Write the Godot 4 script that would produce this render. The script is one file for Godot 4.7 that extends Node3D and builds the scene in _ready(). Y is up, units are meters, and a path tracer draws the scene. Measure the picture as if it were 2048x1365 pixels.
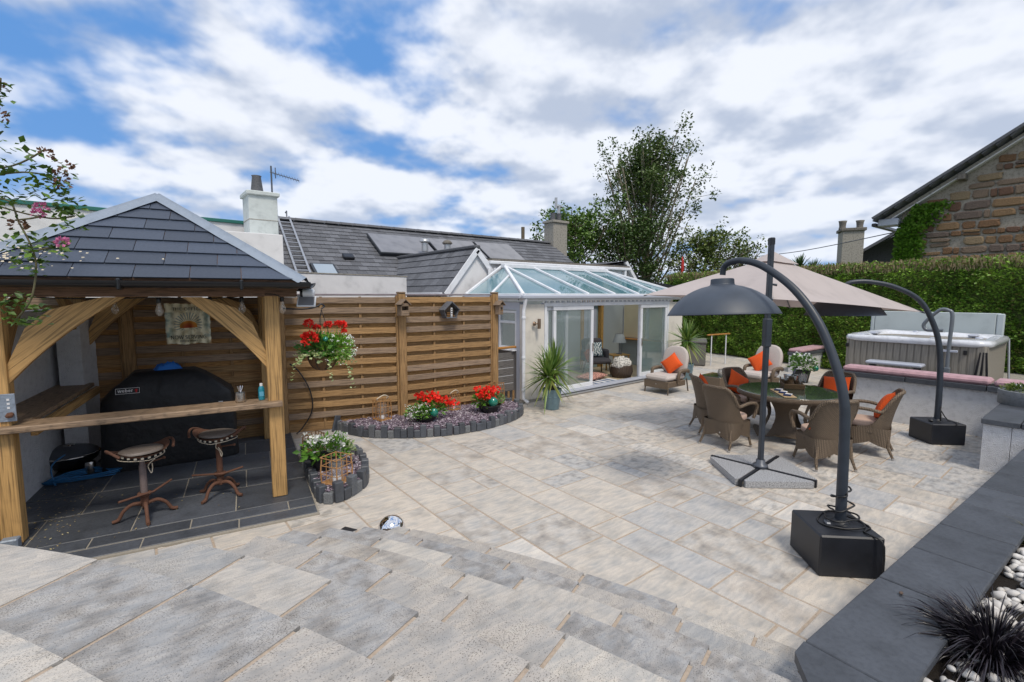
extends Node3D

# ---------- geometry collector ----------
class G:
	var v := PackedVector3Array()
	var n := PackedVector3Array()
	var u := PackedVector2Array()
	var i := PackedInt32Array()
	func tri(a: Vector3, b: Vector3, c: Vector3) -> void:
		var nn := (b - a).cross(c - a).normalized()
		var k := v.size()
		v.append_array([a, b, c]); n.append_array([nn, nn, nn]); u.append_array([Vector2(0, 0), Vector2(1, 0), Vector2(1, 1)])
		i.append_array([k, k + 2, k + 1])
	func quad(a: Vector3, b: Vector3, c: Vector3, d: Vector3) -> void:
		var nn := (c - a).cross(d - b).normalized()
		var k := v.size()
		v.append_array([a, b, c, d]); n.append_array([nn, nn, nn, nn]); u.append_array([Vector2(0, 1), Vector2(1, 1), Vector2(1, 0), Vector2(0, 0)])
		i.append_array([k, k + 2, k + 1, k, k + 3, k + 2])
	func box(x: Transform3D, s: Vector3, b := 0.0) -> void:
		var h := s / 2
		if b <= 0.0:
			var p: Array[Vector3] = []
			for q in 8: p.append(x * Vector3(h.x if q & 1 else -h.x, h.y if q & 2 else -h.y, h.z if q & 4 else -h.z))
			quad(p[4], p[5], p[7], p[6]); quad(p[1], p[0], p[2], p[3]); quad(p[5], p[1], p[3], p[7]); quad(p[0], p[4], p[6], p[2]); quad(p[6], p[7], p[3], p[2]); quad(p[0], p[1], p[5], p[4])
			return
		b = min(b, 0.49 * min(s.x, min(s.y, s.z)))
		var c := h - Vector3(b, b, b)
		var X := func(sx, sy, sz): return x * Vector3(sx * h.x, sy * c.y, sz * c.z)
		var Y := func(sx, sy, sz): return x * Vector3(sx * c.x, sy * h.y, sz * c.z)
		var Z := func(sx, sy, sz): return x * Vector3(sx * c.x, sy * c.y, sz * h.z)
		for s1 in [-1, 1]:
			var f: bool = s1 > 0
			_q(f, X.call(s1, -1, 1), X.call(s1, -1, -1), X.call(s1, 1, -1), X.call(s1, 1, 1))
			_q(f, Y.call(-1, s1, 1), Y.call(1, s1, 1), Y.call(1, s1, -1), Y.call(-1, s1, -1))
			_q(f, Z.call(-1, -1, s1), Z.call(1, -1, s1), Z.call(1, 1, s1), Z.call(-1, 1, s1))
			for s2 in [-1, 1]:
				var g: bool = s1 * s2 > 0
				_q(g, Y.call(-1, s1, s2), Z.call(-1, s1, s2), Z.call(1, s1, s2), Y.call(1, s1, s2))
				_q(g, Z.call(s1, -1, s2), X.call(s1, -1, s2), X.call(s1, 1, s2), Z.call(s1, 1, s2))
				_q(g, X.call(s1, s2, -1), Y.call(s1, s2, -1), Y.call(s1, s2, 1), X.call(s1, s2, 1))
				for s3 in [-1, 1]:
					if s1 * s2 * s3 > 0: tri(X.call(s1, s2, s3), Y.call(s1, s2, s3), Z.call(s1, s2, s3))
					else: tri(X.call(s1, s2, s3), Z.call(s1, s2, s3), Y.call(s1, s2, s3))
	func _q(f: bool, a: Vector3, b: Vector3, c: Vector3, d: Vector3) -> void:
		if f: quad(a, b, c, d)
		else: quad(a, d, c, b)
	# rows: Array of PackedVector3Array of equal length, smooth
	func grid(rows: Array, us := 1.0, vs := 1.0) -> void:
		var R := rows.size()
		var C: int = rows[0].size()
		var k := v.size()
		var ns := PackedVector3Array(); ns.resize(R * C)
		for r in R - 1:
			for c in C - 1:
				var a: Vector3 = rows[r][c]; var b: Vector3 = rows[r][c + 1]; var d: Vector3 = rows[r + 1][c]; var e: Vector3 = rows[r + 1][c + 1]
				var nn := (e - a).cross(d - b)
				for q in [r * C + c, r * C + c + 1, r * C + C + c, r * C + C + c + 1]: ns[q] += nn
		var wrap: bool = (rows[0][0] - rows[0][C - 1]).length() < 1e-5
		for r in R:
			if wrap:
				var w := ns[r * C] + ns[r * C + C - 1]
				ns[r * C] = w; ns[r * C + C - 1] = w
			for c in C:
				v.append(rows[r][c]); n.append(ns[r * C + c].normalized() if ns[r * C + c].length() > 1e-12 else Vector3.UP)
				u.append(Vector2(us * c / (C - 1), vs * r / (R - 1)))
		for r in R - 1:
			for c in C - 1:
				var q := k + r * C + c
				i.append_array([q, q + C + 1, q + 1, q, q + C, q + C + 1])
	func tube(p: Array, rad, seg := 8, cap := true) -> void:
		var rows := []
		var t0: Vector3 = (p[1] - p[0]).normalized()
		var a := t0.cross(Vector3.UP if absf(t0.y) < 0.9 else Vector3.RIGHT).normalized()
		for k in p.size():
			var t: Vector3 = (p[min(k + 1, p.size() - 1)] - p[max(k - 1, 0)]).normalized()
			a = (a - t * a.dot(t)).normalized()
			var b := t.cross(a)
			var r: float = rad[k] if rad is Array or rad is PackedFloat32Array else rad
			var row := PackedVector3Array()
			for s in seg + 1:
				var an := TAU * (s % seg) / seg
				row.append(p[k] + (a * cos(an) + b * sin(an)) * r)
			rows.append(row)
		grid(rows)
		if cap:
			for e in [0, p.size() - 1]:
				for s in seg:
					if e == 0: tri(p[0], rows[0][s], rows[0][s + 1])
					else: tri(p[e], rows[e][s + 1], rows[e][s])
	func lathe(pr: Array, seg := 20, x := Transform3D()) -> void:
		var rows := []
		for q in pr:
			var row := PackedVector3Array()
			for s in seg + 1:
				var an := -TAU * (s % seg) / seg
				row.append(x * Vector3(q.x * cos(an), q.y, q.x * sin(an)))
			rows.append(row)
		grid(rows)
	func extrude(poly: PackedVector2Array, d: float, x := Transform3D()) -> void:
		if Geometry2D.is_polygon_clockwise(poly): poly.reverse()
		var ix := Geometry2D.triangulate_polygon(poly)
		for k in range(0, ix.size(), 3):
			var a := poly[ix[k]]; var b := poly[ix[k + 1]]; var c := poly[ix[k + 2]]
			if (b - a).cross(c - a) < 0.0:
				var t := b; b = c; c = t
			tri(x * Vector3(a.x, a.y, d), x * Vector3(b.x, b.y, d), x * Vector3(c.x, c.y, d))
			tri(x * Vector3(a.x, a.y, 0), x * Vector3(c.x, c.y, 0), x * Vector3(b.x, b.y, 0))
		for k in poly.size():
			var a := poly[k]; var b := poly[(k + 1) % poly.size()]
			quad(x * Vector3(a.x, a.y, 0), x * Vector3(b.x, b.y, 0), x * Vector3(b.x, b.y, d), x * Vector3(a.x, a.y, d))
	func mesh() -> ArrayMesh:
		var arr := []; arr.resize(Mesh.ARRAY_MAX)
		arr[Mesh.ARRAY_VERTEX] = v; arr[Mesh.ARRAY_NORMAL] = n; arr[Mesh.ARRAY_TEX_UV] = u; arr[Mesh.ARRAY_INDEX] = i
		var m := ArrayMesh.new(); m.add_surface_from_arrays(Mesh.PRIMITIVE_TRIANGLES, arr)
		return m

var M := {}
var T := {}
var R := RandomNumberGenerator.new()
var cached := {}
var used := {}

func c3(r, g, b) -> Color: return Color(r, g, b).linear_to_srgb()
func V(x, y, z) -> Vector3: return Vector3(x, y, z)
func rr(a: float, b: float) -> float: return R.randf_range(a, b)
func at(p: Vector3, yaw := 0.0) -> Transform3D: return Transform3D(Basis(Vector3.UP, yaw), p)
func eul(p: Vector3, e: Vector3) -> Transform3D: return Transform3D(Basis.from_euler(e), p)
func dir_yaw(a: Vector3, b: Vector3) -> float: return atan2(-(b.z - a.z), b.x - a.x)

func thing(called: String, label: String, cat: String, x := Transform3D(), group := "") -> Node3D:
	var o := Node3D.new()
	o.name = numbered(called)
	o.transform = x
	add_child(o, true)
	o.set_meta("label", label); o.set_meta("category", cat)
	if group: o.set_meta("group", group)
	return o
func numbered(s: String) -> String:
	var k: int = used.get(s, -1) + 1
	used[s] = k
	return s if k == 0 else "%s_%03d" % [s, k]
func struct(called: String) -> Node3D:
	var o := Node3D.new()
	o.name = numbered(called); add_child(o, true); o.set_meta("kind", "structure")
	return o
func part(called: String, g, mat: Material, parent: Node, x := Transform3D()) -> MeshInstance3D:
	var o := MeshInstance3D.new()
	o.name = called
	o.mesh = g.mesh() if g is G else g
	o.material_override = mat
	o.transform = x
	parent.add_child(o, true)
	return o
func cbox(s: Vector3, b: float) -> Mesh:
	var key := "%.3f %.3f %.3f %.4f" % [s.x, s.y, s.z, b]
	if not cached.has(key):
		var g := G.new(); g.box(Transform3D(), s, b); cached[key] = g.mesh()
	return cached[key]
func pc(called: String, s: Vector3, b: float, mat: Material, parent: Node, x: Transform3D) -> MeshInstance3D:
	return part(called, cbox(s, b), mat, parent, x)
func bar(called: String, p: Vector3, q: Vector3, w: float, h: float, mat: Material, parent: Node, b := 0.0) -> MeshInstance3D:
	var d := q - p
	var x := d.normalized()
	var z := x.cross(Vector3.UP if absf(x.y) < 0.99 else Vector3.FORWARD).normalized()
	return pc(called, V(d.length(), h, w), b, mat, parent, Transform3D(Basis(x, z.cross(x), z), (p + q) / 2))
func tubes(called: String, pts: Array, r, mat: Material, parent: Node, seg := 8) -> MeshInstance3D:
	var g := G.new(); g.tube(pts, r, seg); return part(called, g, mat, parent)
func lathed(called: String, pr: Array, mat: Material, parent: Node, x := Transform3D(), seg := 20) -> MeshInstance3D:
	var g := G.new(); g.lathe(pr, seg); return part(called, g, mat, parent, x)
func spline(p: Array, per := 6) -> Array:
	var out := []
	for k in p.size() - 1:
		var a: Vector3 = p[max(k - 1, 0)]; var b: Vector3 = p[k]; var c: Vector3 = p[k + 1]; var d: Vector3 = p[min(k + 2, p.size() - 1)]
		for s in per: out.append(b.cubic_interpolate(c, a, d, float(s) / per))
	out.append(p[-1])
	return out
func many(called: String, mesh: Mesh, mat: Material, xs: Array, cols: Array, parent: Node, stuff := true) -> MultiMeshInstance3D:
	var mm := MultiMesh.new()
	mm.transform_format = MultiMesh.TRANSFORM_3D
	mm.use_colors = cols.size() > 0
	mm.mesh = mesh
	mm.instance_count = xs.size()
	for k in xs.size():
		mm.set_instance_transform(k, xs[k])
		if cols.size(): mm.set_instance_color(k, cols[k % cols.size()])
	var o := MultiMeshInstance3D.new()
	o.name = called; o.multimesh = mm; o.material_override = mat
	parent.add_child(o, true)
	if stuff: o.set_meta("kind", "stuff")
	return o

# ---------- textures and materials ----------
func nt(key: String, freq: float, ramp: Array, size := 512, type := FastNoiseLite.TYPE_SIMPLEX_SMOOTH, oct := 5, sd := 1) -> NoiseTexture2D:
	if T.has(key): return T[key]
	var f := FastNoiseLite.new()
	f.noise_type = type; f.frequency = freq; f.fractal_octaves = oct; f.seed = sd
	if type == FastNoiseLite.TYPE_CELLULAR: f.fractal_type = FastNoiseLite.FRACTAL_NONE
	var t := NoiseTexture2D.new()
	t.width = size; t.height = size; t.seamless = true; t.noise = f; t.normalize = true
	var gr := Gradient.new()
	gr.offsets = PackedFloat32Array(); gr.colors = PackedColorArray()
	var offs := PackedFloat32Array(); var cols := PackedColorArray()
	for e in ramp:
		offs.append(e[0]); cols.append(e[1] if e[1] is Color else Color(e[1], e[1], e[1]))
	gr.offsets = offs; gr.colors = cols
	t.color_ramp = gr
	T[key] = t
	return t
func mat(key: String, col: Color, rough := 0.7, o := {}) -> StandardMaterial3D:
	if M.has(key): return M[key]
	var m := StandardMaterial3D.new()
	m.resource_name = key; m.albedo_color = col; m.roughness = rough
	m.metallic = o.get("metal", 0.0); m.metallic_specular = o.get("spec", 0.5)
	var s = o.get("s", 1.0)
	var sv: Vector3 = s if s is Vector3 else V(s, s, s)
	if o.has("tex"): m.albedo_texture = o.tex
	if o.has("tex") or o.has("bump"):
		m.uv1_scale = sv; m.uv1_offset = o.get("off", Vector3.ZERO)
		if not o.get("uv", false):
			m.uv1_triplanar = true; m.uv1_world_triplanar = o.get("world", false)
	if o.has("bump"):
		m.heightmap_enabled = true; m.heightmap_texture = o.bump; m.heightmap_scale = o.get("bs", 1.0)
	if o.has("dt"):
		m.detail_enabled = true; m.detail_albedo = o.dt; m.detail_blend_mode = BaseMaterial3D.BLEND_MODE_MUL; m.detail_uv_layer = BaseMaterial3D.DETAIL_UV_2
		var d = o.get("ds", 1.0)
		m.uv2_scale = d if d is Vector3 else V(d, d, d)
		m.uv2_triplanar = true; m.uv2_world_triplanar = o.get("world", false)
	if o.has("back"): m.backlight_enabled = true; m.backlight = o.back
	if o.has("rim"): m.rim_enabled = true; m.rim = o.rim; m.rim_tint = 0.6
	if o.has("coat"): m.clearcoat_enabled = true; m.clearcoat = o.coat; m.clearcoat_roughness = 0.1
	if o.get("vc", false): m.vertex_color_use_as_albedo = true
	if o.has("alpha"):
		m.transparency = BaseMaterial3D.TRANSPARENCY_ALPHA; m.albedo_color.a = o.alpha
	m.cull_mode = BaseMaterial3D.CULL_DISABLED
	M[key] = m
	return m
func weave_tex(under: float) -> ImageTexture:
	var im := Image.create(64, 64, false, Image.FORMAT_RGB8)
	for y in 64:
		for x in 64:
			var cx := x / 16; var cy := y / 16
			var over := (cx + cy) % 2 == 0
			var fx := absf((x % 16) - 7.5) / 8.0; var fy := absf((y % 16) - 7.5) / 8.0
			var h := (1.0 - 0.5 * fx * fx - 0.75 * fy * fy * fy) if over else (0.9 - 0.8 * fx * fx * fx - 0.3 * fy * fy)
			h = clampf(h * (0.92 + 0.08 * sin(x * 3.1 + cy * 7)), under, 1)
			im.set_pixel(x, y, Color(h, h, h))
	return ImageTexture.create_from_image(im)

func stone_tex(key: String, sd: int, pit: float, streak: float) -> Array:
	# travertine: pale clouding, long faint bedding lines, clustered small holes; one colour map and one relief map
	var N := 768
	var cl := FastNoiseLite.new(); cl.seed = sd; cl.noise_type = FastNoiseLite.TYPE_SIMPLEX_SMOOTH; cl.frequency = 3.0; cl.fractal_octaves = 4
	var ln := FastNoiseLite.new(); ln.seed = sd + 1; ln.noise_type = FastNoiseLite.TYPE_SIMPLEX_SMOOTH; ln.frequency = 6.0; ln.fractal_octaves = 4
	var ho := FastNoiseLite.new(); ho.seed = sd + 2; ho.noise_type = FastNoiseLite.TYPE_SIMPLEX_SMOOTH; ho.frequency = 85.0; ho.fractal_octaves = 3
	var im := Image.create(N, N, false, Image.FORMAT_RGB8)
	var hm := Image.create(N, N, false, Image.FORMAT_RGB8)
	for y in N:
		var v := float(y) / N
		for x in N:
			var u := float(x) / N
			# wrap by blending towards the opposite edge
			var c := cl.get_noise_2d(u, v * 1.6)
			var l := ln.get_noise_2d(u * 0.8, v * 4.0 + c * 0.12)
			var h := ho.get_noise_2d(u, v * 2.2)
			var t := 0.94 + 0.08 * c + streak * l * 0.09
			var hole := smoothstep(0.42 - 0.16 * pit - 0.2 * c, 0.56 - 0.16 * pit - 0.2 * c, h)
			var warm := 0.015 * l + 0.02 * c
			t *= 1.0 - 0.55 * hole * clampf(0.3 + pit, 0.0, 1.0)
			var gr := 0.02 * ho.get_noise_2d(u * 3.0 + 7.0, v * 3.0)
			im.set_pixel(x, y, Color(clampf(t + warm + gr, 0, 1), clampf(t + gr, 0, 1), clampf(t - warm * 1.2 + gr, 0, 1)))
			var hh := clampf(0.75 + 0.12 * l + 0.1 * c - 0.7 * hole, 0, 1)
			hm.set_pixel(x, y, Color(hh, hh, hh))
	return [ImageTexture.create_from_image(im), ImageTexture.create_from_image(hm)]

func materials() -> void:
	var trav := stone_tex("smooth", 3, 0.05, 1.0)
	var trav2 := stone_tex("open", 9, 0.3, 0.9)
	var CE := FastNoiseLite.TYPE_CELLULAR
	var fine := nt("fine", 0.03, [[0, 0.86], [0.5, 0.96], [1, 1.0]])
	var soft := nt("soft", 0.006, [[0, 0.82], [0.45, 0.94], [1, 1.0]], 512, FastNoiseLite.TYPE_SIMPLEX_SMOOTH, 4, 3)
	var grain := nt("grain", 0.02, [[0.1, 0.62], [0.42, 0.88], [0.6, 1.0], [1, 0.86]], 512, FastNoiseLite.TYPE_SIMPLEX_SMOOTH, 5, 5)
	var pits := nt("pits", 0.085, [[0, 0.2], [0.1, 0.45], [0.16, 0.93], [1, 1.0]], 1024, FastNoiseLite.TYPE_SIMPLEX_SMOOTH, 3, 8)
	var veins := nt("veins", 0.01, [[0, Color(0.8, 0.82, 0.87)], [0.3, Color(0.9, 0.91, 0.93)], [0.5, Color(0.98, 0.965, 0.94)], [0.75, Color(1, 0.975, 0.94)], [1, Color(0.95, 0.91, 0.86)]], 512, FastNoiseLite.TYPE_SIMPLEX_SMOOTH, 5, 11)
	var dirt := nt("dirt", 0.012, [[0, 0.68], [0.25, 0.86], [0.5, 0.98], [1, 1.0]], 1024, FastNoiseLite.TYPE_SIMPLEX_SMOOTH, 6, 14)
	var speck := nt("speck", 0.22, [[0, 0.35], [0.4, 0.75], [0.6, 0.95], [1, 1.0]], 512, FastNoiseLite.TYPE_SIMPLEX_SMOOTH, 2, 17)
	var dash := nt("dash", 0.055, [[0, 0.0], [1, 1.0]], 512, CE, 1, 21)
	var rip := nt("rip", 0.02, [[0, 0.0], [1, 1.0]], 512, FastNoiseLite.TYPE_SIMPLEX_SMOOTH, 4, 23)
	var stain := nt("stain", 0.006, [[0, 0.88], [0.4, 0.97], [1, 1.0]], 512, FastNoiseLite.TYPE_SIMPLEX_SMOOTH, 5, 29)
	var patch := nt("patch", 0.008, [[0, Color(0.8, 0.79, 0.78)], [0.35, Color(0.93, 0.92, 0.91)], [0.6, 1.0], [1, 1.0]], 512, FastNoiseLite.TYPE_SIMPLEX_SMOOTH, 7, 33)
	# paving stone: several tones
	var tones := [[0.62, 0.57, 0.505], [0.58, 0.54, 0.49], [0.54, 0.525, 0.505], [0.69, 0.65, 0.595], [0.6, 0.555, 0.495], [0.56, 0.53, 0.49], [0.63, 0.575, 0.505], [0.5, 0.495, 0.49]]
	for k in tones.size():
		var t: Array = tones[k]
		mat("slab%d" % k, c3(t[0], t[1], t[2]), 0.62, {"tex": trav[0], "s": V(1.0, 1.0, 1.0) if k % 3 else V(0.8, 0.8, 0.8), "off": V(k * 0.37, 0, k * 0.21), "dt": patch if k % 4 == 1 else stain, "ds": 0.5 + 0.1 * k, "bump": trav[1], "bs": 0.2, "world": true, "spec": 0.42})
		var w3: Array = [[0.5, 0.47, 0.43], [0.44, 0.43, 0.415], [0.55, 0.52, 0.475], [0.41, 0.405, 0.4], [0.48, 0.45, 0.415], [0.53, 0.5, 0.46], [0.43, 0.42, 0.41], [0.58, 0.545, 0.495]][k]   # rougher stone than the patio, set in greyer and darker tones
		mat("tread%d" % k, c3(w3[0], w3[1], w3[2]), 0.7, {"tex": trav2[0] if k != 2 and k != 5 else trav[0], "s": 1.15 if k % 2 else 0.9, "off": V(k * 0.31, 0, k * 0.17), "dt": patch if k % 3 == 0 else stain, "ds": 0.7 + 0.2 * k, "bump": trav2[1], "bs": 0.3, "world": true, "spec": 0.4})
	var algae := nt("algae", 0.007, [[0, 0.76], [0.3, 0.87], [0.5, 0.97], [1, 1.0]], 1024, FastNoiseLite.TYPE_SIMPLEX_SMOOTH, 9, 37)
	for k in 4:
		var t: Array = tones[k]
		mat("slabstain%d" % k, c3(t[0], t[1], t[2]), 0.7, {"tex": algae, "s": V(0.6, 0.6, 1.6) if k % 2 else V(0.8, 0.8, 1.1), "off": V(k * 0.37, 0, k * 0.21), "dt": trav[0], "ds": 1.0, "bump": trav[1], "bs": 0.25, "world": true, "spec": 0.4})
	mat("grout", c3(0.44, 0.355, 0.275), 0.9, {"tex": fine, "s": 2.0, "world": true})
	mat("grout_grey", c3(0.33, 0.30, 0.25), 0.9, {"tex": fine, "s": 2.0, "world": true})
	for k in 4:
		var b: float = [0.084, 0.095, 0.075, 0.104][k]
		mat("slate%d" % k, c3(b * 0.95, b * 1.06, b * 1.26), 0.48, {"tex": fine, "s": V(1.5, 1.5, 1.5), "off": V(k * 0.3, k * 0.2, 0), "dt": soft, "ds": 0.8, "bump": rip, "bs": 0.2, "world": true, "spec": 0.5})
		mat("roofslate%d" % k, c3(b * 0.56, b * 0.74, b * 1.12), 0.5, {"tex": fine, "s": 2.0, "off": V(k * 0.3, k * 0.2, 0)})
		var h: float = [0.115, 0.135, 0.1, 0.15][k]
		mat("oldslate%d" % k, c3(h * 0.98, h * 1.02, h * 1.14), 0.7, {"tex": dirt, "s": 1.3, "off": V(k * 0.3, k * 0.2, 0), "bump": rip, "bs": 0.4})
		var w: float = [1.0, 0.85, 1.12, 0.75][k]
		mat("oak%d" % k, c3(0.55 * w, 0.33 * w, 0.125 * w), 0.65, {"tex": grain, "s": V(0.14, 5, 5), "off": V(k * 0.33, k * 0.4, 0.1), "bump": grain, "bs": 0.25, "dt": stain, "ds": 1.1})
		mat("fence%d" % k, c3(0.41 * w, 0.245 * w, 0.105 * w), 0.8, {"tex": grain, "s": V(0.2, 7, 7), "off": V(k * 0.27, k * 0.45, 0.2), "bump": grain, "bs": 0.35, "dt": stain, "ds": 1.7})
		mat("fencegrey%d" % k, c3(0.33 * w, 0.235 * w, 0.16 * w), 0.85, {"tex": grain, "s": V(0.2, 8, 8), "off": V(k * 0.27, k * 0.45, 0.2), "bump": grain, "bs": 0.35, "dt": stain, "ds": 1.3})
	mat("fencewarm", c3(0.46, 0.255, 0.09), 0.8, {"tex": grain, "s": V(0.5, 8, 8), "bump": grain, "bs": 0.35, "dt": stain, "ds": 1.7})
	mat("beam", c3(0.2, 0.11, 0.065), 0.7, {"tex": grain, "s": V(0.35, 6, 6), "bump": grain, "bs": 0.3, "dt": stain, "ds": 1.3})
	mat("bartop", c3(0.34, 0.235, 0.15), 0.55, {"tex": grain, "s": V(0.4, 7, 7), "bump": grain, "bs": 0.2, "dt": dirt, "ds": 0.8})
	mat("decking", c3(0.17, 0.16, 0.155), 0.8, {"tex": grain, "s": V(0.5, 8, 8), "bump": grain, "bs": 0.3})
	mat("lead", c3(0.27, 0.32, 0.39), 0.5, {"tex": stain, "s": 3.0, "metal": 0.2, "bump": rip, "bs": 0.3})
	mat("blackplastic", c3(0.012, 0.013, 0.016), 0.28)
	mat("blackmetal", c3(0.014, 0.016, 0.022), 0.42, {"tex": soft, "s": 1.5})
	mat("arc_metal", c3(0.034, 0.043, 0.058), 0.42, {"spec": 0.5, "tex": soft, "s": 1.5})
	mat("dome", c3(0.055, 0.07, 0.095), 0.5, {"spec": 0.5, "tex": soft, "s": 1.2, "bump": speck, "bs": 0.02})
	mat("greymetal", c3(0.1, 0.11, 0.13), 0.4, {"metal": 0.3})
	mat("chrome", c3(0.82, 0.82, 0.84), 0.04, {"metal": 1.0})
	mat("steel", c3(0.6, 0.58, 0.55), 0.22, {"metal": 1.0, "bump": soft, "bs": 0.1})
	mat("aluminium", c3(0.5, 0.5, 0.5), 0.35, {"metal": 0.8})
	mat("rust", c3(0.155, 0.07, 0.042), 0.85, {"tex": dirt, "s": 6.0, "bump": speck, "bs": 0.15, "dt": fine, "ds": 4.0})
	mat("rustgrey", c3(0.2, 0.155, 0.145), 0.75, {"tex": dirt, "s": 5.0, "bump": speck, "bs": 0.15})
	mat("upvc", c3(0.76, 0.78, 0.82), 0.3, {"tex": stain, "s": 0.6})
	mat("upvcgrey", c3(0.42, 0.45, 0.52), 0.35)
	mat("white", c3(0.72, 0.72, 0.73), 0.75, {"tex": stain, "s": 0.7, "bump": rip, "bs": 0.2})
	mat("cream", c3(0.7, 0.66, 0.59), 0.8, {"tex": stain, "s": 0.8, "bump": speck, "bs": 0.05})
	mat("pebbledash", c3(0.66, 0.665, 0.68), 0.9, {"tex": stain, "s": 0.6, "bump": dash, "bs": 0.8, "world": true})
	T.dashb = dash
	M.pebbledash.uv1_scale = V(3.0, 3.0, 3.0)
	mat("chimney", c3(0.58, 0.63, 0.62), 0.85, {"tex": stain, "s": 1.2, "bump": rip, "bs": 0.3})
	mat("concrete", c3(0.34, 0.32, 0.28), 0.9, {"tex": dirt, "s": 0.9, "bump": speck, "bs": 0.3})
	mat("concrete_dark", c3(0.17, 0.155, 0.135), 0.9, {"tex": dirt, "s": 0.9, "bump": speck, "bs": 0.3})
	mat("granite", c3(0.5, 0.51, 0.53), 0.5, {"tex": speck, "s": 0.6, "world": true})
	mat("greentrim", c3(0.02, 0.14, 0.115), 0.5)
	mat("mortar", c3(0.4, 0.36, 0.3), 0.95, {"tex": dirt, "s": 1.0, "bump": speck, "bs": 0.8, "dt": fine, "ds": 3.0, "world": true})
	var st := [[0.24, 0.135, 0.07], [0.3, 0.19, 0.1], [0.18, 0.1, 0.065], [0.34, 0.25, 0.15], [0.26, 0.19, 0.135], [0.18, 0.135, 0.11]]
	for k in st.size():
		mat("stone%d" % k, c3(st[k][0], st[k][1], st[k][2]), 0.9, {"tex": dirt, "s": 2.5, "off": V(k * 0.3, k * 0.2, 0), "bump": rip, "bs": 1.5, "dt": fine, "ds": 3.0})
	var wv := weave_tex(0.12); T.weave = wv
	mat("rattan", c3(0.4, 0.29, 0.19), 0.55, {"tex": wv, "s": V(1, 1, 1), "uv": true, "bump": wv, "bs": 0.5, "dt": fine, "ds": 3.0})
	mat("rattanbox", c3(0.4, 0.29, 0.19), 0.55, {"tex": wv, "s": 14.0, "bump": wv, "bs": 0.5})
	mat("rattangrey", c3(0.36, 0.34, 0.31), 0.6, {"tex": wv, "s": 10.0, "bump": wv, "bs": 0.4})
	mat("wicker", c3(0.33, 0.2, 0.085), 0.6, {"tex": wv, "s": 16.0, "bump": wv, "bs": 0.5})
	mat("wickerdark", c3(0.14, 0.085, 0.05), 0.6, {"tex": wv, "s": 9.0, "bump": wv, "bs": 0.8})
	mat("legmetal", c3(0.12, 0.095, 0.07), 0.5)
	mat("cushion", c3(0.56, 0.5, 0.46), 0.95, {"tex": fine, "s": 3.0, "rim": 0.3})
	mat("seatpad", c3(0.54, 0.39, 0.31), 0.95, {"tex": fine, "s": 3.0, "rim": 0.3})
	mat("orange", c3(0.78, 0.095, 0.008), 0.9, {"tex": fine, "s": 4.0, "rim": 0.3, "bump": rip, "bs": 0.6})
	mat("pink", c3(0.5, 0.31, 0.34), 0.9, {"tex": soft, "s": 2.0, "rim": 0.3})
	mat("canopy", c3(0.52, 0.465, 0.45), 0.9, {"tex": stain, "s": 0.8, "back": c3(0.35, 0.3, 0.28)})
	mat("cover", c3(0.012, 0.013, 0.015), 0.55, {"bump": rip, "bs": 0.7, "s": 0.8, "tex": soft})
	mat("bluecloth", c3(0.02, 0.16, 0.55), 0.8)
	mat("bluehose", c3(0.015, 0.13, 0.3), 0.4)
	mat("rope", c3(0.6, 0.52, 0.4), 0.9)
	mat("twig", c3(0.42, 0.22, 0.085), 0.7, {"tex": fine, "s": 8.0})
	mat("bluepot", c3(0.17, 0.265, 0.31), 0.5, {"tex": stain, "s": 3.0})
	mat("blackpot", c3(0.02, 0.021, 0.024), 0.5)
	mat("soil", c3(0.03, 0.02, 0.013), 1.0, {"tex": fine, "s": 9.0, "bump": speck, "bs": 1.0})
	mat("greenball", c3(0.0, 0.16, 0.105), 0.12, {"coat": 1.0})
	mat("leaf", Color(1, 1, 1), 0.5, {"vc": true, "back": c3(0.22, 0.28, 0.06)})
	mat("petal", Color(1, 1, 1), 0.7, {"vc": true, "back": c3(0.3, 0.2, 0.2)})
	mat("drygrass", Color(1, 1, 1), 0.9, {"vc": true})
	mat("blackgrass", Color(1, 1, 1), 0.35, {"vc": true})
	mat("bark", c3(0.16, 0.125, 0.09), 0.9, {"tex": dirt, "s": 3.0, "bump": rip, "bs": 1.0})
	mat("palebark", c3(0.3, 0.26, 0.2), 0.9, {"tex": dirt, "s": 2.0})
	mat("chip", Color(1, 1, 1), 0.75, {"vc": true})
	mat("pebble", Color(1, 1, 1), 0.55, {"vc": true, "tex": stain, "s": 5.0})
	mat("glass", c3(0.9, 0.95, 0.95), 0.02, {"alpha": 0.08})
	mat("roofglass", c3(0.11, 0.34, 0.42), 0.03, {"alpha": 0.45})
	mat("doorglass", c3(0.25, 0.33, 0.33), 0.02, {"alpha": 0.22})
	mat("tableglass", c3(0.03, 0.05, 0.04), 0.03, {"coat": 1.0})
	mat("darkpane", c3(0.012, 0.015, 0.018), 0.03)
	mat("solar", c3(0.22, 0.22, 0.235), 0.3, {"tex": soft, "s": 0.6, "spec": 0.6})
	mat("bulbglass", c3(0.9, 0.85, 0.75), 0.02, {"alpha": 0.15})
	mat("warmwood", c3(0.47, 0.22, 0.055), 0.5, {"tex": grain, "s": V(0.5, 6, 6)})
	mat("yellowwood", c3(0.5, 0.29, 0.075), 0.5, {"tex": grain, "s": V(0.5, 6, 6)})
	mat("interiorwall", c3(0.34, 0.38, 0.38), 0.85)
	mat("bluegrey", c3(0.24, 0.32, 0.33), 0.6)
	mat("blind", c3(0.66, 0.6, 0.42), 0.9, {"back": c3(0.3, 0.28, 0.2)})
	mat("tilefloor", c3(0.45, 0.38, 0.26), 0.4, {"tex": stain, "s": 0.7})
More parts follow.
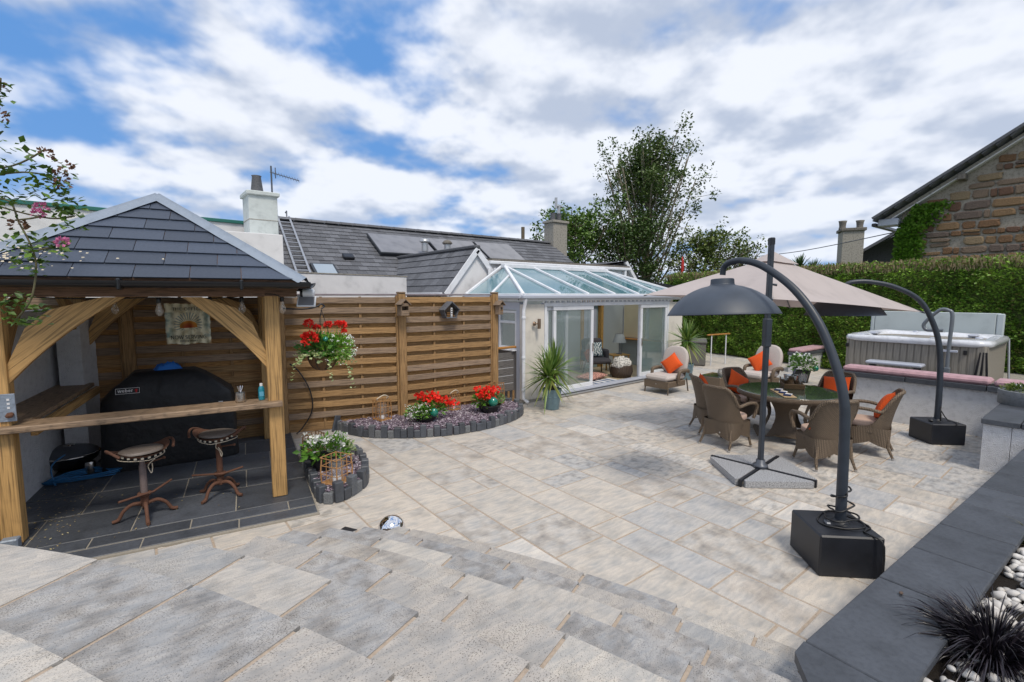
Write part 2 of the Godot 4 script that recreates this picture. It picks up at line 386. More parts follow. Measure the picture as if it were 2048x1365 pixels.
	mat("charcoalfabric", c3(0.075, 0.07, 0.075), 0.95, {"tex": fine, "s": 4.0, "rim": 0.3})
	mat("whitefleece", c3(0.6, 0.57, 0.52), 1.0, {"bump": speck, "bs": 1.0, "s": 2.0, "rim": 0.4})
	mat("tubshell", c3(0.72, 0.74, 0.78), 0.18, {"coat": 0.6, "tex": nt("marble", 0.02, [[0, 0.82], [0.4, 0.95], [1, 1.0]]), "s": 0.8})
	mat("tubslat", c3(0.29, 0.265, 0.225), 0.65, {"tex": grain, "s": V(5, 0.1, 5)})
	mat("tubcover", c3(0.45, 0.5, 0.5), 0.5, {"tex": stain, "s": 0.6})
	mat("tubcoverside", c3(0.42, 0.47, 0.48), 0.5)
	mat("hedgecore", c3(0.1, 0.13, 0.04), 1.0)
	mat("grass", c3(0.06, 0.1, 0.02), 1.0, {"tex": fine, "s": 0.8, "world": true})
	mat("red", c3(0.5, 0.03, 0.025), 0.6)
	mat("cable", c3(0.012, 0.012, 0.013), 0.5)
	mat("bottleblue", c3(0.01, 0.22, 0.3), 0.1, {"coat": 1.0})
	mat("terracotta", c3(0.3, 0.11, 0.07), 0.9)
	mat("insidehouse", c3(0.2, 0.19, 0.17), 0.9)
	mat("skylight_frame", c3(0.03, 0.034, 0.04), 0.4)
	mat("concrete_grey", c3(0.22, 0.235, 0.25), 0.8, {"tex": dirt, "s": 1.5})
	mat("railgrey", c3(0.16, 0.18, 0.2), 0.4, {"metal": 0.3})
	mat("terracotta_dark", c3(0.1, 0.07, 0.055), 0.8)
	for k in 3: mat("pebble%d" % k, c3(0.66 - 0.07 * k, 0.64 - 0.075 * k, 0.61 - 0.08 * k), 0.55, {"tex": stain, "s": 6.0})

# ---------- camera, sky, sun ----------
func make_camera() -> void:
	var cam := Camera3D.new()
	cam.name = "camera"
	cam.position = V(0, 2.2, 0)
	cam.rotation = Vector3(deg_to_rad(-5.45), deg_to_rad(-38.0), 0)
	cam.fov = 70.54
	cam.far = 600.0; cam.near = 0.05
	add_child(cam)
	cam.current = true
	var env := Environment.new()
	env.background_mode = Environment.BG_SKY
	var sky := Sky.new()
	var pm := PanoramaSkyMaterial.new()
	pm.panorama = sky_picture()
	sky.sky_material = pm
	env.sky = sky
	env.tonemap_mode = Environment.TONE_MAPPER_LINEAR
	env.tonemap_exposure = 1.4
	env.background_energy_multiplier = 1.0
	env.sdfgi_enabled = true; env.ssao_enabled = true; env.ssil_enabled = true
	var we := WorldEnvironment.new(); we.name = "world_environment"; we.environment = env
	add_child(we)
	var sun := DirectionalLight3D.new()
	sun.name = "sun"
	sun.light_color = Color(1.0, 0.96, 0.9)
	sun.light_energy = 0.6
	sun.light_angular_distance = 15.0
	sun.shadow_enabled = true
	add_child(sun)
	var from := V(-0.2, 1.0, 0.62).normalized()
	sun.look_at_from_position(from * 50.0, Vector3.ZERO)

func sky_picture() -> ImageTexture:
	var W := 2880; var H := 1440
	var im := Image.create(W, H, false, Image.FORMAT_RGBF)
	var a := FastNoiseLite.new(); a.noise_type = FastNoiseLite.TYPE_SIMPLEX_SMOOTH; a.frequency = 1.75; a.fractal_octaves = 7; a.fractal_gain = 0.54; a.seed = 42
	var b := FastNoiseLite.new(); b.noise_type = FastNoiseLite.TYPE_SIMPLEX_SMOOTH; b.frequency = 3.6; b.fractal_octaves = 5; b.seed = 7
	# clear patches and thick banks: direction in the world, sharpness, strength
	var gd := [[Vector3(0.064, 0.421, -0.905), 100, 0.80], [Vector3(-0.088, 0.352, -0.932), 39, 0.50], [Vector3(-0.083, 0.308, -0.948), 156, 0.50], [Vector3(-0.041, 0.256, -0.966), 100, 0.50], [Vector3(0.171, 0.399, -0.901), 204, 0.50], [Vector3(0.309, 0.409, -0.859), 178, 0.85], [Vector3(0.267, 0.455, -0.850), 156, 0.50], [Vector3(0.408, 0.305, -0.860), 123, 0.75], [Vector3(0.158, 0.223, -0.962), 100, 0.30], [Vector3(0.531, 0.243, -0.812), 100, 0.30], [Vector3(0.899, 0.385, -0.208), 123, 0.70], [Vector3(0.942, 0.278, -0.188), 278, 0.70], [Vector3(0.893, 0.193, -0.407), 278, 0.40], [Vector3(0.752, 0.465, -0.467), 278, 0.40], [Vector3(-0.006, 0.171, -0.985), 156, 0.30], [Vector3(0.564, 0.460, -0.686), 400, 0.30]]
	var fd := [[Vector3(0.848, 0.294, -0.442), 22, 0.55], [Vector3(0.900, 0.308, -0.308), 25, 0.5], [Vector3(0.778, 0.252, -0.576), 30, 0.4], [Vector3(0.008, 0.299, -0.954), 69, 0.40], [Vector3(0.707, 0.404, -0.581), 11, 0.45], [Vector3(0.527, 0.360, -0.770), 69, 0.40], [Vector3(0.929, 0.257, -0.267), 39, 0.45], [Vector3(0.931, 0.329, -0.158), 69, 0.30], [Vector3(0.672, 0.318, -0.668), 69, 0.30], [Vector3(0.248, 0.297, -0.922), 100, 0.35], [Vector3(0.117, 0.407, -0.906), 156, 0.20]]
	var vf := Vector3(0.591, 0.279, -0.757)
	for y in H:
		var el := PI * (0.5 - (y + 0.5) / H)
		var sy := sin(el); var cy := cos(el)
		if sy < -0.02:
			im.fill_rect(Rect2i(0, y, W, 1), Color(0.2, 0.2, 0.19))
			continue
		var k := 1.0 / (maxf(sy, 0.0) + 0.22)
		var hz := exp(-maxf(sy, 0.0) * 7.0)
		for x in W:
			var az := TAU * (x + 0.5) / W
			var d := Vector3(sin(az) * cy, sy, -cos(az) * cy)
			var px := d.x * k; var pz := d.z * k
			var n := a.get_noise_2d(px, pz) * 1.5
			var lift := 0.0
			if d.dot(vf) > 0.25:
				for g in gd:
					var q: float = (d - g[0]).length_squared() * g[1]
					if q < 4.0: lift -= g[2] * exp(-q * 1.2)
				for g in fd:
					var q: float = (d - g[0]).length_squared() * g[1]
					if q < 4.0: lift += g[2] * exp(-q * 1.2)
			var dens := smoothstep(-0.62, 0.34, n * 0.9 + lift * 0.5 + 0.19 + hz * 0.1)
			var m := b.get_noise_2d(px * 1.2 + 5.0, pz * 1.2)
			# lit from above and behind: puffs facing the sun are white, thick undersides grey
			var e := a.get_noise_2d(px - d.x * 0.12 * k, pz - d.z * 0.12 * k) * 1.5
			var shade := smoothstep(-0.25, 1.25, 0.72 + (n - e) * 1.2 + m * 0.45 - clampf(n, 0.0, 1.0) * 0.2)
			var blue := Color(0.085, 0.22, 0.5).lerp(Color(0.22, 0.40, 0.66), hz)
			var cloud := Color(0.37, 0.42, 0.52).lerp(Color(0.665, 0.69, 0.745), shade)
			cloud = cloud.lerp(Color(0.5, 0.58, 0.72), hz * 0.35)
			im.set_pixel(x, y, blue.lerp(cloud, dens * 0.97))
	return ImageTexture.create_from_image(im)

# ---------- ground, paving, steps ----------
const SC := Vector2(-6.0, 1.0)     # centre of the curved steps
var step_r := [9.18, 8.874, 8.57, 8.253, 7.926, 7.554, 7.12, 6.539]                     # outer radius of each step, lowest first
const RISE := 0.12

func steps_inside(x: float, z: float) -> int:    # how many steps lie over this point
	var d := Vector2(x, z).distance_to(SC)
	var k := 0
	for r in step_r:
		if d < r: k += 1
	return k
func pl(u: float, v: float, y := 0.0) -> Vector3:  # shelter frame: u along its front, v to its back
	var a := deg_to_rad(9.0)
	return V(1.14 + cos(a) * u + sin(a) * v, y, -5.6 + sin(a) * u - cos(a) * v)
func pl_inv(x: float, z: float) -> Vector2:
	var a := deg_to_rad(9.0)
	var dx := x - 1.14; var dz := z + 5.6
	return Vector2(dx * cos(a) + dz * sin(a), dx * sin(a) - dz * cos(a))

func build_ground() -> void:
	var g := G.new()
	g.quad(V(-300, -0.12, 300), V(300, -0.12, 300), V(300, -0.12, -300), V(-300, -0.12, -300))
	var gr := part("ground", g, M.grass, self)
	gr.set_meta("kind", "structure")
	var patio := struct("patio")
	pc("mortar_bed", V(22.5, 0.1, 12.5), 0.0, M.grout, patio, at(V(8.6, -0.055, -5.2)))
	R.seed = 5
	var far := {}
	var x := -1.6
	var count := 0
	var col := 0
	while x < 18.6:
		var w: float = [0.61, 0.405, 0.61, 0.405, 0.61, 0.61][col % 6]
		col += 1
		var z := -0.55 - rr(0, 0.5)
		while z > -11.0:
			var l: float = [0.61, 0.915, 0.405, 0.61, 0.3, 0.915, 0.61][R.randi() % 7]
			var pieces := [[x, w, z, l]]
			if w > 0.6 and l < 0.65 and R.randf() < 0.22: pieces = [[x, 0.405, z, l], [x + 0.405, 0.205, z, l]]
			z -= l
			for p in pieces:
				var cx: float = p[0] + p[1] / 2; var cz: float = p[2] - p[3] / 2
				var q := pl_inv(cx, cz)
				if q.x < 0.1 and q.y > -0.35 and q.y < 2.95: continue
				if cz > -3.2 and steps_inside(cx + 0.35, cz) > 0: continue
				if cz > -4.0 and steps_inside(cx + 0.3, cz) > 4: continue
				if cz < -7.75 and cx < 12.2 or cz < -8.4 and cx < 3.0: continue
				if cx < -1.4: continue
				if cx > 10.75 and cz > -4.0: continue
				if cx < 8.2 and cz > -0.6: continue
				var s := V(p[1] - 0.018, 0.03, p[3] - 0.018)
				var far_off := Vector2(cx, cz).length() > 11.2 or count >= 296
				var tone := R.randi() % 8
				if tone == 7 and R.randf() < 0.6: tone = 4
				if tone == 3 and p[1] * p[3] > 0.3: tone = 0
				if far_off:
					if not far.has(tone): far[tone] = G.new()
					far[tone].box(at(V(cx, -0.015 + rr(-0.001, 0.001), cz)), s, 0.004)
				else:
					count += 1
					var worn := R.randf() < (0.55 if cx > 4.6 and cz > -4.6 else 0.1)
					pc("slab", s, 0.004, M["slabstain%d" % (tone % 4)] if worn else M["slab%d" % tone], patio, at(V(cx, -0.015 + rr(-0.001, 0.001), cz)))
		x += w
	for t in far:
		var o := part("far_slabs", far[t], M["slab%d" % t], patio)
		o.set_meta("kind", "stuff")

func build_steps() -> void:
	var st := struct("garden_steps")
	R.seed = 77
	# the flight ends at the shelter's slate floor and at the slate wall
	var bound := PackedVector2Array()
	for q in [pl(0.9, -0.62), pl(-4.5, -0.62), V(-7, 0, -3), V(-7, 0, 3), V(2.2, 0, 3), V(2.38, 0, -0.55), V(2.62, 0, -0.93), V(3.6, 0, -0.9), V(4.2, 0, -3)]: bound.append(Vector2(q.x - SC.x, -(q.z - SC.y)))
	var low_bound := PackedVector2Array()
	for q in [V(4.2, 0, -4.1), V(2.0, 0, -3.97), V(1.2, 0, -3.82), V(0.72, 0, -3.62), V(0.45, 0, -3.38), V(-0.2, 0, -3.3), V(-2, 0, -3.2), V(-7, 0, -3), V(-7, 0, 3), V(2.2, 0, 3), V(2.38, 0, -0.55), V(2.62, 0, -0.93), V(3.6, 0, -0.9)]: low_bound.append(Vector2(q.x - SC.x, -(q.z - SC.y)))
	for k in 8:
		var top := RISE * (k + 1)
		var ro: float = step_r[k]
		var ri: float = step_r[k + 1] if k < 7 else 4.2
		ri -= 0.05
		var arc := 0.62 if k < 7 else 0.8
		var rings := [[ri, ro]]
		if k == 7:
			rings = []
			var r0 := ro
			while r0 > 4.3:
				rings.append([r0 - 0.6, r0]); r0 -= 0.6
		# core below the treads
		var core := G.new()
		var cp := PackedVector2Array([Vector2.ZERO])
		for s in 41:
			var an := lerpf(0.0, 1.3, s / 40.0)
			cp.append(Vector2(cos(an), sin(an)) * (ro - 0.02))
		var cc := Geometry2D.intersect_polygons(cp, bound if k > 5 else low_bound)
		core.extrude(cc[0], top - 0.005, Transform3D(Basis(V(1, 0, 0), V(0, 0, -1), V(0, 1, 0)), V(SC.x, 0, SC.y)))
		part("step_core", core, M.grout, st)
		for rg in rings:
			var rm: float = rg[1]
			var an0 := 0.06 - rr(0, 0.05)
			while an0 < 1.3:
				var da := arc * rr(0.75, 1.3) / rm
				var gap := 0.011 / rm
				var a1 := an0 + gap; var a2 := an0 + da - gap
				an0 += da
				var poly := PackedVector2Array()
				for e in 4: poly.append(Vector2(cos(lerpf(a1, a2, e / 3.0)), sin(lerpf(a1, a2, e / 3.0))) * (rg[1] + 0.012))
				for e in 4: poly.append(Vector2(cos(lerpf(a2, a1, e / 3.0)), sin(lerpf(a2, a1, e / 3.0))) * (rg[0] + 0.008))
				var cut := Geometry2D.intersect_polygons(poly, bound if k > 5 else low_bound)
				if cut.is_empty() or absf(cut[0][0].x) > 1e4: continue
				var ar := 0.0
				for e in cut[0].size(): ar += cut[0][e].cross(cut[0][(e + 1) % cut[0].size()])
				if absf(ar) < 0.01: continue
				poly = cut[0]
				var g := G.new()
				g.extrude(poly, 0.03, Transform3D(Basis(V(1, 0, 0), V(0, 0, -1), V(0, 1, 0)), V(SC.x, top - 0.03, SC.y)))
				part("tread_slab", g, M["tread%d" % (R.randi() % 8)], st)

func build_platform() -> void:
	var f := struct("slate_floor")
	var X := Transform3D(Basis(Vector3.UP, deg_to_rad(-9.0)), V(1.14, 0, -5.6))
	# the bed of pale mortar, then slates; local x along the front, z to the front
	pc("mortar_bed", V(3.4, 0.1, 3.75), 0.0, M.grout_grey, f, X * at(V(-1.38, -0.036, -1.18)))
	R.seed = 9
	var rows := [[0.66, 0.2], [0.45, 0.21], [0.24, 0.66], [-0.43, 0.6], [-1.04, 0.66], [-1.71, 0.6], [-2.32, 0.7]]
	for r in rows.size():
		var x0 := 0.31 - (0.0 if r % 2 else 0.0)
		var d: float = rows[r][1]
		var first := rr(0.25, 0.75)
		while x0 > -2.9:
			var w: float = first if first > 0 else [0.6, 0.85, 0.75][R.randi() % 3]
			first = 0
			pc("slate_slab", V(w - 0.012, 0.025, d - 0.012), 0.004, M["slate%d" % (R.randi() % 4)], f, X * at(V(x0 - w / 2, 0.008 + rr(-0.001, 0.001), rows[r][0] - d / 2)))
			x0 -= w

# ---------- slates laid on a roof face ----------
# origin and axes of the face: s along the eave, t up the slope; outline in (s, t)
func slate_face(parent: Node, o: Vector3, sdir: Vector3, tdir: Vector3, outline: PackedVector2Array, expo: float, width: float, mats: String, called: String, limit := 300, thick := 0.008) -> void:
	var nrm := sdir.cross(tdir).normalized()
	var lo := Vector2(1e9, 1e9); var hi := -lo
	for p in outline: lo = lo.min(p); hi = hi.max(p)
	var rest := {}
	var made := 0
	var row := 0
	var t := lo.y
	while t < hi.y - 0.02:
		var s := lo.x - (width * 0.5 if row % 2 else 0.0) - width * 0.1
		while s < hi.x:
			var w := width * rr(0.97, 1.03)
			var ln := expo + 0.05
			var rect := PackedVector2Array([Vector2(s + 0.003, t), Vector2(s + w - 0.003, t), Vector2(s + w - 0.003, t + ln), Vector2(s + 0.003, t + ln)])
			s += w
			var cut := Geometry2D.intersect_polygons(rect, outline)
			if cut.is_empty() or cut[0].size() < 3: continue
			var poly: PackedVector2Array = cut[0]
			var c := Vector2.ZERO
			for p in poly: c += p
			c /= poly.size()
			var lp := PackedVector2Array()
			for p in poly: lp.append(p - Vector2(c.x, t))
			var tilt := Basis(sdir, -(thick + 0.007 + rr(0, 0.003)) / expo)
			var x := Transform3D(Basis(sdir, tilt * tdir, tilt * nrm), o + sdir * c.x + tdir * t + nrm * (thick + 0.008))
			x.basis.y = tdir * cos(0.04) - nrm * sin((thick + 0.007) / expo)
			x.basis.z = sdir.cross(x.basis.y).normalized()
			var mk := mats + str(R.randi() % 4)
			made += 1
			if made <= limit:
				var g := G.new(); g.extrude(lp, thick); part(called, g, M[mk], parent, x)
			else:
				if not rest.has(mk): rest[mk] = G.new()
				rest[mk].extrude(lp, thick, x)
		t += expo
		row += 1
	for k in rest:
		var r := part("far_" + called + "s", rest[k], M[k], parent); r.set_meta("kind", "stuff")

func arch(called: String, p: Vector3, q: Vector3, corner: Vector3, w: float, th: float, mat: Material, parent: Node) -> void:
	# curved brace from p (on the post) to q (under the beam), bowed towards the corner
	var ex := (q - corner).normalized(); var ey := (p - corner).normalized()
	var ez := ex.cross(ey)
	var a := (q - corner).length(); var b := (p - corner).length()
	var poly := PackedVector2Array()
	for k in 13:                       # inner, hollow edge (away from the corner)
		var an := PI / 2 * k / 12.0
		poly.append(Vector2(a - (a) * sin(an) * 0.98, b - b * cos(an) * 0.98) if false else Vector2(a * pow(cos(an), 0.92), b * pow(sin(an), 0.92)).lerp(Vector2(a * (1 - sin(an)), b * (1 - cos(an))), 0.62))
	poly.append(Vector2(0, b - w * 1.25)); poly.append(Vector2(a * 0.16, b * 0.36)); poly.append(Vector2(a * 0.36, b * 0.15)); poly.append(Vector2(a - w * 1.25, 0))
	# built in a frame that runs along the brace, so the grain follows it
	var gx := (q - p).normalized()
	var gy := ez.cross(gx)
	var fr := Transform3D(Basis(gx, gy, ez), corner - ez * th / 2)
	var lp := PackedVector2Array()
	for e in poly:
		var w3 := ex * e.x + ey * e.y
		lp.append(Vector2(w3.dot(gx), w3.dot(gy)))
	var g := G.new()
	g.extrude(lp, th)
	part(called, g, mat, parent, fr)

func build_shelter() -> void:
	var s := thing("barbecue_shelter", "oak framed barbecue shelter with slate pyramid roof and bar counter", "shelter", Transform3D(Basis(Vector3.UP, deg_to_rad(-9.0)), V(1.14, 0.02, -5.6)))
	R.seed = 21
	# local: x along the front (0 at the right front post, -2.12 at the left), z forward positive, back row at -2.5
	var posts := [V(0, 0, 0), V(-2.12, 0, 0), V(0, 0, -2.42), V(-2.12, 0, -2.42)]
	for k in 4:
		var p: Vector3 = posts[k]
		pc("post", V(2.2, 0.145, 0.145), 0.01, M["oak%d" % [0, 2, 1, 3][k]], s, Transform3D(Basis(V(0, 1, 0), V(-1, 0, 0), V(0, 0, 1)), p + V(0, 1.1, 0)))
	# wall plates
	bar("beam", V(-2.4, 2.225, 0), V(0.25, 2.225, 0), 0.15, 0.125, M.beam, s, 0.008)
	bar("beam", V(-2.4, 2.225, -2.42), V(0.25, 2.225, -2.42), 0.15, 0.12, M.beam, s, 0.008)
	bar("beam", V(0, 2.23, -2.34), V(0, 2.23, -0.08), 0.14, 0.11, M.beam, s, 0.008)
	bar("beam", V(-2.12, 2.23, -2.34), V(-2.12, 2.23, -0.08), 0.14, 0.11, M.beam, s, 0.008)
	# braces
	var B := [[V(-0.07, 1.42, 0), V(-0.78, 2.16, 0), V(-0.07, 2.16, 0)], [V(-2.05, 1.42, 0), V(-1.22, 2.16, 0), V(-2.05, 2.16, 0)],
		[V(-0.07, 1.55, -2.42), V(-0.7, 2.16, -2.42), V(-0.07, 2.16, -2.42)], [V(-2.05, 1.5, -2.42), V(-1.38, 2.16, -2.42), V(-2.05, 2.16, -2.42)],
		[V(0, 1.5, -2.35), V(0, 2.17, -1.7), V(0, 2.17, -2.35)], [V(-2.12, 1.5, -2.35), V(-2.12, 2.17, -1.7), V(-2.12, 2.17, -2.35)],
		[V(0, 1.5, -0.07), V(0, 2.17, -0.7), V(0, 2.17, -0.07)], [V(-2.12, 1.5, -0.07), V(-2.12, 2.17, -0.7), V(-2.12, 2.17, -0.07)]]
	for k in B.size(): arch("brace", B[k][0], B[k][1], B[k][2], 0.13, 0.07, M["oak%d" % [0, 0, 1, 2, 1, 3, 0, 1][k]], s)
	# bar counter along the front and shelf along the left
	bar("bar_top", V(-2.3, 1.035, 0.02), V(0.06, 1.035, 0.02), 0.3, 0.055, M.bartop, s, 0.008)
	bar("shelf", V(-2.2, 1.03, -0.13), V(-2.2, 1.03, -2.3), 0.42, 0.05, M.bartop, s, 0.008)
	bar("shelf_bearer", V(-1.96, 0.96, -0.1), V(-1.96, 0.96, -2.3), 0.05, 0.09, M.oak0, s, 0.005)
	# rafters and boards
	var ap := V(-1.06, 3.27, -1.21)
	var ey := 2.335; var ov := 0.27
	var C := [V(ov, ey, ov), V(-2.12 - ov, ey, ov), V(-2.12 - ov, ey, -2.42 - ov), V(ov, ey, -2.42 - ov)]
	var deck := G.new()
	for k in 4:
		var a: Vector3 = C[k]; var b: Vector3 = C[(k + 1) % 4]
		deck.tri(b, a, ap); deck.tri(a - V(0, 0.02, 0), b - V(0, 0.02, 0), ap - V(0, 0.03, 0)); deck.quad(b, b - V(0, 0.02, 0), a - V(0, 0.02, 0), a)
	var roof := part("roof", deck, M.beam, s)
	for k in 4:
		var a: Vector3 = C[k]; var b: Vector3 = C[(k + 1) % 4]
		var sd := (a - b).normalized()
		var mid := (a + b) / 2
		var td := (ap - mid).normalized()
		var half := (a - b).length() / 2
		var ln := (ap - mid).length()
		slate_face(roof, b + Vector3(0, 0.002, 0), sd, td, PackedVector2Array([Vector2(0, -0.03), Vector2(2 * half, -0.03), Vector2(half, ln)]), 0.245, 0.435, "roofslate", "slate", 70)
		# lead over the hip
		var hip := G.new()
		var rows := []
		var d := (ap - a).normalized()
		var n1 := sd.cross(td).normalized()
		var nxt: Vector3 = C[(k + 3) % 4]
		var sd2 := (nxt - a).normalized()
		var n2 := sd2.cross((ap - (nxt + a) / 2).normalized()).normalized()
		var s1 := d.cross(n1).normalized(); if s1.dot(b - a) < 0: s1 = -s1
		var s2 := d.cross(n2).normalized(); if s2.dot(nxt - a) < 0: s2 = -s2
		for q in 9:
			var p := a.lerp(ap + V(0, 0.02, 0), q / 8.0) - d * 0.06 * (1 - q / 8.0)
			var w := 0.085 * rr(0.93, 1.07)
			rows.append(PackedVector3Array([p + s1 * w + n1 * 0.022, p + s1 * 0.035 + n1 * 0.034, p + (n1 + n2).normalized() * 0.055, p + s2 * 0.035 + n2 * 0.034, p + s2 * w + n2 * 0.022]))
		hip.grid(rows)
		part("hip_flashing", hip, M.lead, s)
		# gutter: half round with brackets
		var gm := mid + (mid - V(ap.x, mid.y, ap.z)).normalized() * 0.075
		var gx := (a - b).normalized()
		var gl := half + 0.08
		var gg := G.new()
		var r2 := []
		for q in 9:
			var an := PI * q / 8.0
			var off := V(0, -sin(an) * 0.06, 0) + (mid - V(ap.x, mid.y, ap.z)).normalized() * cos(an) * 0.062
			r2.append(PackedVector3Array([gm + off - gx * gl - V(0, 0.03, 0), gm + off + gx * gl - V(0, 0.03, 0)]))
		for q in 9:
			var an := PI * (8 - q) / 8.0
			var off := V(0, -sin(an) * 0.055, 0) + (mid - V(ap.x, mid.y, ap.z)).normalized() * cos(an) * 0.057
			r2.append(PackedVector3Array([gm + off - gx * gl - V(0, 0.03, 0), gm + off + gx * gl - V(0, 0.03, 0)]))
		gg.grid(r2)
		var gu := part("gutter", gg, M.blackplastic, s)
		for q in [-0.75, -0.1, 0.6]:
			pc("gutter_bracket", V(0.03, 0.1, 0.135), 0.01, M.blackplastic, gu, Transform3D(Basis(gx, V(0, 1, 0), gx.cross(V(0, 1, 0))), gm + gx * q * half - V(0, 0.06, 0)))
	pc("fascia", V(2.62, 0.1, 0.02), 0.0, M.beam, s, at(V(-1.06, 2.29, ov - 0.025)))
	# plate with bottle opener on the left front post
	var pt := thing("opener_plate", "grey metal plate with rusty bottle opener on oak post", "bottle opener", Transform3D(Basis(Vector3.UP, deg_to_rad(-9.0)), pl(-2.06, -0.081, 1.22)))
	pc("plate", V(0.11, 0.24, 0.014), 0.003, M.lead, pt, at(V(0, 0.02, 0)))
	for k in 3: pc("stripe", V(0.018, 0.018, 0.004), 0.0, M.white, pt, at(V(0.012, 0.09 - k * 0.035, 0.009)))
	pc("opener", V(0.05, 0.035, 0.05), 0.01, M.rust, pt, eul(V(0.02, -0.04, 0.03), V(0.4, 0, 0.2)))
	# fallen petals lying on the left of the front slope
	var fp := thing("fallen_petals", "scatter of pale fallen rose petals on the slate roof and gutter", "petals", s.transform)
	fp.set_meta("kind", "stuff")
	var px := []; var pcs := []
	for k in 75:
		var q := Vector2(-2.3 + 0.75 * R.randf() * R.randf() + (0.9 * R.randf() if k % 5 == 0 else 0.0), rr(0.02, 0.5))
		var p := V(q.x, ey, ov).lerp(ap, q.y * 0.5) + V(0, 0.045, 0.02)
		if p.x < -2.35: continue
		px.append(Transform3D(Basis.from_euler(V(0.55, 0, 0)) * Basis(Vector3.UP, rr(0, TAU)).scaled(Vector3.ONE * rr(0.015, 0.032)), p))
	for k in 7: pcs.append(Color(0.62, 0.55, 0.42) * rr(0.7, 1.1))
	many("petal_scatter", leaf_mesh(0.9), M.drygrass, px, pcs, fp)
	# dark water butt and two slate blocks at the left front post
	var wbt := thing("water_butt", "dark teal water butt standing left of the oak post", "water butt", at(pl(-2.48, -0.22, 0.02)))
	lathed("butt_body", [Vector2(0.001, 0.0), Vector2(0.2, 0.0), Vector2(0.235, 0.4), Vector2(0.2, 0.8), Vector2(0.19, 0.82), Vector2(0.001, 0.84)], mat("butt", c3(0.012, 0.04, 0.05), 0.5), wbt)
	tubes("tap", [V(0.2, 0.12, 0.1), V(0.28, 0.12, 0.14), V(0.29, 0.08, 0.14)], 0.014, M.greymetal, wbt)
	var sb := thing("slate_offcuts", "pale slate block beside dark offcut at foot of left oak post", "slate", at(pl(-2.13, -0.16, 0.02), -0.16))
	pc("block", V(0.12, 0.1, 0.09), 0.01, M.lead, sb, at(V(0.03, 0.05, 0)))
	pc("block", V(0.16, 0.05, 0.12), 0.008, M.slate0, sb, at(V(-0.02, 0.025, 0.11)))
	# corrugated sign hung at the back
	build_sign()
	# festoon bulbs
	var flex := thing("festoon_flex", "black festoon lighting flex strung under the shelter beam", "cable")
	tubes("flex", spline([pl(-2.0, -0.02, 2.19), pl(-1.5, 0.06, 2.165), pl(-0.98, 0.12, 2.175), pl(-0.6, 0.1, 2.165), pl(-0.27, 0.12, 2.185), pl(0.0, -0.12, 2.21), pl(0.12, -0.1, 2.16)]), 0.006, M.cable, flex, 6)
	var spots := [[pl(-0.98, 0.12, 2.18), "clear festoon bulb hanging beside the corrugated sign"], [pl(-0.27, 0.12, 2.19), "clear festoon bulb hanging in front of the right oak brace"], [pl(-0.62, 1.4, 2.185), "clear festoon bulb hanging over the right side of barbecue cover"], [pl(-1.52, 1.2, 2.17), "clear festoon bulb hanging high above the side shelf"], [pl(0.105, -0.03, 2.19), "clear festoon bulb on outer side of right shelter post"]]
	for e in spots:
		var b := thing("festoon_bulb", e[1], "light bulb", at(e[0]), "festoon bulbs under the shelter")
		lathed("lamp_holder", [Vector2(0.001, 0.0), Vector2(0.018, 0), Vector2(0.021, -0.03), Vector2(0.021, -0.06), Vector2(0.001, -0.06)], M.blackplastic, b)
		lathed("bulb_glass", [Vector2(0.016, -0.06), Vector2(0.02, -0.085), Vector2(0.033, -0.125), Vector2(0.034, -0.145), Vector2(0.024, -0.172), Vector2(0.004, -0.188)], M.bulbglass, b)
		tubes("filament", [V(0, -0.08, 0), V(0.008, -0.11, 0), V(0.002, -0.13, 0.006), V(-0.008, -0.11, 0), V(0, -0.08, 0)], 0.0016, M.steel, b, 5)

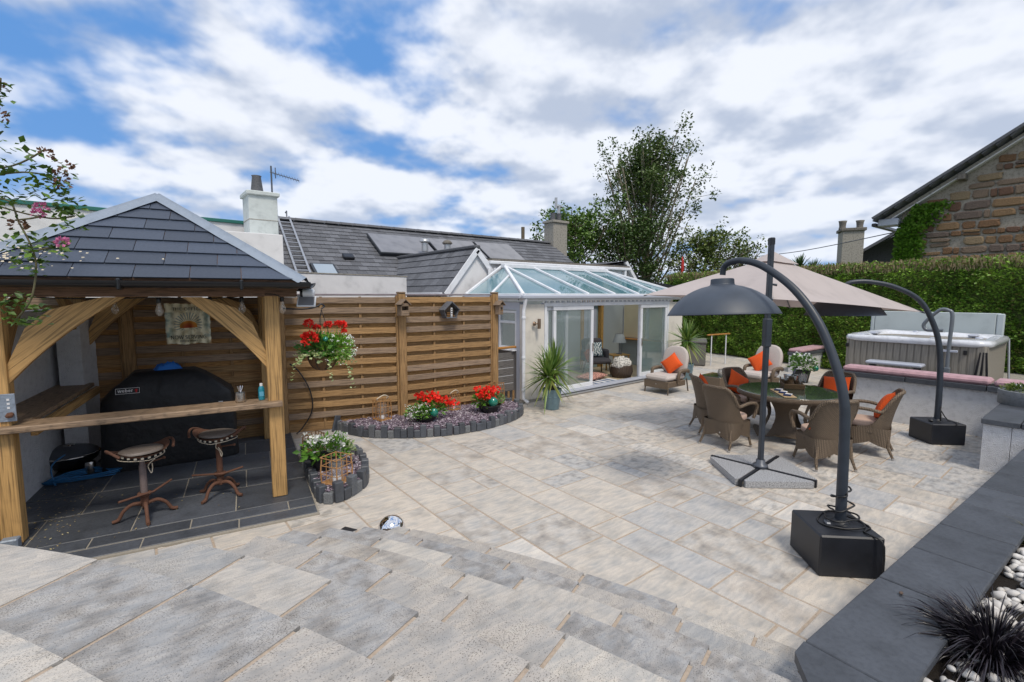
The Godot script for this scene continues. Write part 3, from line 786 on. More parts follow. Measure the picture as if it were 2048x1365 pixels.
func build_sign() -> void:
	var o := thing("corrugated_sign", "faded cream corrugated metal sign with sun and lettering NOW SERVING", "sign", Transform3D(Basis(Vector3.UP, deg_to_rad(-9.0)), pl(-0.93, 2.2, 1.81)))
	var W := 0.52; var H := 0.56
	var im := Image.create(208, 224, false, Image.FORMAT_RGB8)
	var f := FastNoiseLite.new(); f.frequency = 0.02; f.fractal_octaves = 5; f.seed = 3
	for y in 224:
		for x in 208:
			var n := f.get_noise_2d(x, y)
			var c := Color(0.93, 0.91, 0.8).lerp(Color(0.78, 0.74, 0.6), clampf(n * 2.0 + 0.2, 0, 1))
			var dx := (x - 104) / 104.0; var dy := (y - 118) / 112.0
			var r := sqrt(dx * dx + dy * dy)
			if absf(dx) > 0.55 and absf(dy) < 0.6: c = c.lerp(Color(0.42, 0.6, 0.64), 0.6 * smoothstep(0.55, 0.9, absf(dx)) * (0.6 + n))
			if r < 0.62 and dy < 0.25 and sin(atan2(dy, dx) * 26.0) > 0.45 and r > 0.26: c = c.lerp(Color(0.45, 0.52, 0.52), 0.75)
			var sr := sqrt(pow((x - 104) / 40.0, 2) + pow((y - 128) / 34.0, 2))
			if sr < 1.0 and y < 134: c = Color(0.85, 0.62, 0.22).lerp(Color(0.62, 0.26, 0.1), clampf(1.3 - sr * 1.2, 0, 1))
			var edge: float = mini(mini(x, 207 - x), mini(y, 223 - y))
			if edge < 2 + n * 6: c = c.lerp(Color(0.5, 0.33, 0.18), 0.6)
			im.set_pixel(x, y, c)
	var m := mat("signprint", Color(1, 1, 1), 0.7, {"tex": ImageTexture.create_from_image(im), "uv": true})
	var g := G.new()
	var rows := []
	for k in 2:
		var row := PackedVector3Array()
		for c in 49:
			row.append(V(W * (c / 48.0 - 0.5), H * (0.5 - k) + (0.006 * sin(c * 0.23) if k else 0.004 * sin(c * 0.17 + 1.0)), 0.014 * sin(c / 48.0 * TAU * 5.5)))
		rows.append(row)
	g.grid(rows)
	part("sheet", g, m, o)
	var ink := mat("ink", c3(0.03, 0.035, 0.035), 0.8)
	for e in [["THE OFFICE", 0.2, 0.052, 0.34], ["NOW SERVING", -0.185, 0.066, 0.4], ["FOOD & DRINKS", -0.235, 0.03, 0.2]]:
		var t := TextMesh.new()
		t.text = e[0]; t.font_size = 32; t.pixel_size = e[2] / 32.0; t.depth = 0.006
		var sf := SystemFont.new(); sf.font_names = PackedStringArray(["Droid Sans"]); t.font = sf
		var mi := part("lettering", t, ink, o, at(V(0, e[1], 0.018)))
		var wdt: float = max(t.get_aabb().size.x, 0.01)
		mi.scale = V(e[3] / wdt, 1, 1)

func build_under_shelter() -> void:
	R.seed = 31
	# white rendered wall on the left of the shelter
	var w := thing("rendered_wall", "white roughcast garden wall along the left of the shelter", "wall")
	var a := pl(-2.42, -0.25); var b := pl(-2.42, 2.55)
	bar("wall_face", a + V(0, 1.0, 0), b + V(0, 1.0, 0), 0.12, 2.04, M.pebbledash, w)
	bar("pilaster", b + V(0.18, 1.0, 0.42), b + V(0.30, 1.0, 0.02), 0.24, 2.04, M.pebbledash, w)
	# barbecue under its cover
	var o := thing("covered_barbecue", "large barbecue under a black fitted cover", "barbecue", Transform3D(Basis(Vector3.UP, deg_to_rad(-8.0)), V(0.32, 0.025, -7.75)))
	var prof := [[0.0, 0.73, 0.3, 0.0], [0.06, 0.735, 0.305, 0.0], [0.45, 0.725, 0.3, 0.0], [0.72, 0.72, 0.3, 0.0], [0.85, 0.71, 0.295, 0.0], [0.9, 0.69, 0.29, 0.0], [1.02, 0.56, 0.27, -0.01], [1.15, 0.4, 0.22, -0.03], [1.2, 0.33, 0.16, -0.05], [1.21, 0.2, 0.1, -0.05], [1.21, 0.01, 0.01, -0.05]]
	var g := G.new()
	var rows := []
	var fn := FastNoiseLite.new(); fn.frequency = 1.3; fn.fractal_octaves = 4; fn.seed = 4
	for pr in prof:
		var row := PackedVector3Array()
		for c in 97:
			var an := -TAU * (c % 96) / 96.0
			var ca := cos(an); var sa := sin(an)
			var k := pow(pow(absf(ca), 7.0) + pow(absf(sa), 7.0), -1.0 / 7.0)
			var p := V(ca * k * pr[1] + pr[3], pr[0], sa * k * pr[2])
			var nn := fn.get_noise_3d(p.x * 2.2, p.y * 1.2, p.z * 2.2)
			p += V(ca, 0.35 * (1.0 if pr[0] > 0.8 else 0.0), sa) * nn * 0.022
			row.append(p)
		rows.append(row)
	g.grid(rows)
	part("cover", g, M.cover, o)
	var lg := G.new(); lg.box(Transform3D(), V(0.235, 0.068, 0.004))
	var badge := part("badge", lg, mat("badgeback", c3(0.012, 0.012, 0.014), 0.5), o, eul(V(-0.41, 1.0, 0.294), V(-0.28, 0, 0)))
	var edge := mat("badgewhite", c3(0.75, 0.75, 0.75), 0.6)
	for q in [[0.0, 0.033, 0.235, 0.004], [0.0, -0.033, 0.235, 0.004], [-0.1165, 0.0, 0.004, 0.07], [0.1165, 0.0, 0.004, 0.07]]:
		pc("border", V(q[2], q[3], 0.003), 0.0, edge, badge, at(V(q[0], q[1], 0.003)))
	var t := TextMesh.new(); t.text = "weber"; t.font_size = 32; t.pixel_size = 0.052 / 32.0; t.depth = 0.004
	var sf := SystemFont.new(); sf.font_names = PackedStringArray(["Droid Sans"]); sf.font_weight = 800; t.font = sf
	var mi := part("lettering", t, edge, badge, at(V(-0.022, 0.002, 0.005)))
	mi.scale = V(0.15 / max(0.01, t.get_aabb().size.x), 1, 1)
	var rm := mat("badgered", c3(0.5, 0.02, 0.025), 0.6)
	lathed("emblem", [Vector2(0.0, 0.002), Vector2(0.014, 0.002), Vector2(0.014, -0.002)], rm, badge, Transform3D(Basis(V(1, 0, 0), V(0, 0, 1), V(0, -1, 0)), V(0.085, 0.004, 0.005)))
	lathed("emblem", [Vector2(0.0, 0.002), Vector2(0.009, 0.002), Vector2(0.009, -0.002)], rm, badge, Transform3D(Basis(V(1, 0, 0), V(0, 0, 1), V(0, -1, 0)), V(0.085, -0.019, 0.005)))
	pc("tag", V(0.05, 0.02, 0.003), 0.0, edge, o, eul(V(0.56, 0.76, 0.312), V(0, 0, 0)))
	# blue cloth on the cover
	var bc := thing("blue_cloth", "crumpled bright blue cloth lying on the barbecue cover", "cloth", Transform3D(Basis(Vector3.UP, 0.1), V(0.3, 1.235, -7.72)))
	var cg := G.new(); rows = []
	for r in 8:
		var row := PackedVector3Array()
		for c in 15:
			var x := (c / 14.0 - 0.5) * 0.26; var z := (r / 7.0 - 0.5) * 0.14
			var e := clampf(1 - pow(absf(x) / 0.13, 4) - pow(absf(z) / 0.07, 4), 0, 1)
			row.append(V(x, e * (0.05 + 0.06 * fn.get_noise_3d(x * 14, 3, z * 14)), z * (1 + 0.3 * fn.get_noise_2d(x * 8, 9))))
		rows.append(row)
	cg.grid(rows); bc.scale = V(1.15, 1.5, 1.2); part("fabric", cg, M.bluecloth, bc)
	# small round kettle grill on the floor
	var kt := thing("kettle_grill", "low round black kettle grill with silver rim beside blue hose", "grill", at(V(-0.74, 0.03, -8.0)))
	lathed("bowl", [Vector2(0.02, 0.03), Vector2(0.18, 0.05), Vector2(0.27, 0.14), Vector2(0.285, 0.2)], M.blackplastic, kt)
	lathed("lid", [Vector2(0.29, 0.205), Vector2(0.27, 0.24), Vector2(0.18, 0.29), Vector2(0.02, 0.315), Vector2(0.001, 0.315)], M.greymetal, kt)
	lathed("rim", [Vector2(0.285, 0.19), Vector2(0.298, 0.195), Vector2(0.298, 0.21), Vector2(0.285, 0.214)], M.steel, kt)
	lathed("vent", [Vector2(0.001, 0.325), Vector2(0.05, 0.325), Vector2(0.055, 0.31)], M.steel, kt)
	for k in 3: tubes("leg", [V(0.15 * cos(k * 2.1 + 0.5), 0.07, 0.15 * sin(k * 2.1 + 0.5)), V(0.24 * cos(k * 2.1 + 0.5), -0.005, 0.24 * sin(k * 2.1 + 0.5))], 0.01, M.steel, kt)
	var cy := lathed("canister", [Vector2(0.001, 0.02), Vector2(0.055, 0.02), Vector2(0.055, 0.15), Vector2(0.001, 0.15)], M.steel, kt, at(V(0.2, -0.01, 0.3)))
	cy.set_meta("label", "small silver canister in front of the grill bowl")
	# coil of blue hose
	var hs := thing("blue_hose", "coil of thin blue hose on slates beside the white wall", "hose")
	var pts := [V(-0.75, 0.32, -7.62), V(-0.86, 0.24, -7.5), V(-0.84, 0.05, -7.42)]
	for k in 40:
		var an := k * 0.55
		var rd := 0.22 + 0.06 * sin(k * 1.7)
		pts.append(V(-0.58 + rd * 1.35 * cos(an + 2.6), 0.035 + 0.0016 * k + 0.008 * sin(k * 2.3), -7.52 + rd * 0.6 * sin(an + 2.6)))
	tubes("hose", spline(pts, 3), 0.0085, M.bluehose, hs, 6)
	# litter of dry leaves by the wall
	var dl := thing("dry_leaves", "scatter of small dry brown leaves on slates by white wall", "leaves")
	dl.set_meta("kind", "stuff")
	var xs := []; var cs := []
	for k in 260:
		var q := pl(rr(-2.33, -1.75) + (rr(0, 1.9) if k % 6 == 0 else 0.0), rr(-0.35, 1.5), 0.025 + rr(0, 0.004))
		xs.append(Transform3D(Basis.from_euler(V(rr(-0.3, 0.3), rr(0, TAU), rr(-0.3, 0.3))).scaled(Vector3.ONE * rr(0.012, 0.028)), q))
	for k in 20: cs.append(Color(0.3, 0.2, 0.08).lerp(Color(0.45, 0.4, 0.22), R.randf()))
	many("leaf_litter", leaf_mesh(0.5), M.drygrass, xs, cs, dl)
	# stools
	var st := make_stool()
	st.transform = Transform3D(Basis(Vector3.UP, 0.35), V(-0.03, 0.022, -5.83))
	var s2 := st.duplicate()
	s2.name = numbered("tractor_seat_stool"); add_child(s2, true)
	s2.transform = Transform3D(Basis(Vector3.UP, -0.55).scaled(V(1, 1.02, 1)), V(0.63, 0.022, -5.98))
	st.set_meta("label", "rusty tractor seat stool whose stem is plain grey paint")
	s2.set_meta("label", "rusty tractor seat stool with blistered brown stem, nearer the right oak post")
	s2.get_node("stem").material_override = M.rust
	# cutlery pot and bottle on the bar
	var cp := thing("cutlery_pot", "small steel pot holding cutlery on the oak bar top", "pot", at(pl(-0.33, 0.02, 1.083)))
	lathed("pot", [Vector2(0.001, 0.0), Vector2(0.046, 0.0), Vector2(0.05, 0.02), Vector2(0.05, 0.1), Vector2(0.047, 0.1), Vector2(0.046, 0.02), Vector2(0.001, 0.012)], M.steel, cp)
	for e in [[0.4, 0.1], [-0.6, 0.06], [0.1, -0.25], [-0.2, 0.3]]:
		tubes("utensil", [V(e[0] * 0.03, 0.02, e[1] * 0.03), V(-e[0] * 0.05, 0.17, -e[1] * 0.06)], 0.0045, M.chrome, cp, 6)
	var bt := thing("soap_bottle", "clear blue squeeze bottle with white cap on the bar", "bottle", at(pl(-0.13, 0.03, 1.083)))
	lathed("bottle_body", [Vector2(0.001, 0), Vector2(0.03, 0), Vector2(0.032, 0.01), Vector2(0.032, 0.12), Vector2(0.022, 0.145), Vector2(0.014, 0.15)], M.bottleblue, bt)
	lathed("cap", [Vector2(0.015, 0.15), Vector2(0.016, 0.152), Vector2(0.015, 0.18), Vector2(0.001, 0.182)], M.white, bt)
	pc("bottle_label", V(0.04, 0.05, 0.002), 0.0, mat("labelblue", c3(0.1, 0.35, 0.5), 0.5), bt, at(V(-0.006, 0.07, 0.0325), -0.2))

func make_stool() -> Node3D:
	var o := thing("tractor_seat_stool", "rusty tractor seat stool", "stool", Transform3D(), "tractor seat stools at the bar")
	for k in 4:
		var an := k * PI / 2 + 0.3
		var d := V(cos(an), 0, sin(an))
		tubes("leg", spline([d * 0.02 + V(0, 0.14, 0), d * 0.1 + V(0, 0.15, 0), d * 0.17 + V(0, 0.1, 0), d * 0.21 + V(0, 0.03, 0), d * 0.26 + V(0, 0.018, 0)], 4), [0.022, 0.021, 0.02, 0.019, 0.018, 0.018, 0.017, 0.017, 0.016, 0.016, 0.016, 0.017, 0.018, 0.018, 0.018, 0.017, 0.016], M.rust, o, 8)
	lathed("hub", [Vector2(0.001, 0.12), Vector2(0.035, 0.12), Vector2(0.035, 0.2), Vector2(0.03, 0.215)], M.rust, o)
	lathed("collar", [Vector2(0.035, 0.215), Vector2(0.055, 0.22), Vector2(0.06, 0.235), Vector2(0.055, 0.25), Vector2(0.035, 0.255)], M.rust, o)
	lathed("stem", [Vector2(0.03, 0.25), Vector2(0.03, 0.52), Vector2(0.022, 0.525), Vector2(0.02, 0.6)], M.rustgrey, o)
	tubes("foot_bar", [V(-0.24, 0.255, 0.09), V(-0.05, 0.25, 0.06), V(0.05, 0.25, 0.06), V(0.24, 0.3, 0.0)], 0.011, M.rust, o)
	var hd := tubes("crank_handle", [V(0.015, 0.53, 0), V(0.17, 0.555, 0.03)], 0.008, M.rust, o)
	lathed("knob", [Vector2(0.001, -0.016), Vector2(0.014, -0.008), Vector2(0.014, 0.008), Vector2(0.001, 0.016)], M.rust, hd, at(V(0.175, 0.556, 0.03)))
	# pan of the seat: shallow dish whose two sides sweep up
	var g := G.new()
	var rows := []
	for r in 9:
		var q := r / 8.0
		var row := PackedVector3Array()
		for c in 37:
			var an := -TAU * (c % 36) / 36.0
			var x := cos(an) * q * 0.215; var z := sin(an) * q * 0.175
			row.append(V(x, 0.6 + 0.05 * q * q + 0.05 * pow(absf(x) / 0.2, 3.0), z))
		rows.append(row)
	for r in 3:
		var row := PackedVector3Array()
		for c in 37:
			var an := -TAU * (c % 36) / 36.0
			var e := 1.0 + 0.05 * r
			row.append(V(cos(an) * 0.215 * e, 0.65 + 0.05 * pow(absf(cos(an) * 0.215) / 0.2, 3.0) + 0.006 * r, sin(an) * 0.175 * e))
		rows.append(row)
	g.grid(rows)
	var seat := part("seat", g, M.rust, o)
	for sd in [-1, 1]:
		var lip := []
		for k in 9:
			var an := lerpf(-0.75, 0.75, k / 8.0)
			lip.append(V(sd * (0.215 + 0.05 * cos(an * 2.0)), 0.675 + 0.055 * cos(an * 2.0), sin(an) * 0.2))
		tubes("lip", lip, 0.013, M.rust, seat)
	# pale slots round the rim
	var sm := mat("slotpale", c3(0.5, 0.45, 0.36), 0.9)
	for k in 15:
		var an := -0.3 + k * (PI + 0.6) / 14.0
		pc("rim_slot", V(0.024, 0.02, 0.006), 0.002, sm, seat, Transform3D(Basis(Vector3.UP, PI / 2 - an), V(cos(an) * 0.205, 0.632 + 0.045 * pow(absf(cos(an)), 3.0), sin(an) * 0.168)))
	var pad := G.new()
	rows = []
	for r in 7:
		var q := r / 6.0
		var row := PackedVector3Array()
		for c in 37:
			var an := -TAU * (c % 36) / 36.0
			row.append(V(cos(an) * 0.185 * (1 - q * q), 0.665 + 0.035 * sqrt(1 - pow(1 - q, 2)) , sin(an) * 0.16 * (1 - q * q)))
		rows.append(row)
	pad.grid(rows)
	part("seat_pad", pad, mat("padleather", c3(0.2, 0.165, 0.14), 0.5, {"tex": T.fine, "s": 3.0}), o)
	var rp := []
	for k in 25:
		var an := TAU * k / 24.0
		rp.append(V(cos(an) * 0.19, 0.6 + 0.025 * absf(cos(an)), sin(an) * 0.155))
	tubes("tie_cord", rp, 0.004, M.rope, o, 5)
	tubes("tie_cord", spline([V(0.05, 0.6, 0.15), V(0.02, 0.55, 0.1), V(0.03, 0.5, 0.05), V(0.05, 0.44, 0.055), V(0.06, 0.48, 0.06), V(0.045, 0.55, 0.1)]), 0.005, M.rope, o, 5)
	return o

func leaf_mesh(w := 0.6) -> Mesh:
	var key := "leaf%.2f" % w
	if cached.has(key): return cached[key]
	var g := G.new()
	var a := V(0, 0, 0); var b := V(w * 0.5, 0.08, 0.45); var c := V(0, 0.0, 1.0); var d := V(-w * 0.5, 0.08, 0.45); var m := V(0, -0.02, 0.45)
	g.tri(a, m, b); g.tri(m, c, b); g.tri(a, d, m); g.tri(d, c, m)
	cached[key] = g.mesh()
	return cached[key]

# ---------- fence ----------
func fence_panel(f: Node, a: Vector3, b: Vector3, h: float, cap := true) -> void:
	var yaw := dir_yaw(a, b)
	var L := (b - a).length()
	var X := at(a, yaw)
	var pitch := 0.168
	var n := int((h - 0.16) / pitch)
	pc("base_rail", V(L, 0.13, 0.03), 0.004, M.fence1, f, X * at(V(L / 2, 0.075, 0.0)))
	for k in n:
		var y := h - 0.085 - k * pitch
		var mk := ("fencegrey%d" % (R.randi() % 3)) if R.randf() < 0.72 - 0.04 * k else ("fence%d" % (R.randi() % 3))
		pc("slat", V(L - 0.06 + rr(-0.004, 0.004), 0.098, 0.016), 0.004, M[mk], f, X * eul(V(L / 2, y + rr(-0.003, 0.003), 0.03 + rr(-0.003, 0.004)), V(rr(-0.03, 0.03), 0, rr(-0.0015, 0.0015))))
		pc("back_slat", V(L - 0.06, 0.1, 0.014), 0.003, M["fence%d" % (R.randi() % 3)] if R.randf() < 0.55 else M.fencewarm, f, X * at(V(L / 2, y - 0.083, -0.022)))
	for e in [0.02, L * 0.32, L * 0.66, L - 0.02]:
		pc("batten", V(h - 0.05, 0.04, 0.02), 0.003, M.fence1, f, X * Transform3D(Basis(V(0, 1, 0), V(-1, 0, 0), V(0, 0, 1)), V(e, h / 2, 0.008)))
	for e in [0.012, L - 0.012]:
		pc("frame_stile", V(h - 0.02, 0.03, 0.045), 0.003, M.fence0, f, X * Transform3D(Basis(V(0, 1, 0), V(-1, 0, 0), V(0, 0, 1)), V(e, h / 2, 0.03)))
	if cap:
		pc("capping", V(L, 0.03, 0.06), 0.006, M.capwood, f, X * at(V(L / 2, h + 0.005, 0.01)))

func fence_post(f: Node, p: Vector3, h: float) -> void:
	pc("post", V(h, 0.125, 0.1), 0.006, M.fence0, f, Transform3D(Basis(V(0, 1, 0), V(-1, 0, 0), V(0, 0, 1)), p + V(0, h / 2, 0.03)))
	pc("post_cap", V(0.125, 0.03, 0.125), 0.01, M.fencegrey3, f, at(p + V(0, h + 0.015, 0.03)))

const FP := [Vector3(5.42, 0, -7.52), Vector3(3.55, 0, -7.62), Vector3(1.75, 0, -8.13), Vector3(-0.1, 0, -8.42), Vector3(-1.9, 0, -8.7)]

func build_fence() -> void:
	R.seed = 41
	mat("capwood", c3(0.25, 0.215, 0.235), 0.8, {"tex": T.grain, "s": V(0.5, 8, 8)})
	var f := thing("slatted_fence", "weathered brown hit and miss slatted timber fence with square posts", "fence")
	for k in FP.size() - 1:
		var a: Vector3 = FP[k + 1]; var b: Vector3 = FP[k]
		var d := (b - a).normalized()
		fence_panel(f, a + d * 0.055, b - d * 0.055, 2.2)
	for k in FP.size(): fence_post(f, FP[k], 2.225)
	# bird boxes
	var bb := thing("bird_box", "open fronted bird box with pitched roof on the middle fence post", "bird box", at(V(3.5, 1.86, -7.475), 0.1))
	pc("back_board", V(0.15, 0.2, 0.015), 0.002, M.fencegrey1, bb, at(V(0, 0.1, 0.0)))
	for s in [-1, 1]: pc("side_board", V(0.015, 0.16, 0.12), 0.002, M.fencegrey3, bb, at(V(s * 0.07, 0.08, 0.065)))
	pc("front_board", V(0.13, 0.085, 0.012), 0.002, M.fencegrey0, bb, at(V(0, 0.045, 0.12)))
	pc("gable_board", V(0.13, 0.05, 0.012), 0.002, M.fencegrey1, bb, at(V(0, 0.18, 0.12)))
	pc("floor_board", V(0.13, 0.012, 0.11), 0.002, M.fencegrey0, bb, at(V(0, 0.008, 0.06)))
	for s in [-1, 1]: pc("roof_board", V(0.14, 0.014, 0.17), 0.002, M.fencegrey3, bb, eul(V(s * 0.05, 0.225, 0.065), V(0, 0, -s * 0.72)))
	var ih := thing("insect_hotel", "dark five sided insect house with pale ladder front on fence slats", "insect house", at(V(4.4, 1.8, -7.525), 0.05))
	var pent := PackedVector2Array([Vector2(-0.1, 0), Vector2(0.1, 0), Vector2(0.15, 0.13), Vector2(0.0, 0.26), Vector2(-0.15, 0.13)])
	var g := G.new(); g.extrude(pent, 0.03); part("back", g, M.fencegrey3, ih)
	pc("floor_board", V(0.22, 0.018, 0.16), 0.002, M.oldslate1, ih, at(V(0, 0.0, 0.09)))
	for s in [-1, 1]:
		pc("side_board", V(0.016, 0.145, 0.14), 0.002, M.oldslate2, ih, eul(V(s * 0.128, 0.065, 0.08), V(0, 0, -s * 0.37)))
		pc("roof_board", V(0.23, 0.018, 0.18), 0.002, M.oldslate0, ih, eul(V(s * 0.082, 0.208, 0.09), V(0, 0, -s * 0.72)))
	pc("ladder_board", V(0.035, 0.17, 0.01), 0.001, M.white, ih, at(V(0.01, 0.09, 0.135)))
	for k in 4: pc("slot", V(0.022, 0.014, 0.004), 0.0, M.blackpot, ih, at(V(0.01, 0.03 + 0.04 * k, 0.1415)))
	for k in 13:
		var q := k if k < 9 else k - 9
		var wide := 3 if k < 9 else 2
		pc("twig_end", V(0.018, 0.018, 0.09), 0.006, M.twig if k % 3 else M.wickerdark, ih, at(V((-0.085 if k < 9 else 0.048) + 0.03 * (q % wide), 0.025 + 0.03 * (q / wide), 0.075)))
	var nb := thing("nest_box", "small weathered nest box with peaked roof on the end fence post", "bird box", at(V(5.44, 1.83, -7.42), 0.25))
	pc("body", V(0.12, 0.19, 0.1), 0.004, M.fencegrey0, nb, at(V(0, 0.095, 0.05)))
	lathed("entrance", [Vector2(0.001, 0.0), Vector2(0.022, 0.0), Vector2(0.022, 0.008)], M.blackpot, nb, Transform3D(Basis(V(1, 0, 0), V(0, 0, 1), V(0, -1, 0)), V(0, 0.12, 0.106)))
	for s in [-1, 1]: pc("roof_board", V(0.13, 0.014, 0.16), 0.002, M.fencegrey3, nb, eul(V(s * 0.045, 0.22, 0.055), V(0, 0, -s * 0.75)))
	tubes("perch", [V(0, 0.075, 0.1), V(0, 0.075, 0.14)], 0.005, M.twig, nb, 6)
	# black cable down the fence beside the shelter
	var cb := thing("black_cable", "loose black cable curving down the fence beside shelter post", "cable")
	tubes("cable", spline([V(1.86, 1.13, -8.02), V(1.98, 1.0, -7.98), V(2.1, 0.75, -7.93), V(2.15, 0.5, -7.92), V(2.12, 0.3, -7.94), V(2.0, 0.1, -7.97), V(1.9, 0.02, -7.95)]), 0.011, M.cable, cb, 6)
	# solar light with panel at the eave corner
	var sl := thing("solar_light", "white security light above a small tilted solar panel at eave", "security light", at(V(1.47, 2.16, -5.52), -0.5))
	lathed("lamp_body", [Vector2(0.001, -0.07), Vector2(0.04, -0.07), Vector2(0.046, -0.05), Vector2(0.046, 0.05), Vector2(0.038, 0.07), Vector2(0.001, 0.07)], M.upvc, sl, Transform3D(Basis(V(0, 1, 0), V(-1, 0, 0), V(0, 0, 1)), V(0.02, 0.06, 0)))
	lathed("lens_ring", [Vector2(0.047, -0.02), Vector2(0.05, -0.015), Vector2(0.05, 0.0), Vector2(0.047, 0.005)], M.blackplastic, sl, Transform3D(Basis(V(0, 1, 0), V(-1, 0, 0), V(0, 0, 1)), V(-0.04, 0.06, 0)))
	var pf := pc("panel_frame", V(0.19, 0.02, 0.13), 0.004, M.upvc, sl, eul(V(0.02, -0.03, 0.05), V(1.0, 0, 0)))
	pc("solar_cell", V(0.16, 0.006, 0.105), 0.0, M.solar, pf, at(V(0, 0.01, 0)))
	tubes("bracket_arm", [V(-0.3, 0.03, -0.02), V(-0.12, 0.02, 0), V(0, 0.05, 0)], 0.012, M.upvc, sl)

# ---------- slate-edged beds ----------
func make_bed(label: String, outline: Array, closed: bool, soil_y: float, hb: Array) -> Node3D:
	var o := thing("slate_edged_bed", label, "flower bed", Transform3D(), "slate edged beds")
	var pts := spline(outline, 8)
	if closed: pts = spline(outline + [outline[0]], 8)
	# floor of the bed
	var poly := PackedVector2Array()
	for p in pts: poly.append(Vector2(p.x, -p.z))
	if not closed: poly.append(Vector2(outline[-1].x, 7.5)); poly.append(Vector2(outline[0].x + 0.1, 7.8))
	var g := G.new(); g.extrude(poly, soil_y, Transform3D(Basis(V(1, 0, 0), V(0, 0, -1), V(0, 1, 0)), V(0, 0.0, 0)))
	part("bed_fill", g, mat("purplebase", c3(0.1, 0.075, 0.1), 0.9), o)
	var xs := []; var cs := []
	var lo := Vector2(1e9, 1e9); var hi := -lo
	for p in poly: lo = lo.min(p); hi = hi.max(p)
	var chips := G.new(); chips.box(Transform3D(), V(1, 0.22, 0.55), 0.06)
	var area := (hi - lo).x * (hi - lo).y
	for k in int(area * 2600):
		var q := Vector2(rr(lo.x, hi.x), rr(lo.y, hi.y))
		if not Geometry2D.is_point_in_polygon(q, poly): continue
		xs.append(Transform3D(Basis.from_euler(V(rr(-0.5, 0.5), rr(0, TAU), rr(-0.5, 0.5))).scaled(Vector3.ONE * rr(0.018, 0.045)), V(q.x, soil_y + rr(0.0, 0.025), -q.y)))
	for k in 40:
		var t := R.randf()
		cs.append(Color(0.13, 0.095, 0.125).lerp(Color(0.33, 0.27, 0.33), t * t) if k % 5 else Color(0.42, 0.38, 0.42))
	many("slate_chippings", chips.mesh(), M.chip, xs, cs, o)
	# edging of upright slate blocks
	var acc := 0.0; var k := 0
	var w := 0.1
	for q in pts.size() - 1:
		var a: Vector3 = pts[q]; var b: Vector3 = pts[q + 1]
		var L := (b - a).length()
		while acc < L:
			var p := a + (b - a) * (acc / L)
			var tall: bool = k % 2 == 0
			var h: float = (hb[0] if tall else hb[1]) * rr(0.85, 1.12)
			pc("edging_block", V(w * rr(0.93, 0.98), h, 0.085), 0.008, M["slate%d" % (R.randi() % 4)] if R.randf() < 0.65 else M["edging%d" % (k % 2)], o, Transform3D(Basis.from_euler(V(rr(-0.03, 0.03), dir_yaw(a, b) + rr(-0.05, 0.05), rr(-0.02, 0.02))), p + V(0, h / 2, 0) + V(rr(-0.006, 0.006), 0, rr(-0.006, 0.006))))
			acc += w
			k += 1
		acc -= L
	return o

func lantern(label: String, p: Vector3, yaw: float, s: float, h: float, handle := true) -> void:
	var o := thing("twig_lantern", label, "lantern", at(p, yaw), "twig lanterns in the beds")
	pc("base", V(s, 0.015, s), 0.003, M.twig, o, at(V(0, 0.008, 0)))
	for sx in [-1, 1]:
		for sz in [-1, 1]: tubes("corner_twig", [V(sx * s * 0.47, 0.0, sz * s * 0.47), V(sx * s * 0.5, h * 0.5, sz * s * 0.47), V(sx * s * 0.44, h, sz * s * 0.44)], 0.008, M.twig, o, 6)
	for k in 4:
		var b := Basis(Vector3.UP, k * PI / 2)
		for t in [-0.17, 0.17]: tubes("upright_twig", [b * V(t * s, 0, s * 0.48), b * V(t * s * 0.95, h * 0.98, s * 0.46)], 0.0045, M.twig, o, 5)
		for t in [0.05, 0.36, 0.68, 0.97]: tubes("cross_twig", [b * V(-s * 0.49, t * h, s * 0.485), b * V(s * 0.49, t * h + rr(-0.008, 0.008), s * 0.485)], 0.005, M.twig, o, 5)
	lathed("glass_jar", [Vector2(s * 0.3, 0.02), Vector2(s * 0.34, 0.04), Vector2(s * 0.34, h * 0.8)], M.glass, o, Transform3D(), 14)
	lathed("candle", [Vector2(0.001, h * 0.2), Vector2(s * 0.2, h * 0.2), Vector2(s * 0.2, 0.02)], M.upvc, o, Transform3D(), 12)
	if handle: tubes("rope_handle", spline([V(-s * 0.42, h, 0), V(-s * 0.5, h + 0.03, 0.03), V(0, h + 0.075, 0.05), V(s * 0.5, h + 0.03, 0.03), V(s * 0.42, h, 0)]), 0.009, M.rope, o, 6)

func petal_mat(c: Color) -> Material:
	var v := [0.82, 1.0, 1.12][R.randi() % 3] as float
	var k := "petal %.2f %.2f %.2f %.2f" % [c.r, c.g, c.b, v]
	return mat(k, c3(minf(c.r * v, 0.85), minf(c.g * v, 0.85), minf(c.b * v, 0.85)), 0.7, {"back": c3(c.r * 0.4, c.g * 0.4, c.b * 0.4)})
func petals(g: G, p: Vector3, r: float, n: int, ps: float) -> void:
	for k in n:
		var d := V(rr(-1, 1), rr(-0.35, 1), rr(-1, 1)).normalized()
		var b := Basis.looking_at(-d, V(0.3, 1, 0.2)) * Basis(V(0, 0, 1), rr(0, TAU)) * Basis(V(1, 0, 0), rr(-0.9, 0.2))
		var x := Transform3D(b.scaled(Vector3.ONE * r * ps * rr(0.9, 1.6)), p + d * r * rr(0.55, 0.95))
		var m := x * V(0, -0.05, 0.5); var e := x * V(0, 0.05, 1)
		g.tri(x.origin, m, x * V(0.48, 0.1, 0.5)); g.tri(m, e, x * V(0.48, 0.1, 0.5)); g.tri(x.origin, x * V(-0.48, 0.1, 0.5), m); g.tri(x * V(-0.48, 0.1, 0.5), e, m)
func flower_head(parent: Node, called: String, p: Vector3, r: float, col: Color, n := 26, ps := 0.4) -> void:
	var g := G.new(); petals(g, p, r, n, ps); part(called, g, petal_mat(col), parent)
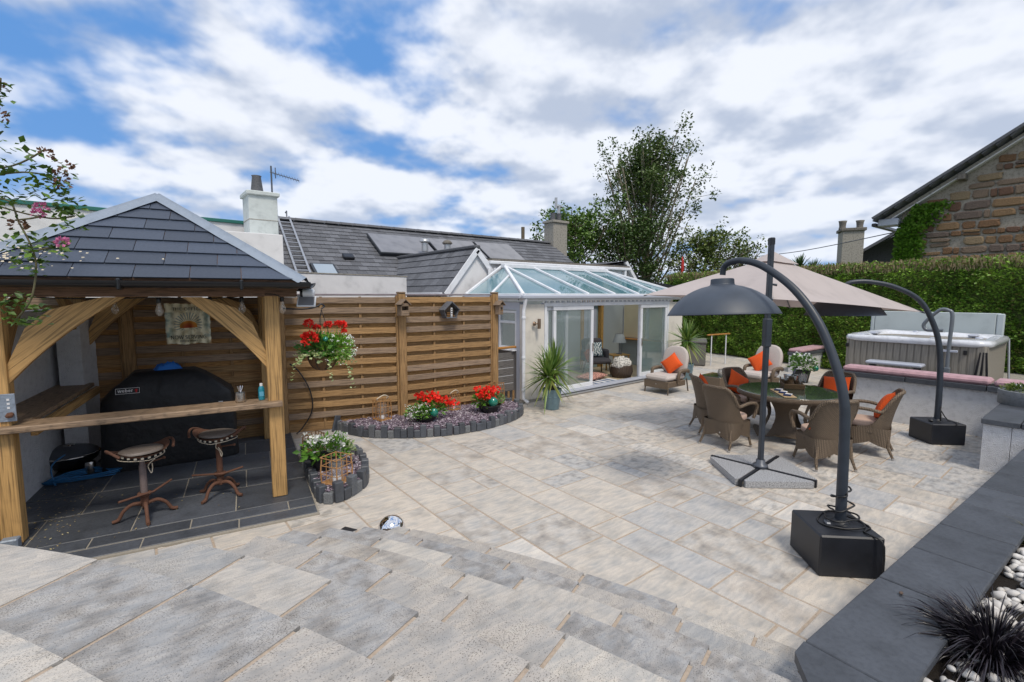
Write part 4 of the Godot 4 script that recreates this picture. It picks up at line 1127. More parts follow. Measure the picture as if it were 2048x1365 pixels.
func blossoms(parent: Node, called: String, spots: Array, r: float, col: Color, n: int, ps: float) -> void:
	var g := G.new()
	for p in spots: petals(g, p, r * rr(0.7, 1.3), n, ps)
	part(called, g, petal_mat(col), parent).set_meta("kind", "stuff")
func bush(parent: Node, called: String, c: Vector3, r: Vector3, n: int, ls: float, cols: Array, lw := 0.6, low := -0.5) -> void:
	var xs := []; var cs := []
	for k in n:
		var d := V(rr(-1, 1), rr(low, 1), rr(-1, 1)).normalized()
		var q := pow(R.randf(), 0.35)
		var p := c + V(d.x * r.x, d.y * r.y, d.z * r.z) * q
		xs.append(Transform3D(Basis.looking_at((d + V(rr(-0.8, 0.8), rr(-0.3, 0.9), rr(-0.8, 0.8))).normalized() * -1.0, V(0.1, 1, 0.15)) * Basis(V(0, 0, 1), rr(-1, 1)).scaled(Vector3.ONE * ls * rr(0.6, 1.35)), p))
	for k in 23: cs.append((cols[0] as Color).lerp(cols[1], R.randf()))
	many(called, leaf_mesh(lw), M.leaf, xs, cs, parent)
func pot_shape(called: String, r0: float, r1: float, h: float, m: Material, parent: Node) -> void:
	lathed(called, [Vector2(0.001, 0), Vector2(r0, 0), Vector2(r1 * 0.97, h * 0.86), Vector2(r1, h * 0.87), Vector2(r1 * 1.03, h), Vector2(r1 * 0.96, h), Vector2(r1 * 0.93, h * 0.85)], m, parent, Transform3D(), 28)
	lathed("soil", [Vector2(0.001, h * 0.88), Vector2(r1 * 0.94, h * 0.86)], M.soil, parent, Transform3D(), 18)

func build_beds() -> void:
	R.seed = 51
	for k in 2: mat("edging%d" % k, c3([0.12, 0.16][k], [0.13, 0.17][k], [0.145, 0.18][k]), 0.7, {"tex": T.dirt, "s": 4.0, "bump": T.rip, "bs": 0.4})
	make_bed("long curved bed of purple slate chippings along the fence foot", [V(2.53, 0, -7.84), V(2.6, 0, -7.45), V(2.8, 0, -7.1), V(3.25, 0, -6.72), V(3.8, 0, -6.47), V(4.35, 0, -6.4), V(4.8, 0, -6.46), V(5.2, 0, -6.58), V(5.55, 0, -6.82), V(5.68, 0, -7.15), V(5.6, 0, -7.4)], false, 0.13, [0.19, 0.125])
	make_bed("small rounded bed of slate chippings beside the shelter's slate floor", [V(1.70, 0, -6.75), V(1.60, 0, -6.3), V(1.52, 0, -5.75), V(1.46, 0, -5.2), V(1.58, 0, -5.06), V(1.85, 0, -5.2), V(2.02, 0, -5.4), V(2.14, 0, -5.75), V(2.2, 0, -6.3), V(2.05, 0, -6.85)], true, 0.12, [0.2, 0.13])
	# wedge of slate leaning at the fence end
	var wd := thing("slate_wedge", "pointed piece of slate leaning at the left end of long bed", "slate")
	pc("slate_piece", V(0.12, 0.26, 0.03), 0.008, M.slate1, wd, eul(V(2.47, 0.125, -7.8), V(0.1, 0.5, -0.25)))
	lantern("tall twig lantern with rope handle by the middle fence post", V(3.13, 0.145, -7.5), 0.25, 0.22, 0.34)
	lantern("small narrow twig lantern with rope handle between two red flower bowls", V(4.42, 0.145, -7.36), 0.1, 0.17, 0.29)
	lantern("tall twig lantern half hidden behind red flowers at the bed's end", V(5.32, 0.145, -7.3), 0.3, 0.23, 0.4, false)
	lantern("square twig lantern at the tip of the small bed", V(1.66, 0.135, -5.28), 0.5, 0.24, 0.3, false)
	lantern("twig lantern behind white flowers in the small bed", V(1.72, 0.135, -6.35), 0.3, 0.2, 0.3, false)
	var RED := Color(0.75, 0.02, 0.008); var WH := Color(0.72, 0.73, 0.7)
	var gr := [Color(0.05, 0.15, 0.012), Color(0.16, 0.33, 0.04)]
	# red bowl one: white bedding at left, petunias at right
	var a := thing("red_flower_bowl", "black bowl of red petunias, white alyssum and a green glass ball", "potted plant", at(V(3.66, 0.14, -6.98)), "flower bowls")
	pot_shape("bowl", 0.13, 0.2, 0.13, M.blackpot, a)
	bush(a, "foliage", V(-0.12, 0.17, 0.05), V(0.26, 0.14, 0.18), 500, 0.045, gr)
	bush(a, "foliage", V(0.14, 0.2, -0.02), V(0.22, 0.16, 0.18), 160, 0.1, gr, 0.5)
	var ws := []
	for k in 60: ws.append(V(rr(-0.38, -0.02), rr(0.12, 0.32), rr(0.0, 0.24)))
	blossoms(a, "white_blossom", ws, 0.013, WH, 5, 0.9)
	for k in 17:
		var t := k / 16.0
		flower_head(a, "red_flower", V(lerpf(-0.12, 0.46, t) + rr(-0.05, 0.05), 0.42 - 0.25 * t * t * (1.0 if k % 2 else 0.7) + rr(-0.05, 0.03), rr(-0.06, 0.14)), 0.05, RED * (1.0 if k % 3 else 1.2), 16, 0.8)
	flower_head(a, "pink_flower", V(-0.04, 0.3, 0.16), 0.026, Color(0.7, 0.25, 0.3), 8, 0.8)
	lathed("glass_ball", [Vector2(0.001, -0.075), Vector2(0.053, -0.053), Vector2(0.075, 0), Vector2(0.053, 0.053), Vector2(0.001, 0.075)], M.greenball, a, at(V(0.06, 0.17, 0.17)), 20)
	var b := thing("red_flower_bowl", "low black bowl of red petunias with a large green glass ball", "potted plant", at(V(4.84, 0.14, -6.85)), "flower bowls")
	pot_shape("bowl", 0.13, 0.21, 0.14, M.blackpot, b)
	bush(b, "foliage", V(0.08, 0.2, 0.0), V(0.22, 0.14, 0.15), 420, 0.045, [Color(0.06, 0.14, 0.03), Color(0.17, 0.27, 0.1)])
	bush(b, "foliage", V(-0.1, 0.22, -0.02), V(0.18, 0.13, 0.15), 130, 0.085, gr, 0.5)
	for k in 19: flower_head(b, "red_flower", V(rr(-0.27, 0.17), rr(0.27, 0.46), rr(-0.1, 0.13)), 0.05, RED * (1.0 if k % 3 else 1.2), 16, 0.8)
	var gb := []
	for k in 13: gb.append(Vector2(maxf(0.001, 0.085 * sin(PI * k / 12.0)), -0.085 * cos(PI * k / 12.0)))
	lathed("glass_ball", gb, M.greenball, b, at(V(-0.03, 0.215, 0.16)), 24)
	var c := thing("white_flower_pot", "dark pot of white impatiens between twig lanterns in small bed", "potted plant", at(V(1.68, 0.13, -5.78)), "flower bowls")
	pot_shape("pot", 0.11, 0.17, 0.17, M.blackpot, c)
	bush(c, "foliage", V(0.02, 0.24, 0.0), V(0.28, 0.15, 0.22), 330, 0.07, gr)
	bush(c, "foliage", V(0.2, 0.2, 0.05), V(0.15, 0.12, 0.15), 120, 0.05, [Color(0.22, 0.3, 0.12), Color(0.45, 0.5, 0.3)])
	for k in 30: flower_head(c, "white_flower", V(rr(-0.26, 0.24), rr(0.28, 0.42), rr(-0.14, 0.2)), 0.036, WH, 8, 0.8)
	build_basket(RED, WH, gr)
	# mirror ball, dark tile and strip lying at the foot of the steps
	var ms := thing("mirror_ball", "half sunk mirror polished ball at the foot of the steps", "garden ball", at(V(1.8, -0.01, -4.16)))
	lathed("ball", [Vector2(0.001, 0.13), Vector2(0.035, 0.125), Vector2(0.068, 0.111), Vector2(0.095, 0.089), Vector2(0.113, 0.065), Vector2(0.126, 0.032), Vector2(0.13, 0.0), Vector2(0.127, -0.03)], M.chrome, ms, Transform3D(), 32)
	var tl := thing("dark_tile", "small dark square tile lying on the paving near the mirror ball", "tile", at(V(1.42, 0.012, -4.32), 0.5))
	pc("tile_piece", V(0.15, 0.02, 0.15), 0.004, M.blackplastic, tl, Transform3D())
	# slugs of grout colour: nothing else here

func build_basket(RED: Color, WH: Color, gr: Array) -> void:
	var o := thing("hanging_basket", "hanging basket of red geraniums, white flowers and trailing variegated ivy", "hanging basket", Transform3D(Basis().scaled(Vector3.ONE * 0.85), V(1.66, 1.46, -5.62)))
	# wall bracket from the post, then the basket
	tubes("bracket", spline([V(-0.48, 0.7, 0.05), V(-0.2, 0.69, 0.02), V(-0.06, 0.72, 0), V(0.0, 0.75, 0), V(0.04, 0.72, 0), V(0.0, 0.69, 0)]), 0.011, M.blackmetal, o, 6)
	for k in 3: tubes("chain", [V(0, 0.68, 0), V(0.16 * cos(k * 2.1 + 0.5), 0.08, 0.16 * sin(k * 2.1 + 0.5))], 0.004, M.blackmetal, o, 5)
	var pr := []
	for k in 9: pr.append(Vector2(maxf(0.001, 0.19 * sin(PI / 2 * k / 8.0)), -0.2 * cos(PI / 2 * k / 8.0) + 0.06))
	lathed("coir_basket", pr, mat("coir", c3(0.17, 0.09, 0.04), 1.0, {"tex": T.grain, "s": V(3, 14, 3), "bump": T.grain, "bs": 0.8}), o, Transform3D(), 20)
	for k in 8:
		var an := k * PI / 4
		var w := []
		for q in 7: w.append(V(cos(an) * pr[q + 2].x * 1.03, pr[q + 2].y, sin(an) * pr[q + 2].x * 1.03))
		tubes("wire", w, 0.004, M.blackmetal, o, 5)
	bush(o, "foliage", V(0.12, 0.15, 0.04), V(0.28, 0.22, 0.24), 2100, 0.036, [Color(0.07, 0.2, 0.01), Color(0.24, 0.48, 0.05)], 0.55, -0.9)
	bush(o, "foliage", V(-0.08, 0.17, 0.02), V(0.24, 0.17, 0.2), 320, 0.07, [Color(0.03, 0.12, 0.02), Color(0.11, 0.25, 0.05)], 0.8)
	# trailing ivy: strings of pale variegated leaves
	var xs := []; var cs := []
	for k in 22:
		var an := rr(0, TAU)
		var p := V(cos(an) * 0.2, 0.08, sin(an) * 0.2)
		if k % 2: p = V(rr(-0.22, 0.1), 0.1, 0.2)
		var dv := V(cos(an), 0.3, sin(an)) * 0.04
		var ln := R.randi() % 7 + 3
		if k == 3: p = V(0.1, 0.05, 0.2); ln = 13; dv = V(0.03, 0, 0.02)
		if k == 5: p = V(0.02, 0.0, 0.2); ln = 10; dv = V(0.0, 0, 0.02)
		if k == 7: p = V(-0.15, 0.1, 0.14); ln = 12; dv = V(-0.05, 0.01, 0.02)
		for q in ln:
			p += dv
			dv = dv * 0.86 + V(rr(-0.006, 0.006), -0.008, rr(-0.006, 0.006))
			for e in 2: xs.append(Transform3D(Basis.from_euler(V(rr(-1.2, 0.4), rr(0, TAU), rr(-0.6, 0.6))).scaled(Vector3.ONE * rr(0.03, 0.055)), p + V(rr(-0.015, 0.015), 0, rr(-0.015, 0.015))))
	for k in 17: cs.append(Color(0.25, 0.36, 0.14).lerp(Color(0.62, 0.66, 0.38), R.randf()))
	many("ivy", leaf_mesh(1.0), M.leaf, xs, cs, o)
	for e in [[-0.2, 0.3, 0.14, 0.085], [-0.17, 0.5, 0.0, 0.048], [-0.08, 0.44, 0.05, 0.042], [0.08, 0.47, 0.0, 0.045], [0.26, 0.46, 0.02, 0.05], [0.27, 0.38, 0.06, 0.032], [0.2, 0.48, 0.04, 0.04]]:
		flower_head(o, "red_flower", V(e[0], e[1], e[2]), e[3] * 1.1, RED, 150, 0.4)
		tubes("flower_stalk", [V(e[0] * 0.6, 0.2, e[2] * 0.6), V(e[0], e[1] - e[3] * 0.5, e[2])], 0.004, mat("stalk", c3(0.1, 0.25, 0.04), 0.6), o, 5)
	var ws := []
	for k in 44:
		var d := V(rr(-0.2, 1), rr(-0.5, 1), rr(-0.2, 1)).normalized()
		ws.append(V(0.12, 0.15, 0.04) + V(d.x * 0.31, d.y * 0.24, d.z * 0.27))
	blossoms(o, "white_blossom", ws, 0.013, WH, 6, 0.9)
	lathed("glass_ball", [Vector2(0.001, -0.035), Vector2(0.03, -0.018), Vector2(0.035, 0), Vector2(0.03, 0.018), Vector2(0.001, 0.035)], M.greenball, o, at(V(-0.02, 0.3, 0.2)), 14)

# ---------- conservatory ----------
func build_conservatory() -> void:
	R.seed = 61
	var o := thing("conservatory", "white framed lean-to conservatory with hipped glass roof and sliding doors", "conservatory", at(V(6.13, 0, -7.5), 0.04))
	# plinth and floor
	pc("plinth", V(5.95, 0.06, 2.0), 0.0, M.concrete, o, at(V(2.95, 0.03, -0.95)))
	pc("floor_tiles", V(5.7, 0.02, 1.8), 0.0, M.tilefloor, o, at(V(2.95, 0.075, -0.98)))
	pc("door_sill", V(4.7, 0.05, 0.16), 0.006, M.upvcgrey, o, at(V(2.9, 0.087, 0.03)))
	pc("threshold", V(4.75, 0.03, 0.1), 0.004, M.aluminium, o, at(V(2.9, 0.03, 0.12)))
	# piers and walls
	pc("wall", V(0.56, 1.95, 0.14), 0.004, M.cream, o, at(V(0.28, 1.035, -0.02)))
	pc("wall", V(0.68, 1.95, 0.14), 0.004, M.cream, o, at(V(5.58, 1.035, -0.02)))
	pc("wall", V(0.12, 1.02, 1.75), 0.0, M.decking, o, at(V(0.06, 0.57, -0.99)))
	pc("wall", V(0.12, 0.16, 1.75), 0.0, M.upvcgrey, o, at(V(0.06, 1.98, -0.99)))
	pc("corner_post", V(0.1, 1.98, 0.1), 0.004, M.upvcgrey, o, at(V(0.045, 1.05, -0.14)))
	# side window facing the fence
	var sw := struct_window(o, V(0.06, 1.08, -0.22), V(0.06, 1.88, -0.8), true)
	pc("wall", V(0.12, 0.8, 1.06), 0.0, M.upvcgrey, o, at(V(0.06, 1.49, -1.35)))
	pc("window_sill", V(0.18, 0.03, 0.68), 0.006, M.upvc, sw, at(V(-0.02, 1.07, -0.52)))
	# right side wall: low wall, windows
	pc("wall", V(0.12, 0.8, 1.8), 0.0, M.interiorwall, o, at(V(5.85, 0.46, -1.0)))
	pc("side_sill", V(0.26, 0.03, 1.8), 0.004, M.warmwood, o, at(V(5.72, 0.88, -1.0)))
	for k in 2:
		var z0 := -0.12 - k * 0.9
		struct_window(o, V(5.85, 0.9, z0), V(5.85, 1.95, z0 - 0.86), false)
		pc("roller_blind", V(0.01, 1.0, 0.74), 0.0, M.blind, o, at(V(5.78, 1.42, z0 - 0.43)))
	# back wall (house wall)
	pc("wall", V(3.85, 2.2, 0.1), 0.0, M.interiorwall, o, at(V(1.95, 1.1, -1.93)))
	pc("wall", V(1.15, 2.2, 0.1), 0.0, M.interiorwall, o, at(V(5.33, 1.1, -1.93)))
	pc("wall", V(0.9, 0.24, 0.1), 0.0, M.interiorwall, o, at(V(4.32, 2.08, -1.93)))
	var dr := pc("house_door", V(0.74, 1.85, 0.04), 0.004, M.bluegrey, o, at(V(4.33, 1.0, -1.97)))
	for k in 3: pc("door_board", V(0.17, 1.6, 0.02), 0.006, M.upvcgrey, dr, at(V(-0.2 + 0.2 * k, 0, 0.03)))
	for s in [-1, 1]: pc("door_frame", V(1.98, 0.1, 0.14), 0.004, M.yellowwood, o, Transform3D(Basis(V(0, 1, 0), V(-1, 0, 0), V(0, 0, 1)), V(4.33 + s * 0.43, 1.05, -1.9)))
	bar("door_frame", V(3.85, 2.0, -1.9), V(4.81, 2.0, -1.9), 0.14, 0.1, M.yellowwood, o, 0.004)
	# front frame
	bar("door_head", V(0.56, 2.0, 0), V(5.24, 2.0, 0), 0.12, 0.08, M.upvc, o, 0.006)
	for x in [0.6, 5.2]: pc("door_jamb", V(0.07, 1.87, 0.12), 0.006, M.upvc, o, at(V(x, 1.03, 0)))
	sash(o, 0.66, 1.35, -0.035, false)
	sash(o, 0.83, 2.12, 0.035, true)
	sash(o, 3.95, 5.15, 0.035, true)
	sash(o, 3.99, 5.16, -0.035, false)
	# eaves
	bar("eaves_beam", V(-0.06, 2.13, 0.03), V(5.96, 2.13, 0.03), 0.16, 0.1, M.upvc, o, 0.006)
	bar("eaves_beam", V(0.0, 2.13, -0.06), V(0.0, 2.13, -1.88), 0.16, 0.1, M.upvc, o, 0.006)
	bar("gutter", V(-0.14, 2.16, 0.15), V(6.04, 2.16, 0.15), 0.09, 0.07, M.upvcgrey, o, 0.015)
	bar("gutter", V(-0.12, 2.162, 0.1), V(-0.12, 2.162, -1.88), 0.09, 0.07, M.upvcgrey, o, 0.015)
	for k in 58: pc("dentil", V(0.045, 0.04, 0.02), 0.0, M.upvcgrey if k % 2 else M.upvc, o, at(V(0.5 + k * 0.083, 2.06, 0.075)))
	# downpipe and shoe
	tubes("downpipe", [V(-0.06, 2.12, 0.16), V(-0.06, 2.02, 0.14), V(-0.06, 1.9, 0.1), V(-0.06, 0.12, 0.1), V(-0.02, 0.05, 0.2)], 0.036, M.upvc, o, 12)
	for y in [1.75, 0.95, 0.3]: lathed("pipe_clip", [Vector2(0.036, -0.025), Vector2(0.044, -0.02), Vector2(0.044, 0.02), Vector2(0.036, 0.025)], M.upvc, o, at(V(-0.06, y, 0.1)))
	# roof
	var y0 := 2.2; var y1 := 2.86
	var ridge_l := V(0.95, y1, -1.72); var ridge_r := V(4.7, y1, -1.72)
	var cl := V(-0.08, y0, 0.1); var cr := V(5.98, y0, 0.1); var bl := V(-0.08, y0, -1.86); var br := V(5.98, y0, -1.86)
	bar("ridge_beam", ridge_l + V(-0.06, 0.03, 0), ridge_r + V(0.06, 0.03, 0), 0.16, 0.1, M.upvc, o, 0.012)
	for e in [[cl, ridge_l], [cr, ridge_r], [bl, ridge_l + V(0, 0, -0.1)], [br, ridge_r + V(0, 0, -0.1)]]: bar("hip_bar", e[0] + V(0, 0.02, 0), e[1] + V(0, 0.03, 0), 0.07, 0.06, M.upvc, o, 0.01)
	var xs := [0.95, 1.86, 2.8, 3.74, 4.7]
	for x in xs: bar("rafter", V(x, y0 + 0.02, 0.12), V(x, y1 + 0.02, -1.7), 0.055, 0.055, M.upvc, o, 0.01)
	bar("rafter", V(-0.1, y0 + 0.02, -0.9), V(0.62, 2.66, -1.12), 0.05, 0.05, M.upvc, o, 0.01)
	bar("eave_trim", cl + V(0, 0.01, 0.02), cr + V(0, 0.01, 0.02), 0.06, 0.04, M.upvc, o, 0.008)
	bar("eave_trim", cl + V(-0.02, 0.01, 0), bl + V(-0.02, 0.01, 0), 0.06, 0.04, M.upvc, o, 0.008)
	var prev := cl
	for k in xs.size():
		var g := G.new()
		if k == 0: g.tri(cl, V(xs[0], y0, 0.1), ridge_l)
		else: g.quad(V(xs[k - 1], y0, 0.1), V(xs[k], y0, 0.1), V(xs[k], y1, -1.72), V(xs[k - 1], y1, -1.72))
		part("roof_pane", g, M.roofglass, o)
	var gr := G.new(); gr.tri(V(4.7, y0, 0.1), cr, ridge_r); part("roof_pane", gr, M.roofglass, o)
	gr = G.new(); gr.tri(cr, br, ridge_r); part("roof_pane", gr, M.roofglass, o)
	gr = G.new(); gr.tri(V(-0.08, y0, -0.9), cl, ridge_l); part("roof_pane", gr, M.roofglass, o)
	gr = G.new(); gr.tri(bl, V(-0.08, y0, -0.9), ridge_l); part("roof_pane", gr, M.roofglass, o)
	# house wall above the ridge
	# outside wall light
	var wl := thing("wall_light", "bronze up and down wall light beside the conservatory doors", "wall light", at(V(6.13 + 0.27, 1.62, -7.42), 0.04))
	lathed("lamp_body", [Vector2(0.001, -0.1), Vector2(0.035, -0.1), Vector2(0.035, 0.1), Vector2(0.001, 0.1)], mat("rattanlamp", c3(0.24, 0.17, 0.12), 0.35, {"metal": 0.7}), wl, at(V(0.03, 0, 0.08)))
	lathed("back_plate", [Vector2(0.001, 0.03), Vector2(0.04, 0.02), Vector2(0.045, 0)], M.rattanlamp, wl, Transform3D(Basis(V(1, 0, 0), V(0, 0, 1), V(0, -1, 0)), V(-0.04, 0, 0.01)))
	tubes("arm", [V(-0.04, 0, 0.02), V(0.03, 0, 0.06)], 0.012, M.rattanlamp, wl)
	build_conservatory_inside()

func struct_window(o: Node, a: Vector3, b: Vector3, toplight: bool) -> Node:
	# window in a wall of constant x, between a (low, front) and b (high, back)
	var w := pc("window_frame", V(0.07, 0.05, absf(b.z - a.z)), 0.004, M.upvc, o, at(V(a.x, b.y - 0.025, (a.z + b.z) / 2)))
	var off := V(a.x, b.y - 0.025, (a.z + b.z) / 2)
	pc("frame_rail", V(0.07, 0.05, absf(b.z - a.z)), 0.004, M.upvc, w, at(V(a.x, a.y + 0.025, (a.z + b.z) / 2) - off))
	for z in [a.z - 0.025, b.z + 0.025]: pc("frame_stile", V(0.065, b.y - a.y - 0.1, 0.05), 0.004, M.upvc, w, at(V(a.x, (a.y + b.y) / 2, z) - off))
	if toplight: pc("transom", V(0.065, 0.05, absf(b.z - a.z) - 0.1), 0.004, M.upvc, w, at(V(a.x, b.y - 0.24, (a.z + b.z) / 2) - off))
	pc("window_pane", V(0.008, b.y - a.y - 0.1, absf(b.z - a.z) - 0.1), 0.0, M.doorglass, w, at(V(a.x, (a.y + b.y) / 2, (a.z + b.z) / 2) - off))
	return o if toplight else w

func sash(o: Node, x0: float, x1: float, z: float, handle: bool) -> void:
	var y0 := 0.115; var y1 := 1.955
	var off := V((x0 + x1) / 2, (y0 + y1) / 2, z)
	var g := G.new()
	g.box(at(V(0, y1 - 0.04, 0) - V(0, off.y, 0)), V(x1 - x0, 0.08, 0.05), 0.005)
	g.box(at(V(0, y0 + 0.05, 0) - V(0, off.y, 0)), V(x1 - x0, 0.1, 0.05), 0.005)
	for s in [-1, 1]: g.box(at(V(s * ((x1 - x0) / 2 - 0.04), 0, 0)), V(0.08, y1 - y0 - 0.18, 0.05), 0.005)
	var d := part("sliding_door", g, M.upvc, o, at(off))
	pc("door_pane", V(x1 - x0 - 0.15, y1 - y0 - 0.17, 0.01), 0.0, M.doorglass, d, at(V(0, 0.01, 0)))
	if handle:
		var s := 1.0 if x0 < 2 else -1.0
		pc("door_handle", V(0.022, 0.2, 0.03), 0.006, M.steel, d, at(V(s * ((x1 - x0) / 2 - 0.04), -0.02, 0.045)))

func build_conservatory_inside() -> void:
	# armchair with cushion, lamp and table, basket with fleece, floor cushion, mat
	var ac := thing("armchair", "charcoal upholstered armchair standing inside the conservatory", "armchair", at(V(9.75, 0.085, -8.75), -0.35))
	pc("seat", V(0.6, 0.14, 0.58), 0.05, M.charcoalfabric, ac, at(V(0, 0.36, 0)))
	pc("backrest", V(0.62, 0.55, 0.14), 0.06, M.charcoalfabric, ac, eul(V(0, 0.66, -0.3), V(-0.18, 0, 0)))
	for s in [-1, 1]: pc("wing", V(0.1, 0.3, 0.4), 0.04, M.charcoalfabric, ac, at(V(s * 0.3, 0.5, -0.14)))
	for sx in [-1, 1]:
		for sz in [-1, 1]: tubes("leg", [V(sx * 0.24, 0.3, sz * 0.22), V(sx * 0.28, 0.0, sz * 0.26)], 0.018, M.wickerdark, ac)
	var sf := thing("sofa", "dark grey sofa behind the closed left sliding door", "sofa", at(V(7.5, 0.085, -8.85), 0.04))
	pc("seat", V(1.5, 0.3, 0.7), 0.05, M.charcoalfabric, sf, at(V(0, 0.28, 0)))
	pc("backrest", V(1.5, 0.5, 0.2), 0.06, M.charcoalfabric, sf, at(V(0, 0.55, -0.3)))
	for s in [-1, 1]: pc("arm", V(0.16, 0.5, 0.7), 0.05, M.charcoalfabric, sf, at(V(s * 0.8, 0.35, 0)))
	for sx in [-1, 1]: pc("foot", V(0.06, 0.13, 0.5), 0.0, M.wickerdark, sf, at(V(sx * 0.7, 0.065, 0)))
	var sc := thing("red_cushion", "dull red scatter cushion on the dark grey sofa", "cushion", face(V(7.9, 0.6, -8.83), V(0, 0, 1), 0.3, 0.2))
	pillow(sc, 0.38, 0.38, 0.14, mat("dullred", c3(0.4, 0.1, 0.07), 0.95))
	var cu := thing("zebra_cushion", "cushion in teal and white stripes on the charcoal armchair", "cushion", eul(V(9.82, 0.73, -8.86), V(-0.25, -0.35, 0)))
	var im := Image.create(48, 48, false, Image.FORMAT_RGB8)
	var f := FastNoiseLite.new(); f.frequency = 0.035; f.seed = 9
	for y in 48:
		for x in 48: im.set_pixel(x, y, Color(0.86, 0.87, 0.84) if sin(x * 0.75 + f.get_noise_2d(x, y) * 9.0) > 0.0 else Color(0.2, 0.33, 0.37))
	pillow(cu, 0.4, 0.4, 0.13, mat("stripecloth", Color(1, 1, 1), 0.9, {"tex": ImageTexture.create_from_image(im), "uv": true}))
	var tb := thing("side_table", "small oak side table standing inside the conservatory", "table", at(V(10.55, 0.085, -8.72), -0.3))
	pc("table_top", V(0.55, 0.03, 0.42), 0.004, M.yellowwood, tb, at(V(0, 0.46, 0)))
	pc("shelf", V(0.48, 0.02, 0.36), 0.004, M.yellowwood, tb, at(V(0, 0.2, 0)))
	for sx in [-1, 1]:
		for sz in [-1, 1]: pc("leg", V(0.035, 0.45, 0.035), 0.003, M.yellowwood, tb, at(V(sx * 0.24, 0.225, sz * 0.18)))
	var lp := thing("table_lamp", "table lamp with pale grey cone shade on oak side table", "lamp", at(V(10.62, 0.561, -8.72)))
	lathed("base", [Vector2(0.001, 0.02), Vector2(0.08, 0.015), Vector2(0.085, 0.0)], M.greymetal, lp)
	tubes("stem", [V(0, 0.01, 0), V(0, 0.36, 0)], 0.01, M.greymetal, lp)
	lathed("lamp_shade", [Vector2(0.19, 0.32), Vector2(0.11, 0.56)], mat("shadegrey", c3(0.3, 0.33, 0.33), 0.9), lp)
	var bk := thing("wicker_basket", "round wicker basket standing inside the open doors", "basket", at(V(9.85, 0.085, -8.0)))
	lathed("basket", [Vector2(0.001, 0.0), Vector2(0.24, 0.0), Vector2(0.29, 0.15), Vector2(0.27, 0.32), Vector2(0.25, 0.32), Vector2(0.25, 0.25), Vector2(0.001, 0.25)], M.wickerdark, bk)
	var fl := thing("fleece_throw", "spotted white fleece throw heaped in the wicker basket", "throw", at(V(9.85, 0.335, -8.0)))
	var g := G.new(); var rows := []
	var fn := FastNoiseLite.new(); fn.frequency = 3.0; fn.seed = 12
	for r in 11:
		var row := PackedVector3Array()
		for c in 25:
			var an := -TAU * (c % 24) / 24.0
			var q := r / 10.0
			var p := V(cos(an) * 0.28 * sin(q * PI * 0.62), 0.24 * cos(q * PI * 0.62) , sin(an) * 0.24 * sin(q * PI * 0.62))
			row.append(p * (1.0 + 0.35 * fn.get_noise_3dv(p * 2.0)) + V(0, 0.03, 0))
		rows.append(row)
	rows.reverse()
	g.grid(rows)
	part("fleece", g, mat("fleecespot", c3(0.62, 0.6, 0.55), 1.0, {"tex": nt("spot", 0.04, [[0, 0.05], [0.35, 0.1], [0.42, 1.0], [1, 1.0]], 128), "s": 4.0, "rim": 0.4}), fl)
	var fc := thing("floor_cushion", "flat kilim floor cushion in dull red on conservatory floor", "cushion", eul(V(9.0, 0.16, -8.25), V(-PI / 2 + 0.0, 0.0, 0.25)))
	pillow(fc, 0.85, 0.5, 0.17, mat("kilim", c3(0.6, 0.3, 0.24), 0.95, {"tex": nt("kil", 0.05, [[0, 0.3], [0.45, 0.6], [0.5, 1.1], [1, 0.9]], 128), "s": V(2, 7, 2)}))
	var mt := thing("striped_mat", "blue and white striped mat inside the sliding doors", "mat", at(V(8.75, 0.089, -7.82), 0.04))
	for k in 12: pc("stripe", V(0.105 if k % 3 else 0.06, 0.008, 0.42), 0.0, mat("matblue", c3(0.1, 0.15, 0.24), 0.95) if k == 0 else (M.white if k % 2 else M.matblue), mt, at(V(-0.55 + k * 0.105, 0, 0)))

func pillow(o: Node, w: float, h: float, d: float, m: Material, called := "cover") -> void:
	var g := G.new()
	for s in [1, -1]:
		var rows := []
		for r in 13:
			var row := PackedVector3Array()
			for c in 13:
				var x: float = c / 6.0 - 1; var y: float = 1 - r / 6.0
				var e := pow(maxf(0.0, (1 - x * x) * (1 - y * y)), 0.42)
				var pinch := 1.0 - 0.07 * (1 - x * x) * absf(y) - 0.0
				var pinch2 := 1.0 - 0.07 * (1 - y * y) * absf(x)
				row.append(V(x * w / 2 * pinch2 * s, y * h / 2 * pinch, s * e * d / 2))
			rows.append(row)
		g.grid(rows)
	part(called, g, m, o)

